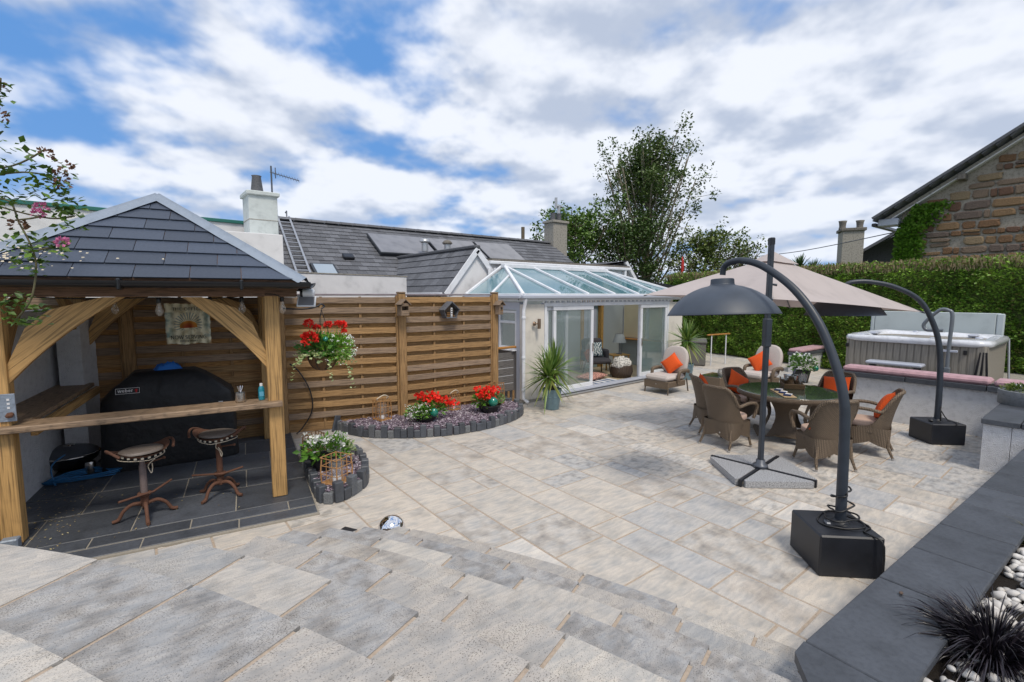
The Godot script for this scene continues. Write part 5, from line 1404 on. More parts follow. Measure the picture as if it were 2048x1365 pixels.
# ---------- spiky palms in pots ----------
func cordyline(label: String, p: Vector3, trunk: Array, heads: Array, n: int, ll: float, pr: float, ph: float) -> void:
	var o := thing("potted_cordyline", label, "potted plant", at(p), "potted cordylines")
	pot_shape("pot", pr * 0.74, pr, ph, M.bluepot, o)
	lathed("pot_band", [Vector2(pr * 0.9, ph * 0.58), Vector2(pr * 0.935, ph * 0.6), Vector2(pr * 0.945, ph * 0.63), Vector2(pr * 0.92, ph * 0.65)], M.bluepot, o, Transform3D(), 28)
	for t in trunk: tubes("trunk", spline(t, 4), 0.034, M.bark, o, 8)
	var cols := [Color(0.05, 0.12, 0.02), Color(0.2, 0.3, 0.06)]
	for hd in heads:
		for k in n:
			var az := rr(0, TAU)
			var e := lerpf(-0.9, 1.5, pow((k + 0.5) / n, 0.85))
			var d := V(cos(az) * cos(e), sin(e), sin(az) * cos(e))
			var side := d.cross(V(0, 1, 0)); side = side.normalized() if side.length() > 0.05 else V(1, 0, 0)
			var L := ll * rr(0.75, 1.1)
			var w := 0.025 * rr(0.8, 1.25)
			var droop := 0.22 * (1.0 - maxf(e, 0) / 1.6) * rr(0.4, 1.4)
			var g := G.new(); var rows := []
			for q in 6:
				var t := q / 5.0
				var c: Vector3 = hd + d * (0.03 + L * t) - V(0, droop * t * t * L, 0)
				var ww := w * (0.55 + 1.6 * t) if t < 0.28 else w * 1.0 * pow(1 - (t - 0.28) / 0.72, 0.7)
				rows.append(PackedVector3Array([c - side * ww, c + d.cross(side) * ww * -0.35, c + side * ww]))
			g.grid(rows)
			part("leaf", g, M["palm%d" % (R.randi() % 3 if e > -0.3 else 2 + R.randi() % 2)], o)

# ---------- loungers, low table, storage ----------
func rbox(o: Node, called: String, s: Vector3, x: Transform3D, m: Material, b := 0.02) -> MeshInstance3D: return pc(called, s, b, m, o, x)

func lounger(label: String, p: Vector3, yaw: float) -> Node3D:
	var o := thing("reclining_chair", label, "chair", Transform3D(Basis(Vector3.UP, yaw) * Basis.from_scale(V(0.78, 1, 0.95)), p), "wicker recliners with pale cushions")
	# local: x forward (towards the footrest), z sideways
	rbox(o, "seat_base", V(0.85, 0.13, 0.66), at(V(0.12, 0.22, 0)), M.rattanbox, 0.015)
	rbox(o, "front_panel", V(0.03, 0.17, 0.68), at(V(0.55, 0.21, 0)), M.rattanbox, 0.01)
	for s in [-1, 1]:
		tubes("leg", [V(0.53, 0.2, s * 0.31), V(0.55, 0.0, s * 0.32)], 0.018, M.legmetal, o)
		tubes("leg", [V(-0.4, 0.3, s * 0.3), V(-0.5, 0.0, s * 0.3)], 0.018, M.legmetal, o)
		tubes("arm", spline([V(0.12, 0.24, s * 0.35), V(0.13, 0.42, s * 0.37), V(0.05, 0.5, s * 0.37), V(-0.3, 0.5, s * 0.36), V(-0.42, 0.46, s * 0.33)]), 0.042, M.rattanbox, o, 10)
	var bk := G.new()
	var poly := PackedVector2Array()
	poly.append(Vector2(-0.29, 0))
	poly.append(Vector2(0.29, 0))
	for k in 15: poly.append(Vector2(0.335 * cos(PI * k / 14.0), 0.38 + 0.29 * sin(PI * k / 14.0)))
	var tilt := Transform3D(Basis(V(0, 0, -1), V(-0.28, 0.96, 0).normalized(), V(0.96, 0.28, 0).normalized()), V(-0.34, 0.34, 0))
	bk.extrude(poly, 0.04, tilt)
	part("back_shell", bk, M.rattanbox, o)
	# padded back cushion: rounded
	var g := G.new(); var rows := []
	for r in 6:
		var e := r / 5.0
		var row := PackedVector3Array()
		for c in 41:
			var an := TAU * (c % 40) / 40.0
			var x := 0.335 * pow(absf(cos(an)), 0.7) * signf(cos(an)); var y := sin(an)
			y = 0.34 + (0.34 * pow(absf(y), 0.9) if y > 0 else -0.3 * pow(absf(y), 0.45))
			var sc: float = [1.0, 1.03, 1.0, 0.9, 0.5, 0.01][r]
			var dz: float = [0.03, 0.07, 0.12, 0.14, 0.145, 0.145][r]
			row.append(tilt * V(x * sc, 0.36 + (y - 0.36) * sc, dz))
		rows.append(row)
	g.grid(rows)
	part("back_cushion", g, M.cushion, o)
	pc("seat_cushion", V(0.9, 0.12, 0.62), 0.045, M.cushion, o, at(V(0.13, 0.355, 0)))
	pc("badge", V(0.004, 0.02, 0.025), 0.0, M.aluminium, o, at(V(0.567, 0.22, 0)))
	return o

func orange(label: String, x: Transform3D, s := 0.42) -> void:
	var o := thing("orange_cushion", label, "cushion", x, "orange scatter cushions")
	pillow(o, s, s, 0.15, M.orange)

func face(p: Vector3, dir: Vector3, lean: float, roll := 0.0) -> Transform3D:   # a cushion at p whose front looks along dir, leaning back, rolled on its face
	var z := V(dir.x, 0, dir.z).normalized()
	var b := Basis(V(0, 1, 0).cross(z), V(0, 1, 0), z)
	return Transform3D(b * Basis(V(1, 0, 0), -lean) * Basis(V(0, 0, 1), roll), p)

func build_lounge() -> void:
	R.seed = 71
	var pc4 := [[0.045, 0.11, 0.02], [0.085, 0.17, 0.03], [0.15, 0.23, 0.05], [0.23, 0.26, 0.06]]
	for k in 4: mat("palm%d" % k, c3(pc4[k][0], pc4[k][1], pc4[k][2]), 0.4, {"back": c3(0.12, 0.16, 0.03)})
	cordyline("bushy two stemmed cordyline in pale blue pot by the left door", V(6.28, 0.0, -6.78), [[V(0.0, 0.36, 0), V(0.02, 0.5, 0.01), V(0.06, 0.72, 0)], [V(-0.05, 0.36, 0.02), V(-0.08, 0.48, 0), V(-0.13, 0.6, 0.03)]], [V(0.06, 0.76, 0), V(-0.13, 0.64, 0.03)], 84, 0.62, 0.185, 0.4)
	cordyline("single stemmed cordyline in pale blue pot behind the recliners", V(11.3, 0.0, -7.05), [[V(0, 0.36, 0), V(0.01, 0.6, 0), V(0, 0.95, 0)]], [V(0, 1.0, 0)], 110, 0.62, 0.185, 0.42)
	var a := lounger("wicker recliner with pale cushions standing by the sliding door", V(9.55, 0.0, -6.42), PI + 0.0)
	orange("orange cushion set cornerwise on recliner by the sliding door", face(V(9.66, 0.63, -6.4), V(-1, 0, 0.1), 0.42, PI / 4), 0.4)
	lounger("wicker recliner with pale cushions behind the dining chairs", V(11.55, 0.0, -5.25), PI - 0.12)
	orange("orange cushion on recliner behind the dining chairs", face(V(11.62, 0.63, -5.32), V(-1, 0, 0.1), 0.42, 0.65), 0.42)
	# low wicker table with glass top
	var t := thing("low_wicker_table", "low wicker box table with dark glass top between recliners", "table", at(V(10.45, 0.0, -5.75), 0.05))
	rbox(t, "body", V(0.62, 0.34, 0.5), at(V(0, 0.19, 0)), M.rattanbox, 0.012)
	pc("glass_top", V(0.6, 0.012, 0.48), 0.003, M.tableglass, t, at(V(0, 0.368, 0)))
	var j := thing("tealight_jar", "mosaic glass tealight jar on the low wicker table", "jar", at(V(10.4, 0.376, -5.62)))
	lathed("jar", [Vector2(0.001, 0.0), Vector2(0.045, 0.0), Vector2(0.062, 0.05), Vector2(0.06, 0.1), Vector2(0.045, 0.14), Vector2(0.05, 0.15)], mat("mosaic", c3(0.5, 0.47, 0.42), 0.15, {"tex": nt("mos", 0.09, [[0, 0.2], [0.4, 0.9], [1, 1.0]], 128, FastNoiseLite.TYPE_CELLULAR), "s": 6.0, "coat": 1.0}), j)
	# grey wicker storage chest, with towel rail beside
	var sc := thing("storage_chest", "grey wicker garden storage chest behind the cordyline", "storage chest", at(V(14.2, 0.0, -8.55), 0.55))
	rbox(sc, "body", V(1.2, 0.68, 0.6), at(V(0, 0.36, 0)), M.rattangrey, 0.012)
	rbox(sc, "lid", V(1.26, 0.07, 0.66), at(V(0, 0.74, 0)), mat("chestlid", c3(0.36, 0.35, 0.33), 0.7, {"tex": T.weave, "s": 10.0}), 0.015)
	for sx in [-1, 1]: pc("foot", V(0.05, 0.04, 0.05), 0.0, M.greymetal, sc, at(V(sx * 0.55, 0.0, 0.24)))
	var tr := thing("towel_rail", "slim white stand with wooden top rail beside storage chest", "towel rail", at(V(14.6, 0.0, -7.95), 0.2))
	tubes("post", [V(0.2, 0.0, 0.12), V(0.2, 0.95, 0.12)], 0.018, M.upvc, tr)
	tubes("post", [V(-0.5, 0.0, -0.1), V(-0.5, 0.95, -0.1)], 0.018, M.upvc, tr)
	bar("rail", V(-0.7, 0.97, -0.16), V(0.34, 0.97, 0.18), 0.07, 0.04, M.warmwood, tr, 0.008)
	# small decked gate between fence and conservatory
	var gt := thing("side_gate", "low grey board gate with orange wooden handrail by downpipe", "gate", at(V(5.55, 0, -7.72), 0.04))
	for k in 5: pc("board", V(0.52, 0.15, 0.02), 0.003, M.decking, gt, at(V(0.28, 0.32 + k * 0.16, 0)))
	for k in 4: pc("gap_strip", V(0.5, 0.012, 0.02), 0.0, M.upvc, gt, at(V(0.28, 0.4 + k * 0.16, -0.004)))
	bar("handrail", V(0.0, 1.14, 0.03), V(0.58, 1.14, 0.03), 0.06, 0.05, M.warmwood, gt, 0.015)
	for k in 4: pc("trellis_pale", V(0.05, 0.24, 0.02), 0.004, M.fence1, gt, at(V(0.12 + k * 0.13, 0.12, 0.03)))

# ---------- dining set ----------
func tub_chair() -> Node3D:
	var o := thing("wicker_tub_chair", "brown wicker tub chair", "chair", Transform3D(), "wicker dining chairs round the table")
	var plan := func(s: float, k: float) -> Vector3:     # s -1..1 round the back from arm to arm
		var a := absf(s)
		if a < 0.72:
			var ph := s / 0.72 * PI / 2
			return V(-0.27 * pow(cos(ph), 0.8) * k, 0, 0.29 * sin(ph) * lerpf(1.0, k, 0.7))
		return V((a - 0.72) / 0.28 * 0.29, 0, signf(s) * (0.29 * lerpf(1.0, k, 0.7) - 0.02 * (a - 0.72) / 0.28))
	var top := func(s: float) -> float:
		var a := absf(s)
		return 0.42 + 0.48 * (1.0 - smoothstep(0.22, 0.8, a))
	var wide := func(y: float) -> float:
		var t := clampf((y - 0.36) / 0.54, 0.0, 1.0)
		return 0.84 + 0.46 * pow(t, 1.6)
	for inner in 2:
		var g := G.new(); var rows := []
		for r in 12:
			var row := PackedVector3Array()
			for c in 49:
				var s := (c / 24.0 - 1.0) * 0.86
				var y: float = lerpf(0.34, top.call(s), r / 11.0)
				var p: Vector3 = plan.call(s, wide.call(y))
				if inner: p = p * V(0.93, 1, 0.93)
				row.append(V(p.x, y, p.z))
			rows.append(row)
		g.grid(rows, 22, 10)
		part("shell" if inner == 0 else "shell_lining", g, M.rattan, o)
	var rim := []
	for c in 41:
		var s := c / 20.0 - 1.0
		var a := absf(s)
		var y: float = maxf(top.call(s), 0.635 + 0.03 * smoothstep(0.55, 0.8, a) - 0.02 * smoothstep(0.85, 1.0, a))
		var p: Vector3 = plan.call(s, wide.call(y)) * V(0.965, 1, 0.965)
		rim.append(V(p.x, y, p.z))
	# arms curl down at the front to the seat corners
	var e0: Vector3 = rim[0]; var e1: Vector3 = rim[-1]
	for q in [V(0.04, -0.04, 0), V(0.05, -0.12, 0.015), V(0.02, -0.23, 0.04)]: rim.push_front(e0 + V(q.x, q.y, q.z))
	for q in [V(0.04, -0.04, 0), V(0.05, -0.12, -0.015), V(0.02, -0.23, -0.04)]: rim.append(e1 + V(q.x, q.y, q.z))
	var rg := G.new(); rg.tube(rim, 0.024, 8); part("rolled_edge", rg, M.rattanbox, o)
	# skirt below the seat
	var sk := G.new(); var rows := []
	for r in 6:
		var row := PackedVector3Array()
		for c in 57:
			var an := TAU * (c % 56) / 56.0
			var ca := cos(an); var sa := sin(an)
			var k := pow(pow(absf(ca), 5.0) + pow(absf(sa), 5.0), -0.2)
			var corner := minf(absf(ca), absf(sa)) / 0.707
			var low := 0.14 + 0.07 * (1 - corner)
			var y := lerpf(0.4, low, r / 5.0)
			var w := lerpf(1.0, 0.9 + 0.1 * corner, r / 5.0)
			row.append(V(ca * k * (0.262 if ca > 0 else 0.236) * w, y, -sa * k * 0.26 * w))
		rows.append(row)
	rows.reverse()
	sk.grid(rows, 26, 5)
	part("skirt", sk, M.rattan, o)
	for sx in [-1, 1]:
		for sz in [-1, 1]:
			var l := tubes("leg", [V(sx * 0.2, 0.3, sz * 0.21), V(sx * 0.21, 0.15, sz * 0.222), V(sx * (0.27 if sx < 0 else 0.24), 0.012, sz * 0.245)], [0.021, 0.019, 0.015], M.rattanbox, o)
			lathed("foot_cap", [Vector2(0.001, -0.012), Vector2(0.016, -0.012), Vector2(0.017, 0.02)], M.aluminium, l, at(V(sx * (0.27 if sx < 0 else 0.24), 0.012, sz * 0.245)), 10)
	var cg := G.new(); rows = []
	for e in [[0.01, 0.0], [0.9, 0.0], [1.0, 0.02], [1.0, 0.07], [0.93, 0.09], [0.01, 0.1]]:
		var row := PackedVector3Array()
		for c in 33:
			var an := -TAU * (c % 32) / 32.0
			var k := pow(pow(absf(cos(an)), 3.6) + pow(absf(sin(an)), 3.6), -1.0 / 3.6)
			row.append(V(0.035 + cos(an) * k * 0.22 * e[0], 0.395 + e[1], sin(an) * k * (0.215 if cos(an) > 0 else 0.215 - 0.03 * absf(cos(an))) * e[0]))
		rows.append(row)
	cg.grid(rows)
	part("seat_cushion", cg, M.seatpad, o)
	pc("badge", V(0.004, 0.02, 0.018), 0.0, M.aluminium, o, at(V(-0.262, 0.25, 0.08)))
	return o

func build_dining() -> void:
	R.seed = 81
	var tc := V(7.86, 0, -3.15)
	var t := thing("round_wicker_table", "round wicker dining table with dark reflecting glass top", "table", at(tc))
	lathed("glass_top", [Vector2(0.001, 0.742), Vector2(0.69, 0.742), Vector2(0.7, 0.738), Vector2(0.7, 0.73)], M.tableglass, t, Transform3D(), 64)
	var g := G.new(); var rows := []
	for q in [Vector2(0.6, 0.655), Vector2(0.69, 0.66), Vector2(0.715, 0.675), Vector2(0.718, 0.72), Vector2(0.705, 0.737), Vector2(0.69, 0.737)]:
		var row := PackedVector3Array()
		for c in 65: row.append(V(q.x * cos(-TAU * (c % 64) / 64.0), q.y, q.x * sin(-TAU * (c % 64) / 64.0)))
		rows.append(row)
	g.grid(rows, 75, 3); part("rim", g, M.rattan, t)
	for k in 4:     # four flaring woven leg panels
		g = G.new(); rows = []
		for r in 9:
			var y := 0.66 * r / 8.0
			var rd := 0.26 + 0.2 * pow(absf(y - 0.36) / 0.36, 1.7)
			var row := PackedVector3Array()
			for c in 9:
				var an := -(k * PI / 2 + 0.3 + (c / 8.0 - 0.5) * (1.05 + 0.35 * pow(absf(y - 0.36) / 0.36, 2.0)))
				row.append(V(rd * cos(an), maxf(y, 0.02 + 0.11 * (1.0 - pow(absf(c - 4.0) / 4.0, 2.0)) if r == 0 else y), rd * sin(an)))
			rows.append(row)
		g.grid(rows, 9, 11); part("leg_panel", g, M.rattan, t)
	var chairs := [
		[V(6.74, 0, -3.52), V(1, 0, 0.12), "wicker tub chair with no orange cushion, its back to the parasol base"],
		[V(6.95, 0, -2.32), V(0.62, 0, -0.78), "wicker tub chair seen from behind between parasol base and arc lamp"],
		[V(8.02, 0, -2.12), V(-0.25, 0, -0.97), "wicker tub chair side on with cushion, in front of rendered wall"],
		[V(8.98, 0, -2.92), V(-1, 0, -0.05), "wicker tub chair facing the table with its back towards hot tub"],
		[V(8.2, 0, -4.0), V(-0.3, 0, 0.95), "wicker tub chair at the far side of table before the rear recliner"],
		[V(7.28, 0, -4.06), V(0.75, 0, 0.66), "wicker tub chair with upright orange cushion beside the low wicker table"]]
	var proto := tub_chair()
	for k in 6:
		var c = proto if k == 0 else proto.duplicate()
		if k: c.name = numbered("wicker_tub_chair"); add_child(c, true)
		var d: Vector3 = chairs[k][1]
		c.transform = at(chairs[k][0], atan2(-d.z, d.x))
		c.set_meta("label", chairs[k][2])
	var cush := [
		[1, "orange cushion glimpsed past the arm of chair seen from behind", 0.12, 0.58, 0.2, 0.5],
		[2, "orange cushion leaning in the side on chair before rendered wall", 0.14, 0.68, 0.42, 0.3],
		[3, "orange cushion leaning in chair whose back is towards the hot tub", 0.13, 0.66, 0.4, 0.1],
		[4, "orange cushion leaning in chair at the far side of table", 0.13, 0.66, 0.42, -0.6],
		[5, "orange cushion standing on its corner in chair beside low table", 0.13, 0.69, 0.3, 0.9]]
	for e in cush:
		var d: Vector3 = (chairs[e[0]][1] as Vector3).normalized()
		orange(e[1], face(chairs[e[0]][0] - d * e[2] + V(0, e[3], 0), d, e[4], e[5]), 0.4)
	# on the table
	var tr := thing("wicker_tray", "rectangular wicker tray on the glass table", "tray", at(V(8.16, 0.742, -3.22), 0.55))
	g = G.new()
	for e in [[0.0, 0.13, 0.46, 0.02, 0.3], [0.0, -0.13, 0.46, 0.02, -0.3]]: pc("side", V(0.44, 0.075, 0.015), 0.004, M.wicker, tr, eul(V(0, 0.04, e[1]), V(e[4], 0, 0)))
	for s in [-1, 1]: pc("end", V(0.015, 0.085, 0.28), 0.004, M.wicker, tr, eul(V(s * 0.22, 0.045, 0), V(0, 0, -s * 0.35)))
	pc("bottom", V(0.42, 0.01, 0.26), 0.0, M.wicker, tr, at(V(0, 0.008, 0)))
	var ib := thing("ice_bucket", "polished steel ice bucket standing in the wicker tray", "ice bucket", at(V(8.2, 0.756, -3.26)))
	lathed("bucket", [Vector2(0.001, 0), Vector2(0.075, 0), Vector2(0.1, 0.17), Vector2(0.105, 0.175), Vector2(0.098, 0.17), Vector2(0.073, 0.01), Vector2(0.001, 0.01)], M.steel, ib, Transform3D(), 28)
	for s in [-1, 1]: lathed("knob", [Vector2(0.001, -0.02), Vector2(0.016, 0), Vector2(0.001, 0.02)], M.steel, ib, at(V(s * 0.108, 0.14, 0)), 10)
	var bt := thing("chilled_bottle", "bottle whose foil neck leans out of the steel ice bucket", "bottle", eul(V(8.18, 0.78, -3.27), V(0.1, 0, -0.55)))
	lathed("bottle_body", [Vector2(0.001, 0), Vector2(0.035, 0), Vector2(0.035, 0.12), Vector2(0.016, 0.18), Vector2(0.014, 0.2)], M.tableglass, bt, Transform3D(), 14)
	lathed("foil", [Vector2(0.0145, 0.19), Vector2(0.016, 0.28), Vector2(0.001, 0.285)], M.greymetal, bt, Transform3D(), 12)
	for e in [[8.3, -3.12, "stemless"], [8.24, -3.06, "s"], [8.16, -3.1, "s"]]:
		var gl := thing("champagne_flute", "clear champagne flute standing in the tray beside ice bucket", "glass", at(V(e[0], 0.757, e[1])), "flutes in the tray")
		lathed("flute_glass", [Vector2(0.03, 0), Vector2(0.004, 0.006), Vector2(0.004, 0.08), Vector2(0.018, 0.1), Vector2(0.027, 0.15), Vector2(0.025, 0.21)], M.glass, gl, Transform3D(), 16)
	var bd := thing("serving_board", "narrow pale wooden board lying on the glass table", "board", at(V(7.5, 0.751, -3.08), 0.72))
	pc("board_plank", V(0.62, 0.016, 0.17), 0.005, mat("palewood", c3(0.5, 0.36, 0.19), 0.6, {"tex": T.grain, "s": V(0.6, 6, 6)}), bd, Transform3D())
	for k in 3:
		var nk := thing("folded_napkin", "navy and white folded napkin lying on the serving board", "napkin", at(V(7.5, 0.762, -3.08) + Basis(Vector3.UP, 0.72) * V(-0.2 + k * 0.19, 0, 0.0), 0.2), "napkins on the serving board")
		pc("cloth", V(0.15, 0.012, 0.09), 0.003, M.white, nk, at(V(0.02, 0.006, 0)))
		pc("navy_band", V(0.055, 0.022, 0.095), 0.004, mat("navy", c3(0.02, 0.035, 0.1), 0.9), nk, at(V(-0.04, 0.008, 0)))
	var wf := thing("white_flower_pot", "dark pot of white flowers on paving beyond the ice bucket", "potted plant", at(V(13.2, 0.0, -5.0)), "flower bowls")
	pot_shape("pot", 0.15, 0.2, 0.3, M.blackpot, wf)
	bush(wf, "foliage", V(0.02, 0.45, 0), V(0.34, 0.24, 0.3), 420, 0.09, [Color(0.04, 0.12, 0.015), Color(0.16, 0.3, 0.06)])
	for k in 22: flower_head(wf, "white_flower", V(rr(-0.32, 0.28), rr(0.45, 0.72), rr(-0.2, 0.25)), 0.055, Color(0.75, 0.76, 0.74), 8, 0.8)
	lathed("glass_ball", [Vector2(0.001, -0.07), Vector2(0.05, -0.05), Vector2(0.07, 0), Vector2(0.05, 0.05), Vector2(0.001, 0.07)], M.greenball, wf, at(V(0.05, 0.38, 0.3)), 14)
	var tw := thing("striped_towel", "pale towel with thin red stripes lying on the paving", "towel", at(V(11.9, 0.006, -4.3), 0.35))
	pc("cloth", V(1.5, 0.008, 0.6), 0.002, M.white, tw, Transform3D())
	for k in 4: pc("stripe", V(1.5, 0.004, 0.025), 0.0, M.red, tw, at(V(0, 0.006, -0.2 + k * 0.13)))

# ---------- arc lamps (patio heaters) and parasol ----------
func arc_lamp(label: String, c: Vector3, side: float, h: float, arc: Array, dome_at: Vector3, tilt: Vector3, cord: bool) -> void:
	var o := thing("arc_heater_lamp", label, "patio heater", at(c), "arc heater lamps")
	var b := pc("base_box", V(side, h, side), 0.012, M.blackmetal, o, at(V(0, h / 2, 0), PI / 4 + 0.03))
	pc("plate", V(side * 0.22, 0.05, 0.004), 0.0, M.white, b, at(V(0.04, -h * 0.38, side / 2 + 0.002)))
	for k in 2: lathed("socket", [Vector2(0.001, 0.02), Vector2(0.018, 0.02), Vector2(0.02, 0.0)], M.blackplastic, b, Transform3D(Basis(V(1, 0, 0), V(0, 0, 1), V(0, -1, 0)), V(-0.11 + k * 0.06, -h * 0.38, side / 2)), 12)
	var pts := []
	for p in arc: pts.append(p - c)
	var rad := []
	var sp := spline(pts, 6)
	for k in sp.size(): rad.append(lerpf(0.041, 0.028, float(k) / sp.size()))
	tubes("arc_pole", sp, rad, M.arc_metal, o, 16)
	lathed("pole_flange", [Vector2(0.041, 0.03), Vector2(0.06, 0.012), Vector2(0.075, 0.0)], M.blackmetal, o, at(V(pts[0].x, h, pts[0].z)))
	var D := Transform3D(Basis.from_euler(tilt), dome_at - c)
	var R0 := 0.535
	var pr := [Vector2(R0 - 0.01, 0.002)]
	for e in [[0.535, 0.0], [0.518, 0.028], [0.5, 0.058], [0.462, 0.11], [0.42, 0.152], [0.374, 0.19], [0.325, 0.222], [0.271, 0.25], [0.2, 0.277], [0.15, 0.289], [0.122, 0.297], [0.113, 0.31], [0.11, 0.355], [0.104, 0.362], [0.001, 0.363]]: pr.append(Vector2(e[0], e[1]))
	lathed("dome_shade", pr, M.dome, o, D, 56)
	var pi := []
	for e in pr.slice(2, 11): pi.append(Vector2(e.x - 0.012, e.y - 0.008))
	lathed("shade_lining", pi, M.blackmetal, o, D, 40)
	if cord:
		var cp := []
		for k in 70:
			var q := k / 69.0
			var an := q * TAU * 4.2
			var rd: float = 0.05 + 0.14 * pow(q, 1.4) + 0.02 * sin(k * 1.1)
			cp.append(V(pts[0].x + rd * cos(an), h + maxf(0.008, 0.3 * pow(1 - q, 2.0)) + 0.004 * sin(k * 2.0), pts[0].z + rd * sin(an)))
		cp += [V(-0.02, h + 0.01, 0.2), V(-0.05, h + 0.006, 0.3), V(-0.06, h - 0.04, 0.345), V(-0.06, 0.1, 0.35), V(-0.08, 0.04, 0.345)]
		tubes("power_cord", spline(cp, 2), 0.0075, M.cable, o, 6)
	else:
		var cp := []
		for k in 16: cp.append(V(pts[0].x + 0.09 * cos(k * 0.45), h + 0.12 + 0.11 * sin(k * 0.45), pts[0].z + 0.05 * sin(k * 0.2)))
		cp += [V(0.1, h + 0.01, 0.1), V(0.0, h + 0.006, 0.22), V(-0.12, h + 0.006, 0.24)]
		tubes("power_cord", spline(cp, 3), 0.008, M.cable, o, 6)
	pc("plug", V(0.07, 0.03, 0.04), 0.008, M.greymetal if cord else M.blackplastic, o, at(V(pts[0].x - 0.13, h + 0.016, pts[0].z - 0.05), 0.6))

func build_lamps() -> void:
	arc_lamp("black arc heater lamp whose big dome hangs in front of parasol pole", V(4.44, 0, -1.36), 0.475, 0.335, [V(4.48, 0.335, -1.34), V(4.482, 0.7, -1.345), V(4.484, 1.153, -1.355), V(4.487, 1.355, -1.374), V(4.497, 1.592, -1.437), V(4.524, 1.951, -1.594), V(4.562, 2.245, -1.82), V(4.612, 2.455, -2.108), V(4.647, 2.527, -2.315), V(4.672, 2.525, -2.46), V(4.688, 2.48, -2.54), V(4.69, 2.4, -2.555)], V(4.69, 2.0, -2.54), V(-0.055, 0.0, -0.02), true)
	arc_lamp("black arc heater lamp beside rendered wall, dome half hidden by parasol", V(9.47, 0, -1.67), 0.47, 0.31, [V(9.45, 0.31, -1.67), V(9.445, 0.9, -1.675), V(9.425, 1.387, -1.704), V(9.364, 1.759, -1.784), V(9.243, 2.12, -1.945), V(9.044, 2.32, -2.208), V(8.846, 2.40, -2.471), V(8.72, 2.40, -2.64), V(8.66, 2.36, -2.72), V(8.653, 2.28, -2.727)], V(8.653, 1.89, -2.727), V(-0.02, 0, 0.0), false)
	# cantilever parasol
	var o := thing("cantilever_parasol", "cream cantilever parasol on grey pole over the dining table", "parasol")
	var c := V(5.98, 0, -2.67)
	var F := V(6.24, 2.15, -2.74); var L := V(6.17, 2.20, -4.61); var Rr := V(9.36, 1.94, -1.90); var A := V(7.67, 2.77, -3.39)
	var K := L + Rr - F + V(0, -0.05, 0); K.y = 1.98
	var lim := [F, Rr, K, L]
	for k in 4:
		var a: Vector3 = lim[k]; var b: Vector3 = lim[(k + 1) % 4]
		var g := G.new(); var rows := []
		for r in 13:
			var t := r / 12.0
			var row := PackedVector3Array()
			for q in 17:
				var s := q / 16.0
				var p := A.lerp(a.lerp(b, s), 0.1 + 0.9 * t)
				# fabric sags between the ribs and hollows along the hem
				p.y -= 0.10 * sin(PI * s) * sin(PI * minf(1.0, t * 0.92)) * t - 0.03 * sin(PI * s) * t * t
				p += (A - p) * 0.02 * sin(PI * s) * t
				row.append(p)
			rows.append(row)
		g.grid(rows)
		part("canopy_panel", g, M.canopy, o)
		var vg := G.new()
		vg.grid([PackedVector3Array([A + V(0, 0.09, 0), A + V(0, 0.09, 0), A + V(0, 0.09, 0)]), PackedVector3Array([A.lerp(a, 0.17) + V(0, 0.035, 0), A.lerp(a.lerp(b, 0.5), 0.17) + V(0, 0.03, 0), A.lerp(b, 0.17) + V(0, 0.035, 0)])])
		part("vent_flap", vg, M.canopy, o)
		tubes("rib", [A - V(0, 0.05, 0), A.lerp(a, 0.5) - V(0, 0.03, 0), a - V(0, 0.01, 0)], 0.011, M.greymetal, o, 6)
	lathed("hub", [Vector2(0.001, 0.0), Vector2(0.06, 0.0), Vector2(0.06, -0.14), Vector2(0.03, -0.2), Vector2(0.001, -0.2)], M.greymetal, o, at(A))
	pc("pole", V(2.78, 0.07, 0.05), 0.008, M.arc_metal, o, Transform3D(Basis(V(0, 1, 0), V(-0.62, 0, 0.78), V(0.78, 0, 0.62)), c + V(0, 1.44, 0)))
	pc("slider", V(0.1, 0.34, 0.075), 0.01, M.arc_metal, o, at(c + V(0, 1.75, 0), 0.9))
	tubes("boom", [c + V(0.02, 2.2, -0.01), c.lerp(A, 0.5) + V(0, 0.98, 0) * 0.98, A - V(0, 0.16, 0)], 0.022, M.arc_metal, o, 8)
	tubes("crank", [c + V(0.06, 2.45, -0.05), c + V(0.09, 2.33, -0.02), c + V(0.13, 2.32, 0.03)], 0.016, M.arc_metal, o, 6)
	pc("pole_top", V(0.075, 0.09, 0.06), 0.01, M.blackmetal, o, at(c + V(0, 2.83, 0), 0.9))
	lathed("pole_socket", [Vector2(0.001, 0.18), Vector2(0.05, 0.18), Vector2(0.055, 0.13), Vector2(0.085, 0.12), Vector2(0.09, 0.088), Vector2(0.001, 0.088)], M.greymetal, o, at(c))
	var yaw := 0.09
	for k in 4:
		var bs := Basis(Vector3.UP, yaw + k * PI / 2)
		bar("base_arm", c + V(0, 0.078, 0), c + bs * V(0.6, 0, 0.0) + V(0, 0.078, 0), 0.035, 0.018, M.blackmetal, o, 0.004)
		pc("arm_end", V(0.02, 0.085, 0.04), 0.003, M.blackmetal, o, Transform3D(bs, c + bs * V(0.605, 0, 0) + V(0, 0.0435, 0)))
		# quarter slabs of granite between the arms
		var w := thing("granite_weight", ["triangular granite slab of parasol base on the conservatory side", "triangular granite slab of parasol base on the steps side", "triangular granite slab of parasol base facing the arc lamp box", "triangular granite slab of parasol base on the dining table side"][[0, 1, 2, 3][k]], "parasol weight", Transform3D(bs, c), "granite slabs on parasol base")
		var g := G.new()
		g.extrude(PackedVector2Array([Vector2(0.05, 0.03), Vector2(0.575, 0.03), Vector2(0.60, 0.06), Vector2(0.06, 0.60), Vector2(0.03, 0.575), Vector2(0.03, 0.05)]), 0.075, Transform3D(Basis(V(1, 0, 0), V(0, 0, -1), V(0, 1, 0)), V(0, 0.005, 0)))
		part("slab", g, M.granite, w)

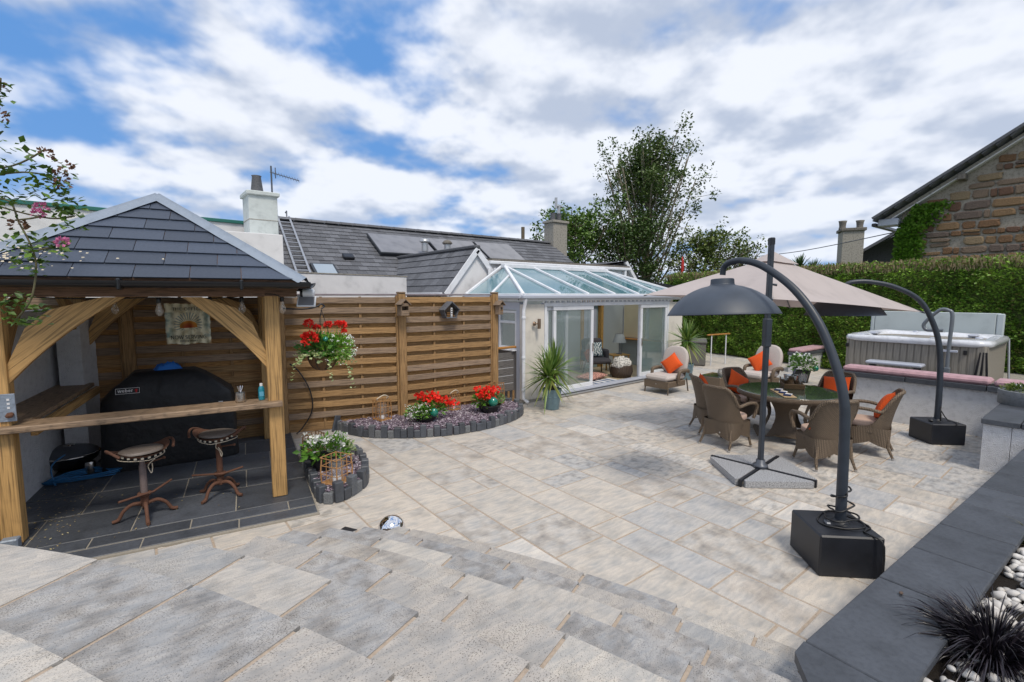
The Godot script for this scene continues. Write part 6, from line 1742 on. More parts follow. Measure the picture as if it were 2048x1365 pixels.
# ---------- walls, hot tub, slate wall, pebbles ----------
func wall_cushion(label: String, a: Vector3, b: Vector3, w: float, h: float) -> void:
	var o := thing("pink_cushion", label, "cushion", Transform3D(), "pink cushions on the walls")
	bar("pad", a + V(0, h / 2, 0), b + V(0, h / 2, 0), w, h, M.pink, o, 0.035)

func build_right_side() -> void:
	R.seed = 91
	# terrace and its retaining wall
	var tr := struct("terrace")
	pc("terrace_top", V(5.6, 0.5, 7.5), 0.0, M.concrete, tr, at(V(13.25, 0.22, 0.45)))
	var w := thing("rendered_wall", "long white roughcast retaining wall with slate coping below hot tub", "wall")
	pc("wall_face", V(0.3, 0.72, 4.2), 0.0, M.pebbledash, w, at(V(10.45, 0.36, -1.15)))
	var z := -3.27
	while z < 0.9:
		pc("coping_slab", V(0.4, 0.085, 0.99), 0.006, M["slate%d" % (R.randi() % 4)], w, at(V(10.44, 0.765, z + 0.5)))
		z += 1.0
	wall_cushion("long pink cushion on wall coping in front of hot tub step", V(10.44, 0.81, -3.2), V(10.44, 0.81, -1.23), 0.36, 0.1)
	wall_cushion("long pink cushion on wall coping nearest the slate planter", V(10.44, 0.81, -1.2), V(10.44, 0.81, 0.7), 0.36, 0.1)
	var w2 := thing("rendered_wall", "short white roughcast wall with pink cushion near the hedge", "wall")
	pc("wall_face", V(3.0, 0.5, 0.3), 0.0, M.pebbledash, w2, at(V(16.15, 0.25, -5.75)))
	for k in 3: pc("coping_slab", V(0.99, 0.085, 0.4), 0.006, M["slate%d" % k], w2, at(V(15.13 + k, 0.54, -5.74)))
	wall_cushion("pink cushion on the short wall near the hedge", V(14.65, 0.583, -5.74), V(17.5, 0.583, -5.74), 0.38, 0.1)
	build_tub()
	# raised bed with slate coping
	var rb := thing("raised_bed", "white roughcast raised bed with thick slate coping", "planter")
	pc("wall_face", V(2.0, 0.6, 0.25), 0.0, M.pebbledash, rb, at(V(9.3, 0.3, -0.9)))
	pc("wall_face", V(0.25, 0.6, 2.2), 0.0, M.pebbledash, rb, at(V(8.425, 0.3, 0.33)))
	pc("soil", V(1.8, 0.05, 2.0), 0.0, M.soil, rb, at(V(9.4, 0.56, 0.25)))
	for k in 2: pc("coping_slab", V(0.99, 0.065, 0.34), 0.006, M["slate%d" % (k + 1)], rb, at(V(8.76 + k * 1.0, 0.633, -0.875)))
	for k in 3: pc("coping_slab", V(0.34, 0.065, 0.69), 0.006, M["slate%d" % k], rb, at(V(8.435, 0.633, -0.35 + k * 0.7)))
	var xs := []; var cs := []
	for k in 1200: xs.append(Transform3D(Basis.from_euler(V(rr(-0.7, 0.2) - 0.6, rr(0, TAU), 0)).scaled(Vector3.ONE * rr(0.08, 0.2)), V(rr(8.6, 10.2), 0.57, rr(-0.7, 1.0))))
	for k in 9: cs.append(Color(0.2, 0.17, 0.06).lerp(Color(0.12, 0.2, 0.04), R.randf()))
	many("bed_grass", leaf_mesh(0.08), M.drygrass, xs, cs, rb)
	var pl0 := thing("stone_bowl", "grey stone bowl planted with low moss and silver stones", "planter", at(V(9.78, 0.667, -0.82)))
	lathed("bowl", [Vector2(0.001, 0.0), Vector2(0.27, 0.0), Vector2(0.275, 0.19), Vector2(0.26, 0.2), Vector2(0.25, 0.18), Vector2(0.001, 0.18)], M.concrete_grey, pl0, Transform3D(), 32)
	bush(pl0, "moss", V(0, 0.2, 0), V(0.25, 0.08, 0.25), 900, 0.035, [Color(0.05, 0.1, 0.015), Color(0.16, 0.2, 0.04)])
	for k in 4: lathed("silver_stone", [Vector2(0.001, -0.02), Vector2(0.03, 0), Vector2(0.001, 0.025)], M.steel, pl0, at(V(rr(-0.15, 0.1), 0.26, rr(-0.15, 0.2))), 10)
	# low wall with broad slate cap
	var lw := thing("slate_capped_wall", "low garden wall with broad dark slate cap slabs beside steps", "wall")
	var a := V(2.56, 0, -0.68); var b := V(7.9, 0, -0.42)
	var yw := dir_yaw(a, b)
	var X := at(a, yw)
	pc("wall_face", V(5.7, 0.41, 0.32), 0.0, M.pebbledash, lw, X * at(V(2.9, 0.205, 0.0)))
	var x := 0.0
	for L in [0.98, 0.62, 0.6, 0.62, 0.6, 0.62, 0.6, 0.62, 0.6]:
		pc("cap_slab", V(L - 0.013, 0.05, 0.415), 0.006, M["slate%d" % (R.randi() % 4)], lw, X * at(V(x + L / 2, 0.436 + rr(-0.001, 0.001), 0.0), rr(-0.002, 0.002)))
		x += L
	var g := G.new()
	g.extrude(PackedVector2Array([Vector2(-0.006, 0.208), Vector2(-0.006, -0.207), Vector2(-0.2, -0.9), Vector2(-0.6, -0.9), Vector2(-0.36, 0.0), Vector2(-0.12, 0.2)]), 0.05, X * Transform3D(Basis(V(1, 0, 0), V(0, 0, -1), V(0, 1, 0)), V(0, 0.411, 0)))
	part("cap_slab", g, M.slate2, lw)
	g = G.new()
	g.extrude(PackedVector2Array([Vector2(0.0, 0.16), Vector2(0.0, -0.16), Vector2(-0.2, -0.85), Vector2(-0.54, -0.85), Vector2(-0.31, 0.0), Vector2(-0.1, 0.16)]), 0.41, X * Transform3D(Basis(V(1, 0, 0), V(0, 0, -1), V(0, 1, 0)), V(0, 0.0, 0)))
	part("wall_end", g, M.pebbledash, lw)
	# pebble bed behind it
	var pb := struct("pebble_bed")
	pc("bed_fill", V(6.0, 0.36, 1.9), 0.0, M.soil, pb, X * at(V(2.7, 0.18, 1.13)))
	var variants := []
	for k in 4:
		var pg := G.new(); var rows := []
		for r in 6:
			var row := PackedVector3Array()
			for c in 10:
				var an := -TAU * (c % 9) / 9.0
				var q: float = PI * r / 5.0
				row.append(V(sin(q) * cos(an) * (1 + 0.15 * sin(an * 2 + k)), -cos(q) * 0.6, sin(q) * sin(an) * (0.72 + 0.06 * k)))
			rows.append(row)
		pg.grid(rows)
		variants.append(pg.mesh())
	var spots := []
	for k in 2600:
		var p := X * V(rr(0.15, 5.2), 0.0, rr(0.22, 1.5))
		p.y = 0.365 + rr(0.0, 0.045)
		spots.append(p)
	spots.sort_custom(func(p, q): return (p - V(3.9, 0.3, -0.25)).length() < (q - V(3.9, 0.3, -0.25)).length())
	var rest := []; var rc := []
	for k in spots.size():
		var t := Transform3D(Basis.from_euler(V(rr(-0.4, 0.4), rr(0, TAU), rr(-0.4, 0.4))).scaled(Vector3.ONE * rr(0.022, 0.043)), spots[k])
		if k < 300: part("pebble", variants[k % 4], M["pebble%d" % (k % 3)], pb, t)
		else: rest.append(t)
	for k in 9: rc.append(Color(0.62, 0.6, 0.57) * rr(0.75, 1.1))
	many("pebbles", variants[0], M.pebble, rest, rc, pb)
	# black grass
	var bg := thing("black_grass", "clump of nearly black strappy grass spilling over the slate cap", "grass", at(V(3.3, 0.37, -0.3)))
	blades(bg, 640, 0.045, 0.15, 0.4, 0.005, [Color(0.008, 0.007, 0.01), Color(0.03, 0.024, 0.032)], M.blackgrass)
	var gg := thing("green_grass_tuft", "tuft of brown green grass at the inner edge of slate cap", "grass", at(V(5.2, 0.33, -0.2)))
	blades(gg, 260, 0.06, 0.12, 0.28, 0.004, [Color(0.07, 0.06, 0.02), Color(0.1, 0.13, 0.03)], M.blackgrass)
	var ps := thing("small_stone", "single brown pebble lying on the slate cap", "stone", X * at(V(0.86, 0.472, -0.06)))
	part("stone", variants[1], M.terracotta_dark, ps, Transform3D(Basis().scaled(Vector3.ONE * 0.014), Vector3.ZERO))

func blades(o: Node, n: int, r0: float, lo: float, hi: float, w: float, cols: Array, m: Material) -> void:
	var g := G.new()
	for v in 1:
		var rows := []
		for q in 7:
			var t := q / 6.0
			var ww := 0.5 * pow(1 - t, 0.6)
			rows.append(PackedVector3Array([V(-ww, t * 0.8 - 0.42 * t * t * t, t * t * 0.75), V(0, t * 0.8 - 0.42 * t * t * t - 0.0, t * t * 0.75 + 0.12 * ww), V(ww, t * 0.8 - 0.42 * t * t * t, t * t * 0.75)]))
		g.grid(rows)
	var xs := []; var cs := []
	for k in n:
		var an := rr(0, TAU); var rd := r0 * sqrt(R.randf()) * 3.0
		var L := rr(lo, hi)
		var lean := rr(-0.75, 0.55)
		xs.append(Transform3D(Basis(Vector3.UP, an) * Basis(V(1, 0, 0), -lean) * Basis.from_scale(V(w * rr(0.8, 1.3) * 2.0, L * 1.15, L)), V(sin(an) * rd, 0, cos(an) * rd)))
	for k in 11: cs.append((cols[0] as Color).lerp(cols[1], R.randf()))
	many("blades", g.mesh(), m, xs, cs, o)

func build_tub() -> void:
	var o := thing("hot_tub", "square hot tub with grey slatted cabinet and white shell", "hot tub", at(V(12.62, 0.47, -2.52)))
	var H := 0.86; var S := 2.16
	pc("cabinet", V(S - 0.06, H, S - 0.06), 0.03, M.tubslat, o, at(V(0, H / 2, 0)))
	for k in 19: pc("slat", V(0.012, H - 0.04, 0.104), 0.004, M.tubslat, o, at(V(-S / 2 + 0.028, H / 2, -S / 2 + 0.13 + k * 0.1065)))
	for k in 19: pc("slat", V(0.104, H - 0.04, 0.012), 0.004, M.tubslat, o, at(V(-S / 2 + 0.13 + k * 0.1065, H / 2, S / 2 - 0.028)))
	# shell: rounded square rim rolling into a dished basin
	var g := G.new(); var rows := []
	var pr := [[1.0, H - 0.05], [1.035, H - 0.03], [1.04, H + 0.02], [1.02, H + 0.06], [0.97, H + 0.075], [0.88, H + 0.06], [0.8, H + 0.0], [0.74, H - 0.12], [0.72, H - 0.3], [0.4, H - 0.34], [0.01, H - 0.34]]
	for e in pr:
		var row := PackedVector3Array()
		for c in 65:
			var an := -TAU * (c % 64) / 64.0
			var k := pow(pow(absf(cos(an)), 9.0) + pow(absf(sin(an)), 9.0), -1.0 / 9.0)
			var y: float = e[1] + (0.03 * sin(an * 6.0) if e[0] < 0.9 and e[0] > 0.7 else 0.0)
			row.append(V(cos(an) * k * S / 2 * e[0], y, sin(an) * k * S / 2 * e[0]))
		rows.append(row)
	g.grid(rows)
	var sh := part("shell", g, M.tubshell, o)
	pc("water", V(S * 0.75, 0.01, S * 0.75), 0.0, mat("tubwater", c3(0.5, 0.66, 0.75), 0.03, {"alpha": 0.5}), o, at(V(0, H - 0.14, 0)))
	for e in [[-0.6, -0.9], [0.2, -0.9], [-0.85, 0.3], [0.8, 0.6]]: pc("headrest", V(0.3, 0.05, 0.14), 0.02, M.upvcgrey, o, at(V(e[0], H + 0.05, e[1]), 0.2 if e[0] < -0.7 else 0.0))
	for e in [[-0.4, 0.85], [0.7, -0.3]]: lathed("control", [Vector2(0.001, 0.03), Vector2(0.05, 0.025), Vector2(0.06, 0.0)], M.upvcgrey, sh, at(V(e[0], H + 0.07, e[1])))
	for zz in [-1.02, 0.78]: pc("cover_clip", V(0.03, 0.08, 0.05), 0.008, M.blackplastic, o, at(V(-S / 2 - 0.0, H - 0.15, zz)))
	for k in 5: pc("loose_slat", V(0.02, 0.74, 0.03), 0.002, M.tubslat if k % 2 else M.blackplastic, o, eul(V(-S / 2 - 0.02, 0.37, 0.94 + k * 0.035), V(0.12 - k * 0.05, 0, 0)))
	# grey step in front, lid standing behind, handrail
	var st := thing("tub_step", "moulded pale grey step in front of hot tub", "step", at(V(11.28, 0.47, -2.67)))
	pc("tread", V(0.3, 0.06, 0.86), 0.02, M.upvcgrey, st, at(V(0, 0.44, 0)))
	for s in [-1, 1]: pc("side", V(0.26, 0.42, 0.06), 0.01, M.blackpot, st, at(V(0, 0.21, s * 0.34)))
	var cv := thing("tub_cover", "pale grey hot tub cover standing upright behind the tub", "cover", eul(V(13.86, 0.47, -2.7), V(0, 0, -0.05)))
	pc("panel", V(0.06, 1.35, 2.05), 0.01, M.tubcover, cv, at(V(0, 0.68, 0.0)))
	pc("edge_band", V(0.1, 1.34, 0.12), 0.02, M.tubcoverside, cv, at(V(0.02, 0.68, 1.09)))
	pc("edge_band", V(0.1, 1.34, 0.08), 0.02, M.tubcoverside, cv, at(V(0.02, 0.68, -1.07)))
	pc("second_leaf", V(0.09, 1.34, 2.1), 0.02, M.tubcoverside, cv, at(V(0.1, 0.69, 0.04)))
	tubes("lift_arm", [V(-0.1, 0.05, 1.3), V(-0.04, 0.85, 1.24)], 0.02, M.aluminium, cv)
	var hr := thing("tub_handrail", "grey metal hooped handrail standing before hot tub", "handrail", at(V(11.35, 0.47, -1.93)))
	tubes("hoop", spline([V(0, 0.0, 0), V(0, 0.8, 0), V(0, 1.36, 0.01), V(0, 1.46, -0.05), V(0, 1.47, -0.15), V(0, 1.36, -0.26), V(0, 1.2, -0.37), V(0, 1.1, -0.33), V(0, 1.1, -0.2), V(0, 1.1, -0.1)], 5), 0.03, M.railgrey, hr, 10)
	pc("socket", V(0.08, 0.45, 0.08), 0.01, M.railgrey, hr, at(V(0, 0.22, 0)))
	pc("cross_bar", V(0.04, 0.04, 0.2), 0.006, M.upvcgrey, hr, at(V(0, 0.74, 0.02)))
	for s in [-1, 1]: tubes("brace", [V(0, 0.35, 0), V(0, 0.02, s * 0.15)], 0.014, M.railgrey, hr)

# ---------- hedge and trees ----------
func build_hedge() -> void:
	R.seed = 101
	var o := thing("clipped_hedge", "tall clipped green hedge with dry brown twigs along its top", "hedge")
	var a := V(17.8, 0, -12.2); var b := V(14.5, 0, 2.6)
	var d := (b - a).normalized(); var L := (b - a).length()
	var nrm := V(-d.z, 0, d.x); if nrm.x > 0: nrm = -nrm
	var H := 3.0
	var core := G.new()
	core.box(Transform3D(Basis(d, V(0, 1, 0), d.cross(V(0, 1, 0))), (a + b) / 2 - nrm * 0.62 + V(0, H / 2 - 0.06, 0)), V(L, H - 0.12, 1.06))
	part("inner_branches", core, M.hedgecore, o)
	var f := FastNoiseLite.new(); f.frequency = 0.8; f.fractal_octaves = 3; f.seed = 6
	var f2 := FastNoiseLite.new(); f2.frequency = 2.6; f2.fractal_octaves = 3; f2.seed = 16
	var xs := []; var cs := []; var tx := []; var tc := []
	for k in 105000:
		var s := R.randf() * L
		var y := 0.05 + (H + 0.05) * R.randf()
		var n := f.get_noise_2d(s, y)
		var n2 := f2.get_noise_2d(s * 1.0, y)
		var out := 0.06 + 0.16 * n + 0.1 * n2 + rr(-0.08, 0.06) + (rr(0.0, 0.12) if k % 23 == 0 else 0.0)
		var top := k % 9 == 0
		if y > H - 0.22 and R.randf() < 0.72: continue
		if n2 < -0.34 and R.randf() < 0.55: continue
		var p := a + d * s + V(0, y, 0) + nrm * out
		if top: p = a + d * s + V(0, H - 0.02 + rr(-0.1, 0.06) + 0.1 * n + 0.08 * n2, 0) - nrm * rr(0.0, 1.1)
		xs.append(Transform3D(Basis.from_euler(V(rr(-1.0, 0.6), atan2(nrm.x, nrm.z) + rr(-1.3, 1.3), rr(-0.8, 0.8))).scaled(Vector3.ONE * rr(0.04, 0.1)), p))
		var t := R.randf()
		var lc := Color(0.08, 0.18, 0.022).lerp(Color(0.3, 0.48, 0.07), clampf(t * 0.8 + n * 0.5 + 0.1, 0, 1))
		if R.randf() < 0.07 + 0.3 * smoothstep(0.15, 0.5, f2.get_noise_2d(s * 0.6 + 30.0, y * 0.6)): lc = lc.lerp(Color(0.2, 0.14, 0.06), 0.75)
		cs.append(lc)
	many("leaves", leaf_mesh(0.62), M.leaf, xs, cs, o)
	for k in 15000:
		var s := R.randf() * L
		var h := H + 0.04 + 0.05 * f.get_noise_2d(s, 40.0)
		tx.append(Transform3D(Basis.from_euler(V(-PI / 2 + rr(-0.6, 0.6), rr(0, TAU), rr(-0.4, 0.4))).scaled(V(0.45, 1, 1) * rr(0.08, 0.2)), a + d * s + V(0, h - rr(0.05, 0.28), 0) + nrm * rr(-0.5, 0.1)))
	for k in 17: tc.append(Color(0.25, 0.18, 0.1).lerp(Color(0.42, 0.34, 0.2), R.randf()) if k % 5 else Color(0.1, 0.16, 0.03))
	many("dry_twigs", leaf_mesh(0.16), M.drygrass, tx, tc, o)

func tree(called: String, label: String, base: Vector3, H: float, spread: float, first: float, nb: int, leaves: int, ls: float, cols: Array, upright: float, bark: Material, bare := 0) -> void:
	var o := thing(called, label, "tree", at(base))
	var trunk := G.new()
	trunk.tube(spline([V(0, -0.3, 0), V(rr(-0.1, 0.1), H * 0.3, rr(-0.1, 0.1)), V(rr(-0.2, 0.2), H * 0.6, rr(-0.2, 0.2)), V(rr(-0.2, 0.2), H * 0.92, rr(-0.2, 0.2))], 4), [0.16, 0.15, 0.14, 0.13, 0.12, 0.11, 0.1, 0.09, 0.08, 0.06, 0.045, 0.03, 0.02], 7)
	var xs := []; var cs := []
	var per := leaves / nb
	for k in nb:
		var t := first + (0.94 - first) * pow((k + R.randf()) / nb, 0.8)
		var az := k * 2.4 + rr(-0.5, 0.5)
		var reach: float = spread * (1.0 - pow((t - first) / (1.0 - first), 1.5) * 0.82) * rr(0.65, 1.15)
		var p0 := V(0, H * t * 0.82, 0)
		var dir := V(cos(az), 0, sin(az))
		var up := reach * upright * rr(0.8, 1.3)
		var p1 := p0 + dir * reach * 0.45 + V(0, up * 0.35, 0)
		var p2 := p0 + dir * reach * 0.85 + V(0, up * 0.9, 0)
		if p2.y > H: p2.y = H * rr(0.9, 1.0)
		var pts := spline([p0, p1, p2], 4)
		var rd := []
		for q in pts.size(): rd.append(lerpf(0.055, 0.012, float(q) / pts.size()) * H / 9.0)
		trunk.tube(pts, rd, 5)
		if k < bare:
			trunk.tube([p2, p2 + dir * 0.2 + V(0, 0.9, 0), p2 + dir * 0.3 + V(0, 1.5, 0)], [0.014, 0.01, 0.005], 4)
			continue
		var clumps := 6
		for c in clumps:
			var q: float = rr(0.3, 1.02)
			var on := (p0.lerp(p1, q * 2.0) if q < 0.5 else p1.lerp(p2, (q - 0.5) * 2.0))
			var cc := on + (dir * rr(-0.2, 0.9) + V(rr(-1, 1), rr(0.1, 1.3), rr(-1, 1))) * reach * 0.26
			trunk.tube([on, on.lerp(cc, 0.5) + V(0, -0.03, 0), cc], [0.016, 0.011, 0.006], 4, false)
			var cr := rr(0.2, 0.42) * (0.5 + spread * 0.22)
			for l in per / clumps:
				var dd := V(rr(-1, 1), rr(-1, 1), rr(-1, 1))
				if dd.length() > 1.0: dd = dd.normalized() * pow(R.randf(), 0.5)
				xs.append(Transform3D(Basis.from_euler(V(rr(-1.2, 0.8), rr(0, TAU), rr(-0.8, 0.8))).scaled(Vector3.ONE * ls * rr(0.55, 1.25)), cc + dd * V(cr, cr * 1.3, cr)))
	part("trunk", trunk, bark, o)
	for k in 29: cs.append((cols[0] as Color).lerp(cols[1], pow(R.randf(), 1.2)))
	many("crown", leaf_mesh(0.7), M.leaf, xs, cs, o)

func build_trees() -> void:
	R.seed = 111
	var dk := [Color(0.045, 0.085, 0.025), Color(0.14, 0.2, 0.06)]
	tree("poplar_tree", "tall thin leaved poplar with bare twigs rising behind the conservatory", V(21.8, 0, -16.2), 11.2, 3.1, 0.12, 64, 19000, 0.15, dk, 1.9, M.palebark, 3)
	tree("ash_tree", "rounded light green tree behind the far house chimney", V(17.6, 0, -17.6), 7.0, 3.0, 0.3, 36, 8500, 0.17, [Color(0.05, 0.11, 0.02), Color(0.16, 0.26, 0.05)], 0.9, M.bark)
	tree("small_tree", "dense dark green tree at the foot of tall poplar", V(19.6, 0, -15.6), 6.6, 2.6, 0.15, 40, 9000, 0.15, [Color(0.025, 0.06, 0.012), Color(0.09, 0.15, 0.03)], 1.1, M.bark)
	tree("willow_tree", "loose yellowish green tree right of the tall poplar", V(22.2, 0, -13.0), 5.9, 2.2, 0.2, 28, 4600, 0.16, [Color(0.07, 0.12, 0.025), Color(0.2, 0.24, 0.07)], 1.2, M.bark)
	tree("small_tree", "low loose shrub tree left of parasol pole top", V(24.6, 0, -12.6), 4.9, 2.0, 0.3, 18, 2200, 0.16, [Color(0.05, 0.09, 0.02), Color(0.16, 0.2, 0.06)], 1.3, M.bark)
	tree("small_tree", "small dark bush tree just behind hedge by the palm", V(27.0, 0, -12.0), 4.5, 1.6, 0.3, 16, 2000, 0.16, dk, 0.8, M.bark)
	# bright green hedge top beyond the conservatory
	var h := thing("far_hedge", "bright green rounded hedge beyond the conservatory roof", "hedge", at(V(19.3, 0, -12.2)))
	bush(h, "leaves", V(0, 1.9, 0), V(2.6, 1.1, 1.0), 5200, 0.1, [Color(0.08, 0.16, 0.02), Color(0.2, 0.32, 0.05)])
	var hc := G.new(); hc.lathe([Vector2(0.9, 0), Vector2(1.0, 1.6), Vector2(0.75, 2.4), Vector2(0.01, 2.7)], 14, Transform3D(Basis().scaled(V(2.2, 1, 0.8)), Vector3.ZERO)); part("inner_branches", hc, M.hedgecore, h)
	# palm beyond the hedge
	var p := thing("cabbage_palm", "spiky cabbage palm showing above the hedge", "palm tree", at(V(23.9, 0, -9.4)))
	tubes("trunk", [V(0, -0.1, 0), V(0.1, 3.2, 0)], 0.14, M.bark, p)
	for hd in [V(0.1, 3.35, 0), V(0.75, 3.15, 0.3), V(-0.7, 2.95, -0.2)]:
		var g := G.new()
		for k in 90:
			var az := rr(0, TAU); var e := lerpf(-0.6, 1.5, R.randf())
			var dd := V(cos(az) * cos(e), sin(e), sin(az) * cos(e)); var sd := dd.cross(V(0, 1, 0.01)).normalized()
			var ll := rr(0.6, 0.95)
			g.grid([PackedVector3Array([hd - sd * 0.03, hd + sd * 0.03]), PackedVector3Array([hd + dd * ll * 0.6 - sd * 0.03, hd + dd * ll * 0.6 + sd * 0.03]), PackedVector3Array([hd + dd * ll - V(0, 0.1, 0) - sd * 0.004, hd + dd * ll - V(0, 0.1, 0) + sd * 0.004])])
		part("crown", g, mat("palmfar", c3(0.06, 0.11, 0.035), 0.6), p)
	var rf := thing("red_flag", "furled red flag on thin pole before the trees", "flag", at(V(19.76, 0, -12.73)))
	tubes("pole", [V(0, 0, 0), V(0.02, 4.1, 0)], 0.02, M.greymetal, rf, 6)
	tubes("flag", [V(0.0, 3.15, 0.02), V(0.06, 3.4, 0), V(0.0, 3.7, 0.04), V(0.03, 3.95, 0)], [0.03, 0.07, 0.06, 0.02], M.red, rf, 8)

# ---------- climbing rose at the left ----------
func build_rose() -> void:
	R.seed = 121
	var o := thing("climbing_rose", "climbing rose shoots with pink blooms and withered heads before shelter roof", "rose")
	var bark := mat("rosestem", c3(0.11, 0.1, 0.05), 0.8)
	var stems := [
		[V(-1.5, 2.2, -5.35), V(-1.0, 2.75, -5.05), V(-0.68, 2.87, -4.92), V(-0.6, 2.7, -4.82), V(-0.54, 2.52, -4.77), V(-0.53, 2.38, -4.76), V(-0.57, 2.17, -4.76), V(-0.66, 2.03, -4.83)],
		[V(-1.3, 2.5, -5.2), V(-0.85, 2.95, -5.0), V(-0.6, 3.05, -4.86), V(-0.42, 3.03, -4.74), V(-0.34, 2.96, -4.7)],
		[V(-1.4, 2.6, -5.25), V(-0.95, 3.0, -5.05), V(-0.62, 3.1, -4.9), V(-0.45, 3.2, -4.78)],
		[V(-1.5, 2.8, -5.3), V(-0.95, 3.3, -5.1), V(-0.68, 3.55, -4.95), V(-0.64, 3.7, -4.95)],
		[V(-0.95, 2.9, -5.0), V(-0.6, 2.78, -4.85), V(-0.42, 2.74, -4.75), V(-0.3, 2.76, -4.68)],
		[V(-0.56, 2.5, -4.78), V(-0.42, 2.54, -4.7), V(-0.37, 2.57, -4.66)],
		[V(-0.62, 2.72, -4.84), V(-0.5, 2.74, -4.75), V(-0.46, 2.77, -4.73)]]
	for s in stems: tubes("stem", spline(s, 5), 0.006, bark, o, 6)
	var xs := []; var cs := []
	var spots := [[V(-0.42, 3.02, -4.74), 0.13, 46], [V(-0.45, 2.9, -4.75), 0.12, 34], [V(-0.6, 3.17, -4.88), 0.12, 26], [V(-0.67, 3.6, -4.97), 0.08, 22], [V(-0.68, 3.42, -4.97), 0.07, 12], [V(-0.56, 2.53, -4.79), 0.12, 40], [V(-0.56, 2.4, -4.76), 0.07, 22], [V(-0.63, 2.1, -4.82), 0.12, 52], [V(-0.34, 2.83, -4.68), 0.08, 26], [V(-0.33, 2.73, -4.68), 0.07, 18], [V(-0.62, 2.83, -4.86), 0.11, 26], [V(-0.72, 2.98, -4.93), 0.1, 24], [V(-0.38, 2.53, -4.67), 0.05, 14]]
	for e in spots:
		for k in int(e[2] * 1.7):
			xs.append(Transform3D(Basis.from_euler(V(rr(-0.9, 0.7), rr(0, TAU), rr(-0.7, 0.7))).scaled(Vector3.ONE * rr(0.035, 0.07)), e[0] + V(rr(-1, 1), rr(-1, 1), rr(-1, 1)) * e[1]))
	for k in 31: cs.append(Color(0.03, 0.07, 0.012).lerp(Color(0.13, 0.24, 0.03), R.randf()))
	many("foliage", leaf_mesh(0.62), M.leaf, xs, cs, o)
	for p in [V(-0.36, 3.02, -4.68), V(-0.43, 3.17, -4.74), V(-0.35, 2.97, -4.68), V(-0.66, 3.44, -4.95), V(-0.66, 3.64, -4.95), V(-0.61, 2.68, -4.83), V(-0.32, 3.08, -4.66)]:
		flower_head(o, "withered_head", p, 0.045, Color(0.13, 0.06, 0.03), 26, 0.5)
	for p in [V(-0.375, 2.565, -4.66), V(-0.47, 2.8, -4.73), V(-0.49, 2.76, -4.74)]:
		flower_head(o, "pink_bloom", p, 0.034, Color(0.62, 0.17, 0.36), 34, 0.6)

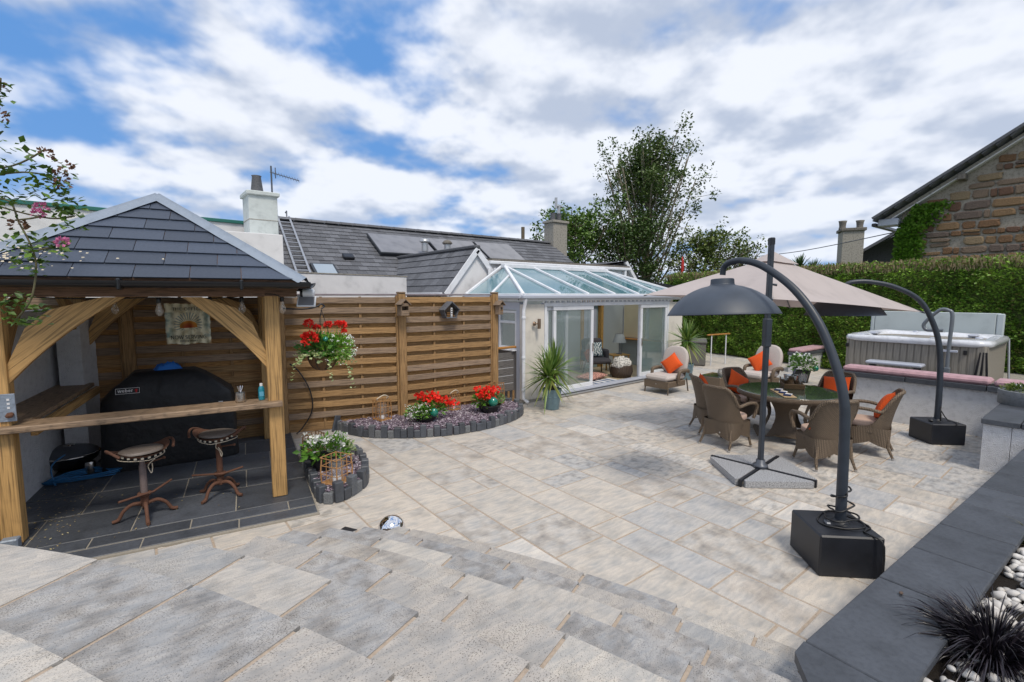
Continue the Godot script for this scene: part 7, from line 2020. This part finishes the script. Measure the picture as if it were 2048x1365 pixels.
# ---------- buildings ----------
func build_houses() -> void:
	R.seed = 131
	# bungalow
	var h := thing("slate_bungalow", "long bungalow with weathered slate roof behind the fence", "house")
	pc("wall", V(11.6, 2.6, 5.4), 0.0, M.white, h, at(V(8.4, 1.2, -15.5)))
	var roof := G.new()
	roof.quad(V(2.6, 2.47, -12.5), V(14.2, 2.47, -12.5), V(14.2, 4.37, -15.5), V(2.6, 4.37, -15.5))
	roof.quad(V(14.2, 2.47, -18.5), V(2.6, 2.47, -18.5), V(2.6, 4.37, -15.5), V(14.2, 4.37, -15.5))
	roof.tri(V(14.2, 2.47, -12.5), V(14.2, 2.47, -18.5), V(14.2, 4.37, -15.5)); roof.tri(V(2.6, 2.47, -18.5), V(2.6, 2.47, -12.5), V(2.6, 4.37, -15.5))
	var rf := part("roof", roof, M.oldslate1, h)
	var td := V(0, 1.9, -3.0).normalized()
	slate_face(rf, V(2.6, 2.485, -12.5), V(1, 0, 0), td, PackedVector2Array([Vector2(0, 0), Vector2(6.2, 0), Vector2(6.2, 3.53), Vector2(0, 3.53)]), 0.235, 0.28, "oldslate", "slate", 300, 0.01)
	slate_face(rf, V(8.8, 2.485, -12.5), V(1, 0, 0), td, PackedVector2Array([Vector2(0, 0), Vector2(5.4, 0), Vector2(5.4, 3.53), Vector2(0, 3.53)]), 0.235, 0.28, "oldslate", "slate", 0, 0.01)
	for k in 26:
		var g := G.new(); var rows := []
		for q in 7:
			var an := PI * q / 6.0
			rows.append(PackedVector3Array([V(-0.22, sin(an) * 0.09, cos(an) * 0.13), V(0.22, sin(an) * 0.085, cos(an) * 0.125)]))
		rows.reverse()
		g.grid(rows); part("ridge_tile", g, M["oldslate%d" % [2, 0, 2][k % 3]], rf, at(V(2.8 + k * 0.445, 4.4, -15.5)))
	# chimney at the right end
	pc("chimney", V(0.8, 1.75, 0.6), 0.01, M.concrete, rf, at(V(14.5, 4.45, -15.5)))
	pc("chimney_cap", V(0.92, 0.1, 0.72), 0.01, M.concrete, rf, at(V(14.5, 5.3, -15.5)))
	for k in 2: lathed("chimney_pot", [Vector2(0.12, 0), Vector2(0.11, 0.3), Vector2(0.13, 0.34)], M.oldslate2, rf, at(V(14.33 + k * 0.34, 5.35, -15.5)), 12)
	tubes("cowl_pipe", [V(14.67, 5.6, -15.5), V(14.67, 6.05, -15.5)], 0.075, M.aluminium, rf, 10)
	tubes("cowl_cross", [V(14.5, 6.0, -15.5), V(14.84, 6.0, -15.5)], 0.065, M.aluminium, rf, 10)
	tubes("cowl_pipe", [V(14.5, 5.9, -15.5), V(14.5, 6.35, -15.5)], 0.06, M.aluminium, rf, 10)
	# on the roof
	var X := func(s: float, t: float, n: float) -> Transform3D: return Transform3D(Basis(V(1, 0, 0), td, V(1, 0, 0).cross(td)), V(s, 4.4, -15.5) + td * t + V(1, 0, 0).cross(td) * n)
	for k in 3:
		var e: Array = [[6.8, 1.94], [8.8, 1.84], [10.6, 1.6]][k]
		var sp := pc("solar_panel", V(e[1], 1.25, 0.07), 0.01, M.skylight_frame, h, X.call(e[0], -1.35, 0.1))
		pc("panel_glass", V(e[1] - 0.05, 1.2, 0.01), 0.0, M.solar, sp, at(V(0, 0, 0.038)))
	for e in [[7.2, -1.75], [8.0, -1.5]]:
		var fl := thing("roof_flue", "short metal flue with dark mushroom cap before solar panels" if e[0] > 7.5 else "short metal flue with pale mushroom cap before solar panels", "flue", at(V(e[0], 3.55, -13.6)), "flues before the solar panels")
		lathed("pipe", [Vector2(0.1, 0), Vector2(0.1, 0.28)], M.aluminium, fl, Transform3D(), 14)
		lathed("cap", [Vector2(0.13, 0.26), Vector2(0.17, 0.3), Vector2(0.1, 0.38), Vector2(0.001, 0.41)], M.concrete_dark if e[0] > 7.5 else M.aluminium, fl, Transform3D(), 14)
	var rv := thing("roof_vent", "small black box vent on the slate roof", "vent", X.call(4.81, -2.2, 0.06))
	pc("cowl", V(0.3, 0.24, 0.1), 0.02, M.blackplastic, rv, Transform3D())
	var sk := thing("roof_window", "roof window with dark frame low on the slate roof", "skylight", X.call(3.95, -3.05, 0.05))
	pc("frame", V(0.62, 0.7, 0.1), 0.01, M.skylight_frame, sk, Transform3D())
	pc("pane", V(0.5, 0.56, 0.01), 0.0, mat("skypane", c3(0.3, 0.36, 0.42), 0.05), sk, at(V(0, 0, 0.053)))
	var ld := thing("roof_ladder", "aluminium roof ladder hooked over the ridge by chimney", "ladder", X.call(3.5, -1.5, 0.07))
	for s in [-1, 1]: bar("stile", V(s * 0.16 - 0.13, -1.75, 0), V(s * 0.16 + 0.1, 1.6, 0), 0.05, 0.04, M.aluminium, ld)
	for k in 13: bar("rung", V(-0.29 + 0.017 * k, -1.6 + 0.25 * k, 0.01), V(0.03 + 0.017 * k, -1.6 + 0.25 * k, 0.01), 0.03, 0.03, M.aluminium, ld)
	tubes("ridge_hook", [V(0.2, 1.6, 0), V(0.22, 1.75, 0.1), V(0.22, 1.85, 0.0)], 0.02, M.greymetal, ld, 6)
	# white block with chimney
	var cb := thing("white_flat_block", "white rendered flat roofed block below the tall chimney", "building")
	pc("wall", V(2.3, 3.62, 1.6), 0.01, M.white, cb, at(V(1.72, 1.81, -13.3)))
	pc("chimney", V(0.66, 1.55, 0.8), 0.01, M.chimney, cb, at(V(2.7, 3.98, -14.0)))
	pc("chimney_cap", V(0.76, 0.1, 0.92), 0.015, M.chimney, cb, at(V(2.7, 4.73, -14.0)))
	pc("band", V(0.67, 0.02, 0.81), 0.0, M.concrete, cb, at(V(2.7, 4.08, -14.0)))
	pc("flashing", V(0.7, 0.12, 0.84), 0.02, M.lead, cb, at(V(2.7, 3.65, -14.0)))
	lathed("chimney_pot", [Vector2(0.16, 0), Vector2(0.15, 0.05), Vector2(0.105, 0.42), Vector2(0.12, 0.45), Vector2(0.1, 0.45)], M.oldslate2, cb, at(V(2.65, 4.78, -14.0)), 14)
	var ae := thing("tv_aerial", "television aerial on thin mast beside the chimney pot", "aerial", at(V(2.98, 4.73, -13.9)))
	tubes("mast", [V(0, -0.3, 0), V(0, 0.78, 0)], 0.022, M.greymetal, ae, 6)
	tubes("boom", [V(-0.03, 0.62, 0), V(0.68, 0.5, 0)], 0.012, M.greymetal, ae, 5)
	for k in 10: tubes("element", [V(0.06 + k * 0.066, 0.606 - k * 0.011 - 0.07, 0.09), V(0.06 + k * 0.066, 0.606 - k * 0.011 + 0.07, -0.09)], 0.006, M.greymetal, ae, 4)
	tubes("reflector", [V(0.1, 0.75, 0), V(0.1, 0.48, 0)], 0.012, M.greymetal, ae, 4)
	# white building with green roof edge
	var wb := thing("green_edged_building", "white building with green roof edging behind the shelter roof", "building", at(V(-1.6, 0, -15.9), 0.09))
	pc("wall", V(8.6, 4.15, 2.0), 0.0, M.white, wb, at(V(0, 2.07, 0)))
	pc("roof_edge", V(8.75, 0.09, 2.1), 0.01, M.greentrim, wb, at(V(0, 4.19, 0)))
	pc("window_frame", V(0.5, 0.34, 0.06), 0.01, M.upvc, wb, at(V(3.98, 3.7, 1.0)))
	pc("window_pane", V(0.4, 0.24, 0.02), 0.0, M.darkpane, wb, at(V(3.98, 3.7, 1.03)))
	pc("roof_hatch", V(0.5, 0.06, 0.5), 0.02, M.greentrim, wb, at(V(-1.9, 3.6, 1.2)))
	# low flat extension
	var fe := thing("flat_extension", "low white rendered extension with flat parapet behind fence", "building", at(V(3.2, 0, -11.2), 0.24))
	pc("wall", V(2.6, 2.6, 2.6), 0.01, M.white, fe, at(V(0.0, 1.3, 0.25)))
	pc("coping", V(2.62, 0.02, 2.62), 0.0, M.concrete, fe, at(V(0.0, 2.611, 0.25)))
	# gabled extension
	var ge := thing("gabled_extension", "white gabled house extension with slate roof beside conservatory", "building")
	var g := G.new()
	g.extrude(PackedVector2Array([Vector2(5.62, 0), Vector2(7.4, 0), Vector2(7.4, 2.9), Vector2(6.95, 2.9), Vector2(6.42, 3.28), Vector2(5.62, 2.28)]), 0.3, at(V(0, 0, -9.9)))
	part("gable_wall", g, M.white, ge)
	g = G.new(); g.quad(V(5.55, 2.25, -14.6), V(5.55, 2.25, -9.55), V(6.42, 3.3, -9.55), V(6.42, 3.3, -14.6)); g.quad(V(6.42, 3.3, -14.6), V(6.42, 3.3, -9.55), V(7.2, 2.4, -9.7), V(7.2, 2.4, -14.6))
	var gr := part("roof", g, M.oldslate2, ge)
	slate_face(gr, V(5.52, 2.235, -14.6), V(0, 0, 1), V(0.87, 1.05, 0).normalized(), PackedVector2Array([Vector2(0, 0), Vector2(5.05, 0), Vector2(5.05, 1.37), Vector2(0, 1.37)]), 0.23, 0.27, "oldslate", "slate", 120, 0.01)
	bar("ridge_cap", V(6.42, 3.33, -14.6), V(6.42, 3.33, -9.52), 0.17, 0.08, M.oldslate2, gr, 0.02)
	bar("bargeboard", V(5.56, 2.2, -9.54), V(6.44, 3.27, -9.54), 0.03, 0.13, M.upvc, ge, 0.004)
	bar("bargeboard", V(6.42, 3.24, -9.54), V(7.1, 2.45, -9.54), 0.03, 0.13, M.upvc, ge, 0.004)
	bar("gutter", V(5.5, 2.22, -12.4), V(5.5, 2.22, -9.6), 0.09, 0.07, M.upvc, ge, 0.01)
	pc("soffit_wall", V(0.12, 0.3, 2.6), 0.0, M.concrete, ge, at(V(5.6, 2.05, -11.2)))
	tubes("downpipe", [V(6.75, 2.85, -9.52), V(6.75, 2.0, -9.5)], 0.04, M.upvc, ge, 10)
	tubes("downpipe", [V(6.9, 2.85, -9.52), V(6.98, 2.5, -9.46), V(6.98, 2.3, -9.46)], 0.035, M.upvc, ge, 10)
	# flat roof edge running over the conservatory
	pc("flat_roof", V(5.2, 0.12, 2.2), 0.0, M.concrete_dark, ge, at(V(9.45, 3.02, -10.65)))
	pc("wall", V(5.1, 0.9, 0.2), 0.0, M.white, ge, at(V(9.45, 2.55, -9.72)))
	bar("gutter", V(6.75, 2.98, -9.52), V(12.05, 2.98, -9.52), 0.1, 0.08, M.upvc, ge, 0.015)
	tubes("downpipe", [V(11.8, 2.95, -9.52), V(11.8, 2.3, -9.52)], 0.04, M.upvc, ge, 10)
	g = G.new(); g.extrude(PackedVector2Array([Vector2(10.9, 2.99), Vector2(12.0, 2.99), Vector2(12.7, 2.3), Vector2(12.0, 2.3), Vector2(12.0, 3.0), Vector2(11.95, 3.18)]), 0.2, at(V(0, 0, -9.85))); part("gable_wall", g, M.white, ge)
	bar("bargeboard", V(11.9, 3.2, -9.6), V(12.75, 2.28, -9.6), 0.1, 0.1, M.upvc, ge)
	g = G.new(); g.quad(V(11.0, 3.12, -9.6), V(11.95, 3.24, -9.55), V(11.95, 3.24, -12.5), V(11.0, 3.12, -12.5)); g.quad(V(11.95, 3.24, -9.55), V(12.9, 2.25, -9.55), V(12.9, 2.25, -12.5), V(11.95, 3.24, -12.5)); part("roof", g, M.oldslate2, ge)
	var gz := thing("glazed_porch", "dark framed glazed roof beyond the conservatory", "roof lantern", at(V(15.2, 0, -12.0)))
	g = G.new(); g.quad(V(-1.2, 2.75, 0.8), V(1.9, 2.55, 0.8), V(1.2, 2.95, -0.6), V(-0.9, 3.1, -0.6)); part("roof_glass", g, M.darkpane, gz)
	bar("eave_trim", V(-1.3, 2.72, 0.85), V(2.0, 2.5, 0.85), 0.1, 0.1, M.skylight_frame, gz)
	bar("ridge_trim", V(-0.9, 3.12, -0.6), V(1.2, 2.97, -0.6), 0.1, 0.1, M.skylight_frame, gz)
	pc("wall", V(3.0, 2.55, 1.2), 0.0, M.insidehouse, gz, at(V(0.3, 1.27, 0.1)))
	var up := thing("utility_pole", "weathered round timber pole standing behind the bungalow", "pole", at(V(19.3, 0, -23.6)))
	tubes("pole", [V(0, 0, 0), V(0, 6.4, 0)], 0.11, M.bark, up, 8)
	build_stone_house()
	# distant houses
	var fh := thing("distant_house", "distant grey house gable with big chimney behind the hedge", "house", at(V(28.2, 0, -8.8)))
	pc("chimney", V(1.0, 3.0, 0.9), 0.02, M.concrete, fh, at(V(0, 3.85, 0), 0.5))
	pc("chimney_cap", V(1.15, 0.15, 1.05), 0.02, M.concrete_dark, fh, at(V(0, 5.38, 0), 0.5))
	for k in 2: lathed("chimney_pot", [Vector2(0.17, 0), Vector2(0.14, 0.12), Vector2(0.16, 0.3), Vector2(0.19, 0.4), Vector2(0.001, 0.42)], M.concrete_dark, fh, at(V(-0.05 + 0.22 * (k * 2 - 1), 5.45, 0.3 * (k * 2 - 1))), 12)
	g = G.new(); g.extrude(PackedVector2Array([Vector2(-1.8, 2.9), Vector2(1.8, 2.9), Vector2(0, 3.9)]), 0.2, Transform3D(Basis(Vector3.UP, -PI / 2 + 0.5), V(0.4, 0, -0.2))); part("roof", g, M.oldslate0, fh)
	pc("wall", V(3.0, 3.0, 3.0), 0.0, M.concrete, fh, at(V(1.4, 1.5, 0), 0.5))
	var f2 := thing("distant_house", "distant slate hung gable with small chimney at hedge top", "house", at(V(31.0, 0, -7.6), -PI / 2 + 0.35))
	g = G.new(); g.extrude(PackedVector2Array([Vector2(-2.2, 0), Vector2(2.2, 0), Vector2(2.2, 3.9), Vector2(0, 5.3), Vector2(-2.2, 3.9)]), 0.2); part("wall", g, M.oldslate3, f2)
	for s in [-1, 1]: bar("roof_slope", V(0, 5.4, 1.0), V(s * 2.5, 3.75, 1.0), 3.0, 0.12, M.oldslate2, f2)
	pc("chimney", V(0.9, 2.0, 0.7), 0.02, M.concrete, f2, at(V(2.3, 4.6, -1.5)))
	lathed("chimney_pot", [Vector2(0.2, 0), Vector2(0.18, 0.45), Vector2(0.001, 0.47)], M.concrete_dark, f2, at(V(2.3, 5.6, -1.5)), 12)
	var wr := thing("overhead_wire", "thin overhead wire sagging across to the stone house", "wire")
	tubes("wire", spline([V(30, 4.2, -15.5), V(23.9, 4.0, -12.1), V(20.5, 3.9, -8.0), V(17.9, 4.05, -4.5)]), 0.014, M.greymetal, wr, 4)

func build_stone_house() -> void:
	var o := thing("stone_house", "rough brown granite gable house with slate verge above the hedge", "house")
	# gable in the plane x = 18, looking towards -x; outline in (z, y)
	var sl := 0.64
	var z0 := -4.35; var zt := 1.6
	var eave := 4.42
	var ytop := func(z: float) -> float: return eave + (z + 4.78) * sl if z < zt else eave + (2 * zt - z + 4.78) * sl
	var B := Transform3D(Basis(V(0, 0, 1), V(0, 1, 0), V(-1, 0, 0)), V(18.2, 0, 0))
	var g := G.new()
	g.extrude(PackedVector2Array([Vector2(z0, 0), Vector2(7.5, 0), Vector2(7.5, eave), Vector2(zt, ytop.call(zt)), Vector2(z0, ytop.call(z0))]), 0.2, B)
	part("gable_wall", g, M.mortar, o)
	var y := 3.05
	var made := 0
	while y < 8.0:
		var rh := rr(0.15, 0.3)
		var z := z0 + rr(-0.02, 0.15)
		while z < -0.6 and made < 300:
			var w := rr(0.25, 0.62) if R.randf() < 0.65 else rr(0.12, 0.25)
			var rows2 := [[y, rh * rr(0.85, 1.02)]]
			if w > 0.36 and R.randf() < 0.3: rows2 = [[y, rh * 0.42], [y + rh * 0.52, rh * rr(0.4, 0.5)]]
			for e in rows2:
				var h: float = e[1]
				if e[0] + h > ytop.call(z + 0.02) - 0.12 or R.randf() < 0.05: continue
				var poly := PackedVector2Array()
				var cs := [Vector2(-1, -1), Vector2(1, -1), Vector2(1, 1), Vector2(-1, 1)]
				for k in 4:
					var c0: Vector2 = cs[k]; var c1: Vector2 = cs[(k + 1) % 4]
					for q in [0.1, 0.38, 0.66, 0.9]:
						var p := c0.lerp(c1, q) * (0.93 if q > 0.2 and q < 0.8 else 0.9) * rr(0.9, 1.06)
						poly.append(Vector2(p.x * w / 2, p.y * h / 2))
				var n := poly.size()
				var sg := G.new()
				var dp := rr(0.02, 0.06)
				sg.extrude(poly, dp)
				# a rounded face: the smaller inner outline stands prouder
				var inner := PackedVector2Array()
				for p in poly: inner.append(p * 0.8)
				for k in n:
					var a := poly[k]; var b := poly[(k + 1) % n]; var c := inner[(k + 1) % n]; var d := inner[k]
					sg.quad(V(a.x, a.y, dp), V(b.x, b.y, dp), V(c.x, c.y, dp + 0.02), V(d.x, d.y, dp + 0.02))
				var ix := Geometry2D.triangulate_polygon(inner)
				for k in range(0, ix.size(), 3): sg.tri(V(inner[ix[k]].x, inner[ix[k]].y, dp + 0.02), V(inner[ix[k + 1]].x, inner[ix[k + 1]].y, dp + 0.02), V(inner[ix[k + 2]].x, inner[ix[k + 2]].y, dp + 0.02))
				part("stone", sg, M["stone%d" % (R.randi() % 6)], o, B * eul(V(z + w / 2, e[0] + h / 2, 0.195), V(0, 0, rr(-0.05, 0.05))))
				made += 1
			z += w + rr(0.0, 0.025)
		y += rh + rr(0.0, 0.02)
	# verge: slate edge, white-grey barge
	var a := V(17.75, ytop.call(-4.95) + 0.06, -4.95); var b := V(17.75, ytop.call(zt) + 0.06, zt)
	bar("roof_slope", a + V(2, 0.1, 0), b + V(2, 0.1, 0), 4.5, 0.07, M.oldslate0, o)
	for k in 26:
		var p := a.lerp(b, (k + 0.5) / 26.0)
		bar("verge_slate", p - (b - a) / 56.0 + V(0.06, 0.02, 0), p + (b - a) / 50.0 + V(0.06, 0.075, 0), 0.55, 0.025, M["oldslate%d" % (R.randi() % 4)], o)
	bar("bargeboard", a + V(0.1, -0.05, 0.1), b + V(0.1, -0.05, 0), 0.05, 0.1, M.concrete, o)
	bar("soffit", a + V(0.3, -0.06, 0.2), b + V(0.3, -0.06, 0), 0.5, 0.03, M.white, o)
	pc("purlin_end", V(0.4, 0.16, 0.16), 0.01, M.concrete_dark, o, at(V(17.82, ytop.call(-3.05) - 0.16, -3.05)))
	pc("eave_box", V(0.5, 0.2, 0.5), 0.02, M.upvcgrey, o, at(V(18.0, 4.35, -4.62)))
	bar("gutter", V(17.7, 4.3, -4.95), V(21.5, 4.3, -4.95), 0.12, 0.1, M.blackplastic, o, 0.02)
	pc("side_wall", V(4.0, 4.4, 0.2), 0.0, M.mortar, o, at(V(20.1, 2.2, -4.3)))
	var iv := thing("climbing_ivy", "bright green ivy climbing the corner of stone house", "ivy")
	var xs := []; var cs := []
	for k in 2600:
		var y2 := rr(2.9, 4.75)
		var wide := 0.75 if y2 < 4.1 else 0.95
		var z2 := -4.45 + rr(0.0, wide) * rr(0.5, 1.0) + maxf(0.0, y2 - 4.0) * 0.55
		if y2 > ytop.call(z2) - 0.05: continue
		xs.append(Transform3D(Basis.from_euler(V(rr(-1.2, 0.0), -PI / 2 + rr(-0.8, 0.8), rr(-0.8, 0.8))).scaled(Vector3.ONE * rr(0.06, 0.12)), V(17.98 - rr(0.0, 0.16), y2, z2)))
	for k in 21: cs.append(Color(0.05, 0.13, 0.015).lerp(Color(0.17, 0.33, 0.04), R.randf()))
	many("ivy_leaves", leaf_mesh(0.85), M.leaf, xs, cs, iv)

func _ready() -> void:
	make_camera()
	materials()
	build_ground()
	build_steps()
	build_platform()
	build_houses()
	build_conservatory()
	build_fence()
	build_shelter()
	build_right_side()
	build_hedge()
	build_trees()
	build_under_shelter()
	build_beds()
	build_lounge()
	build_dining()
	build_lamps()
	build_rose()
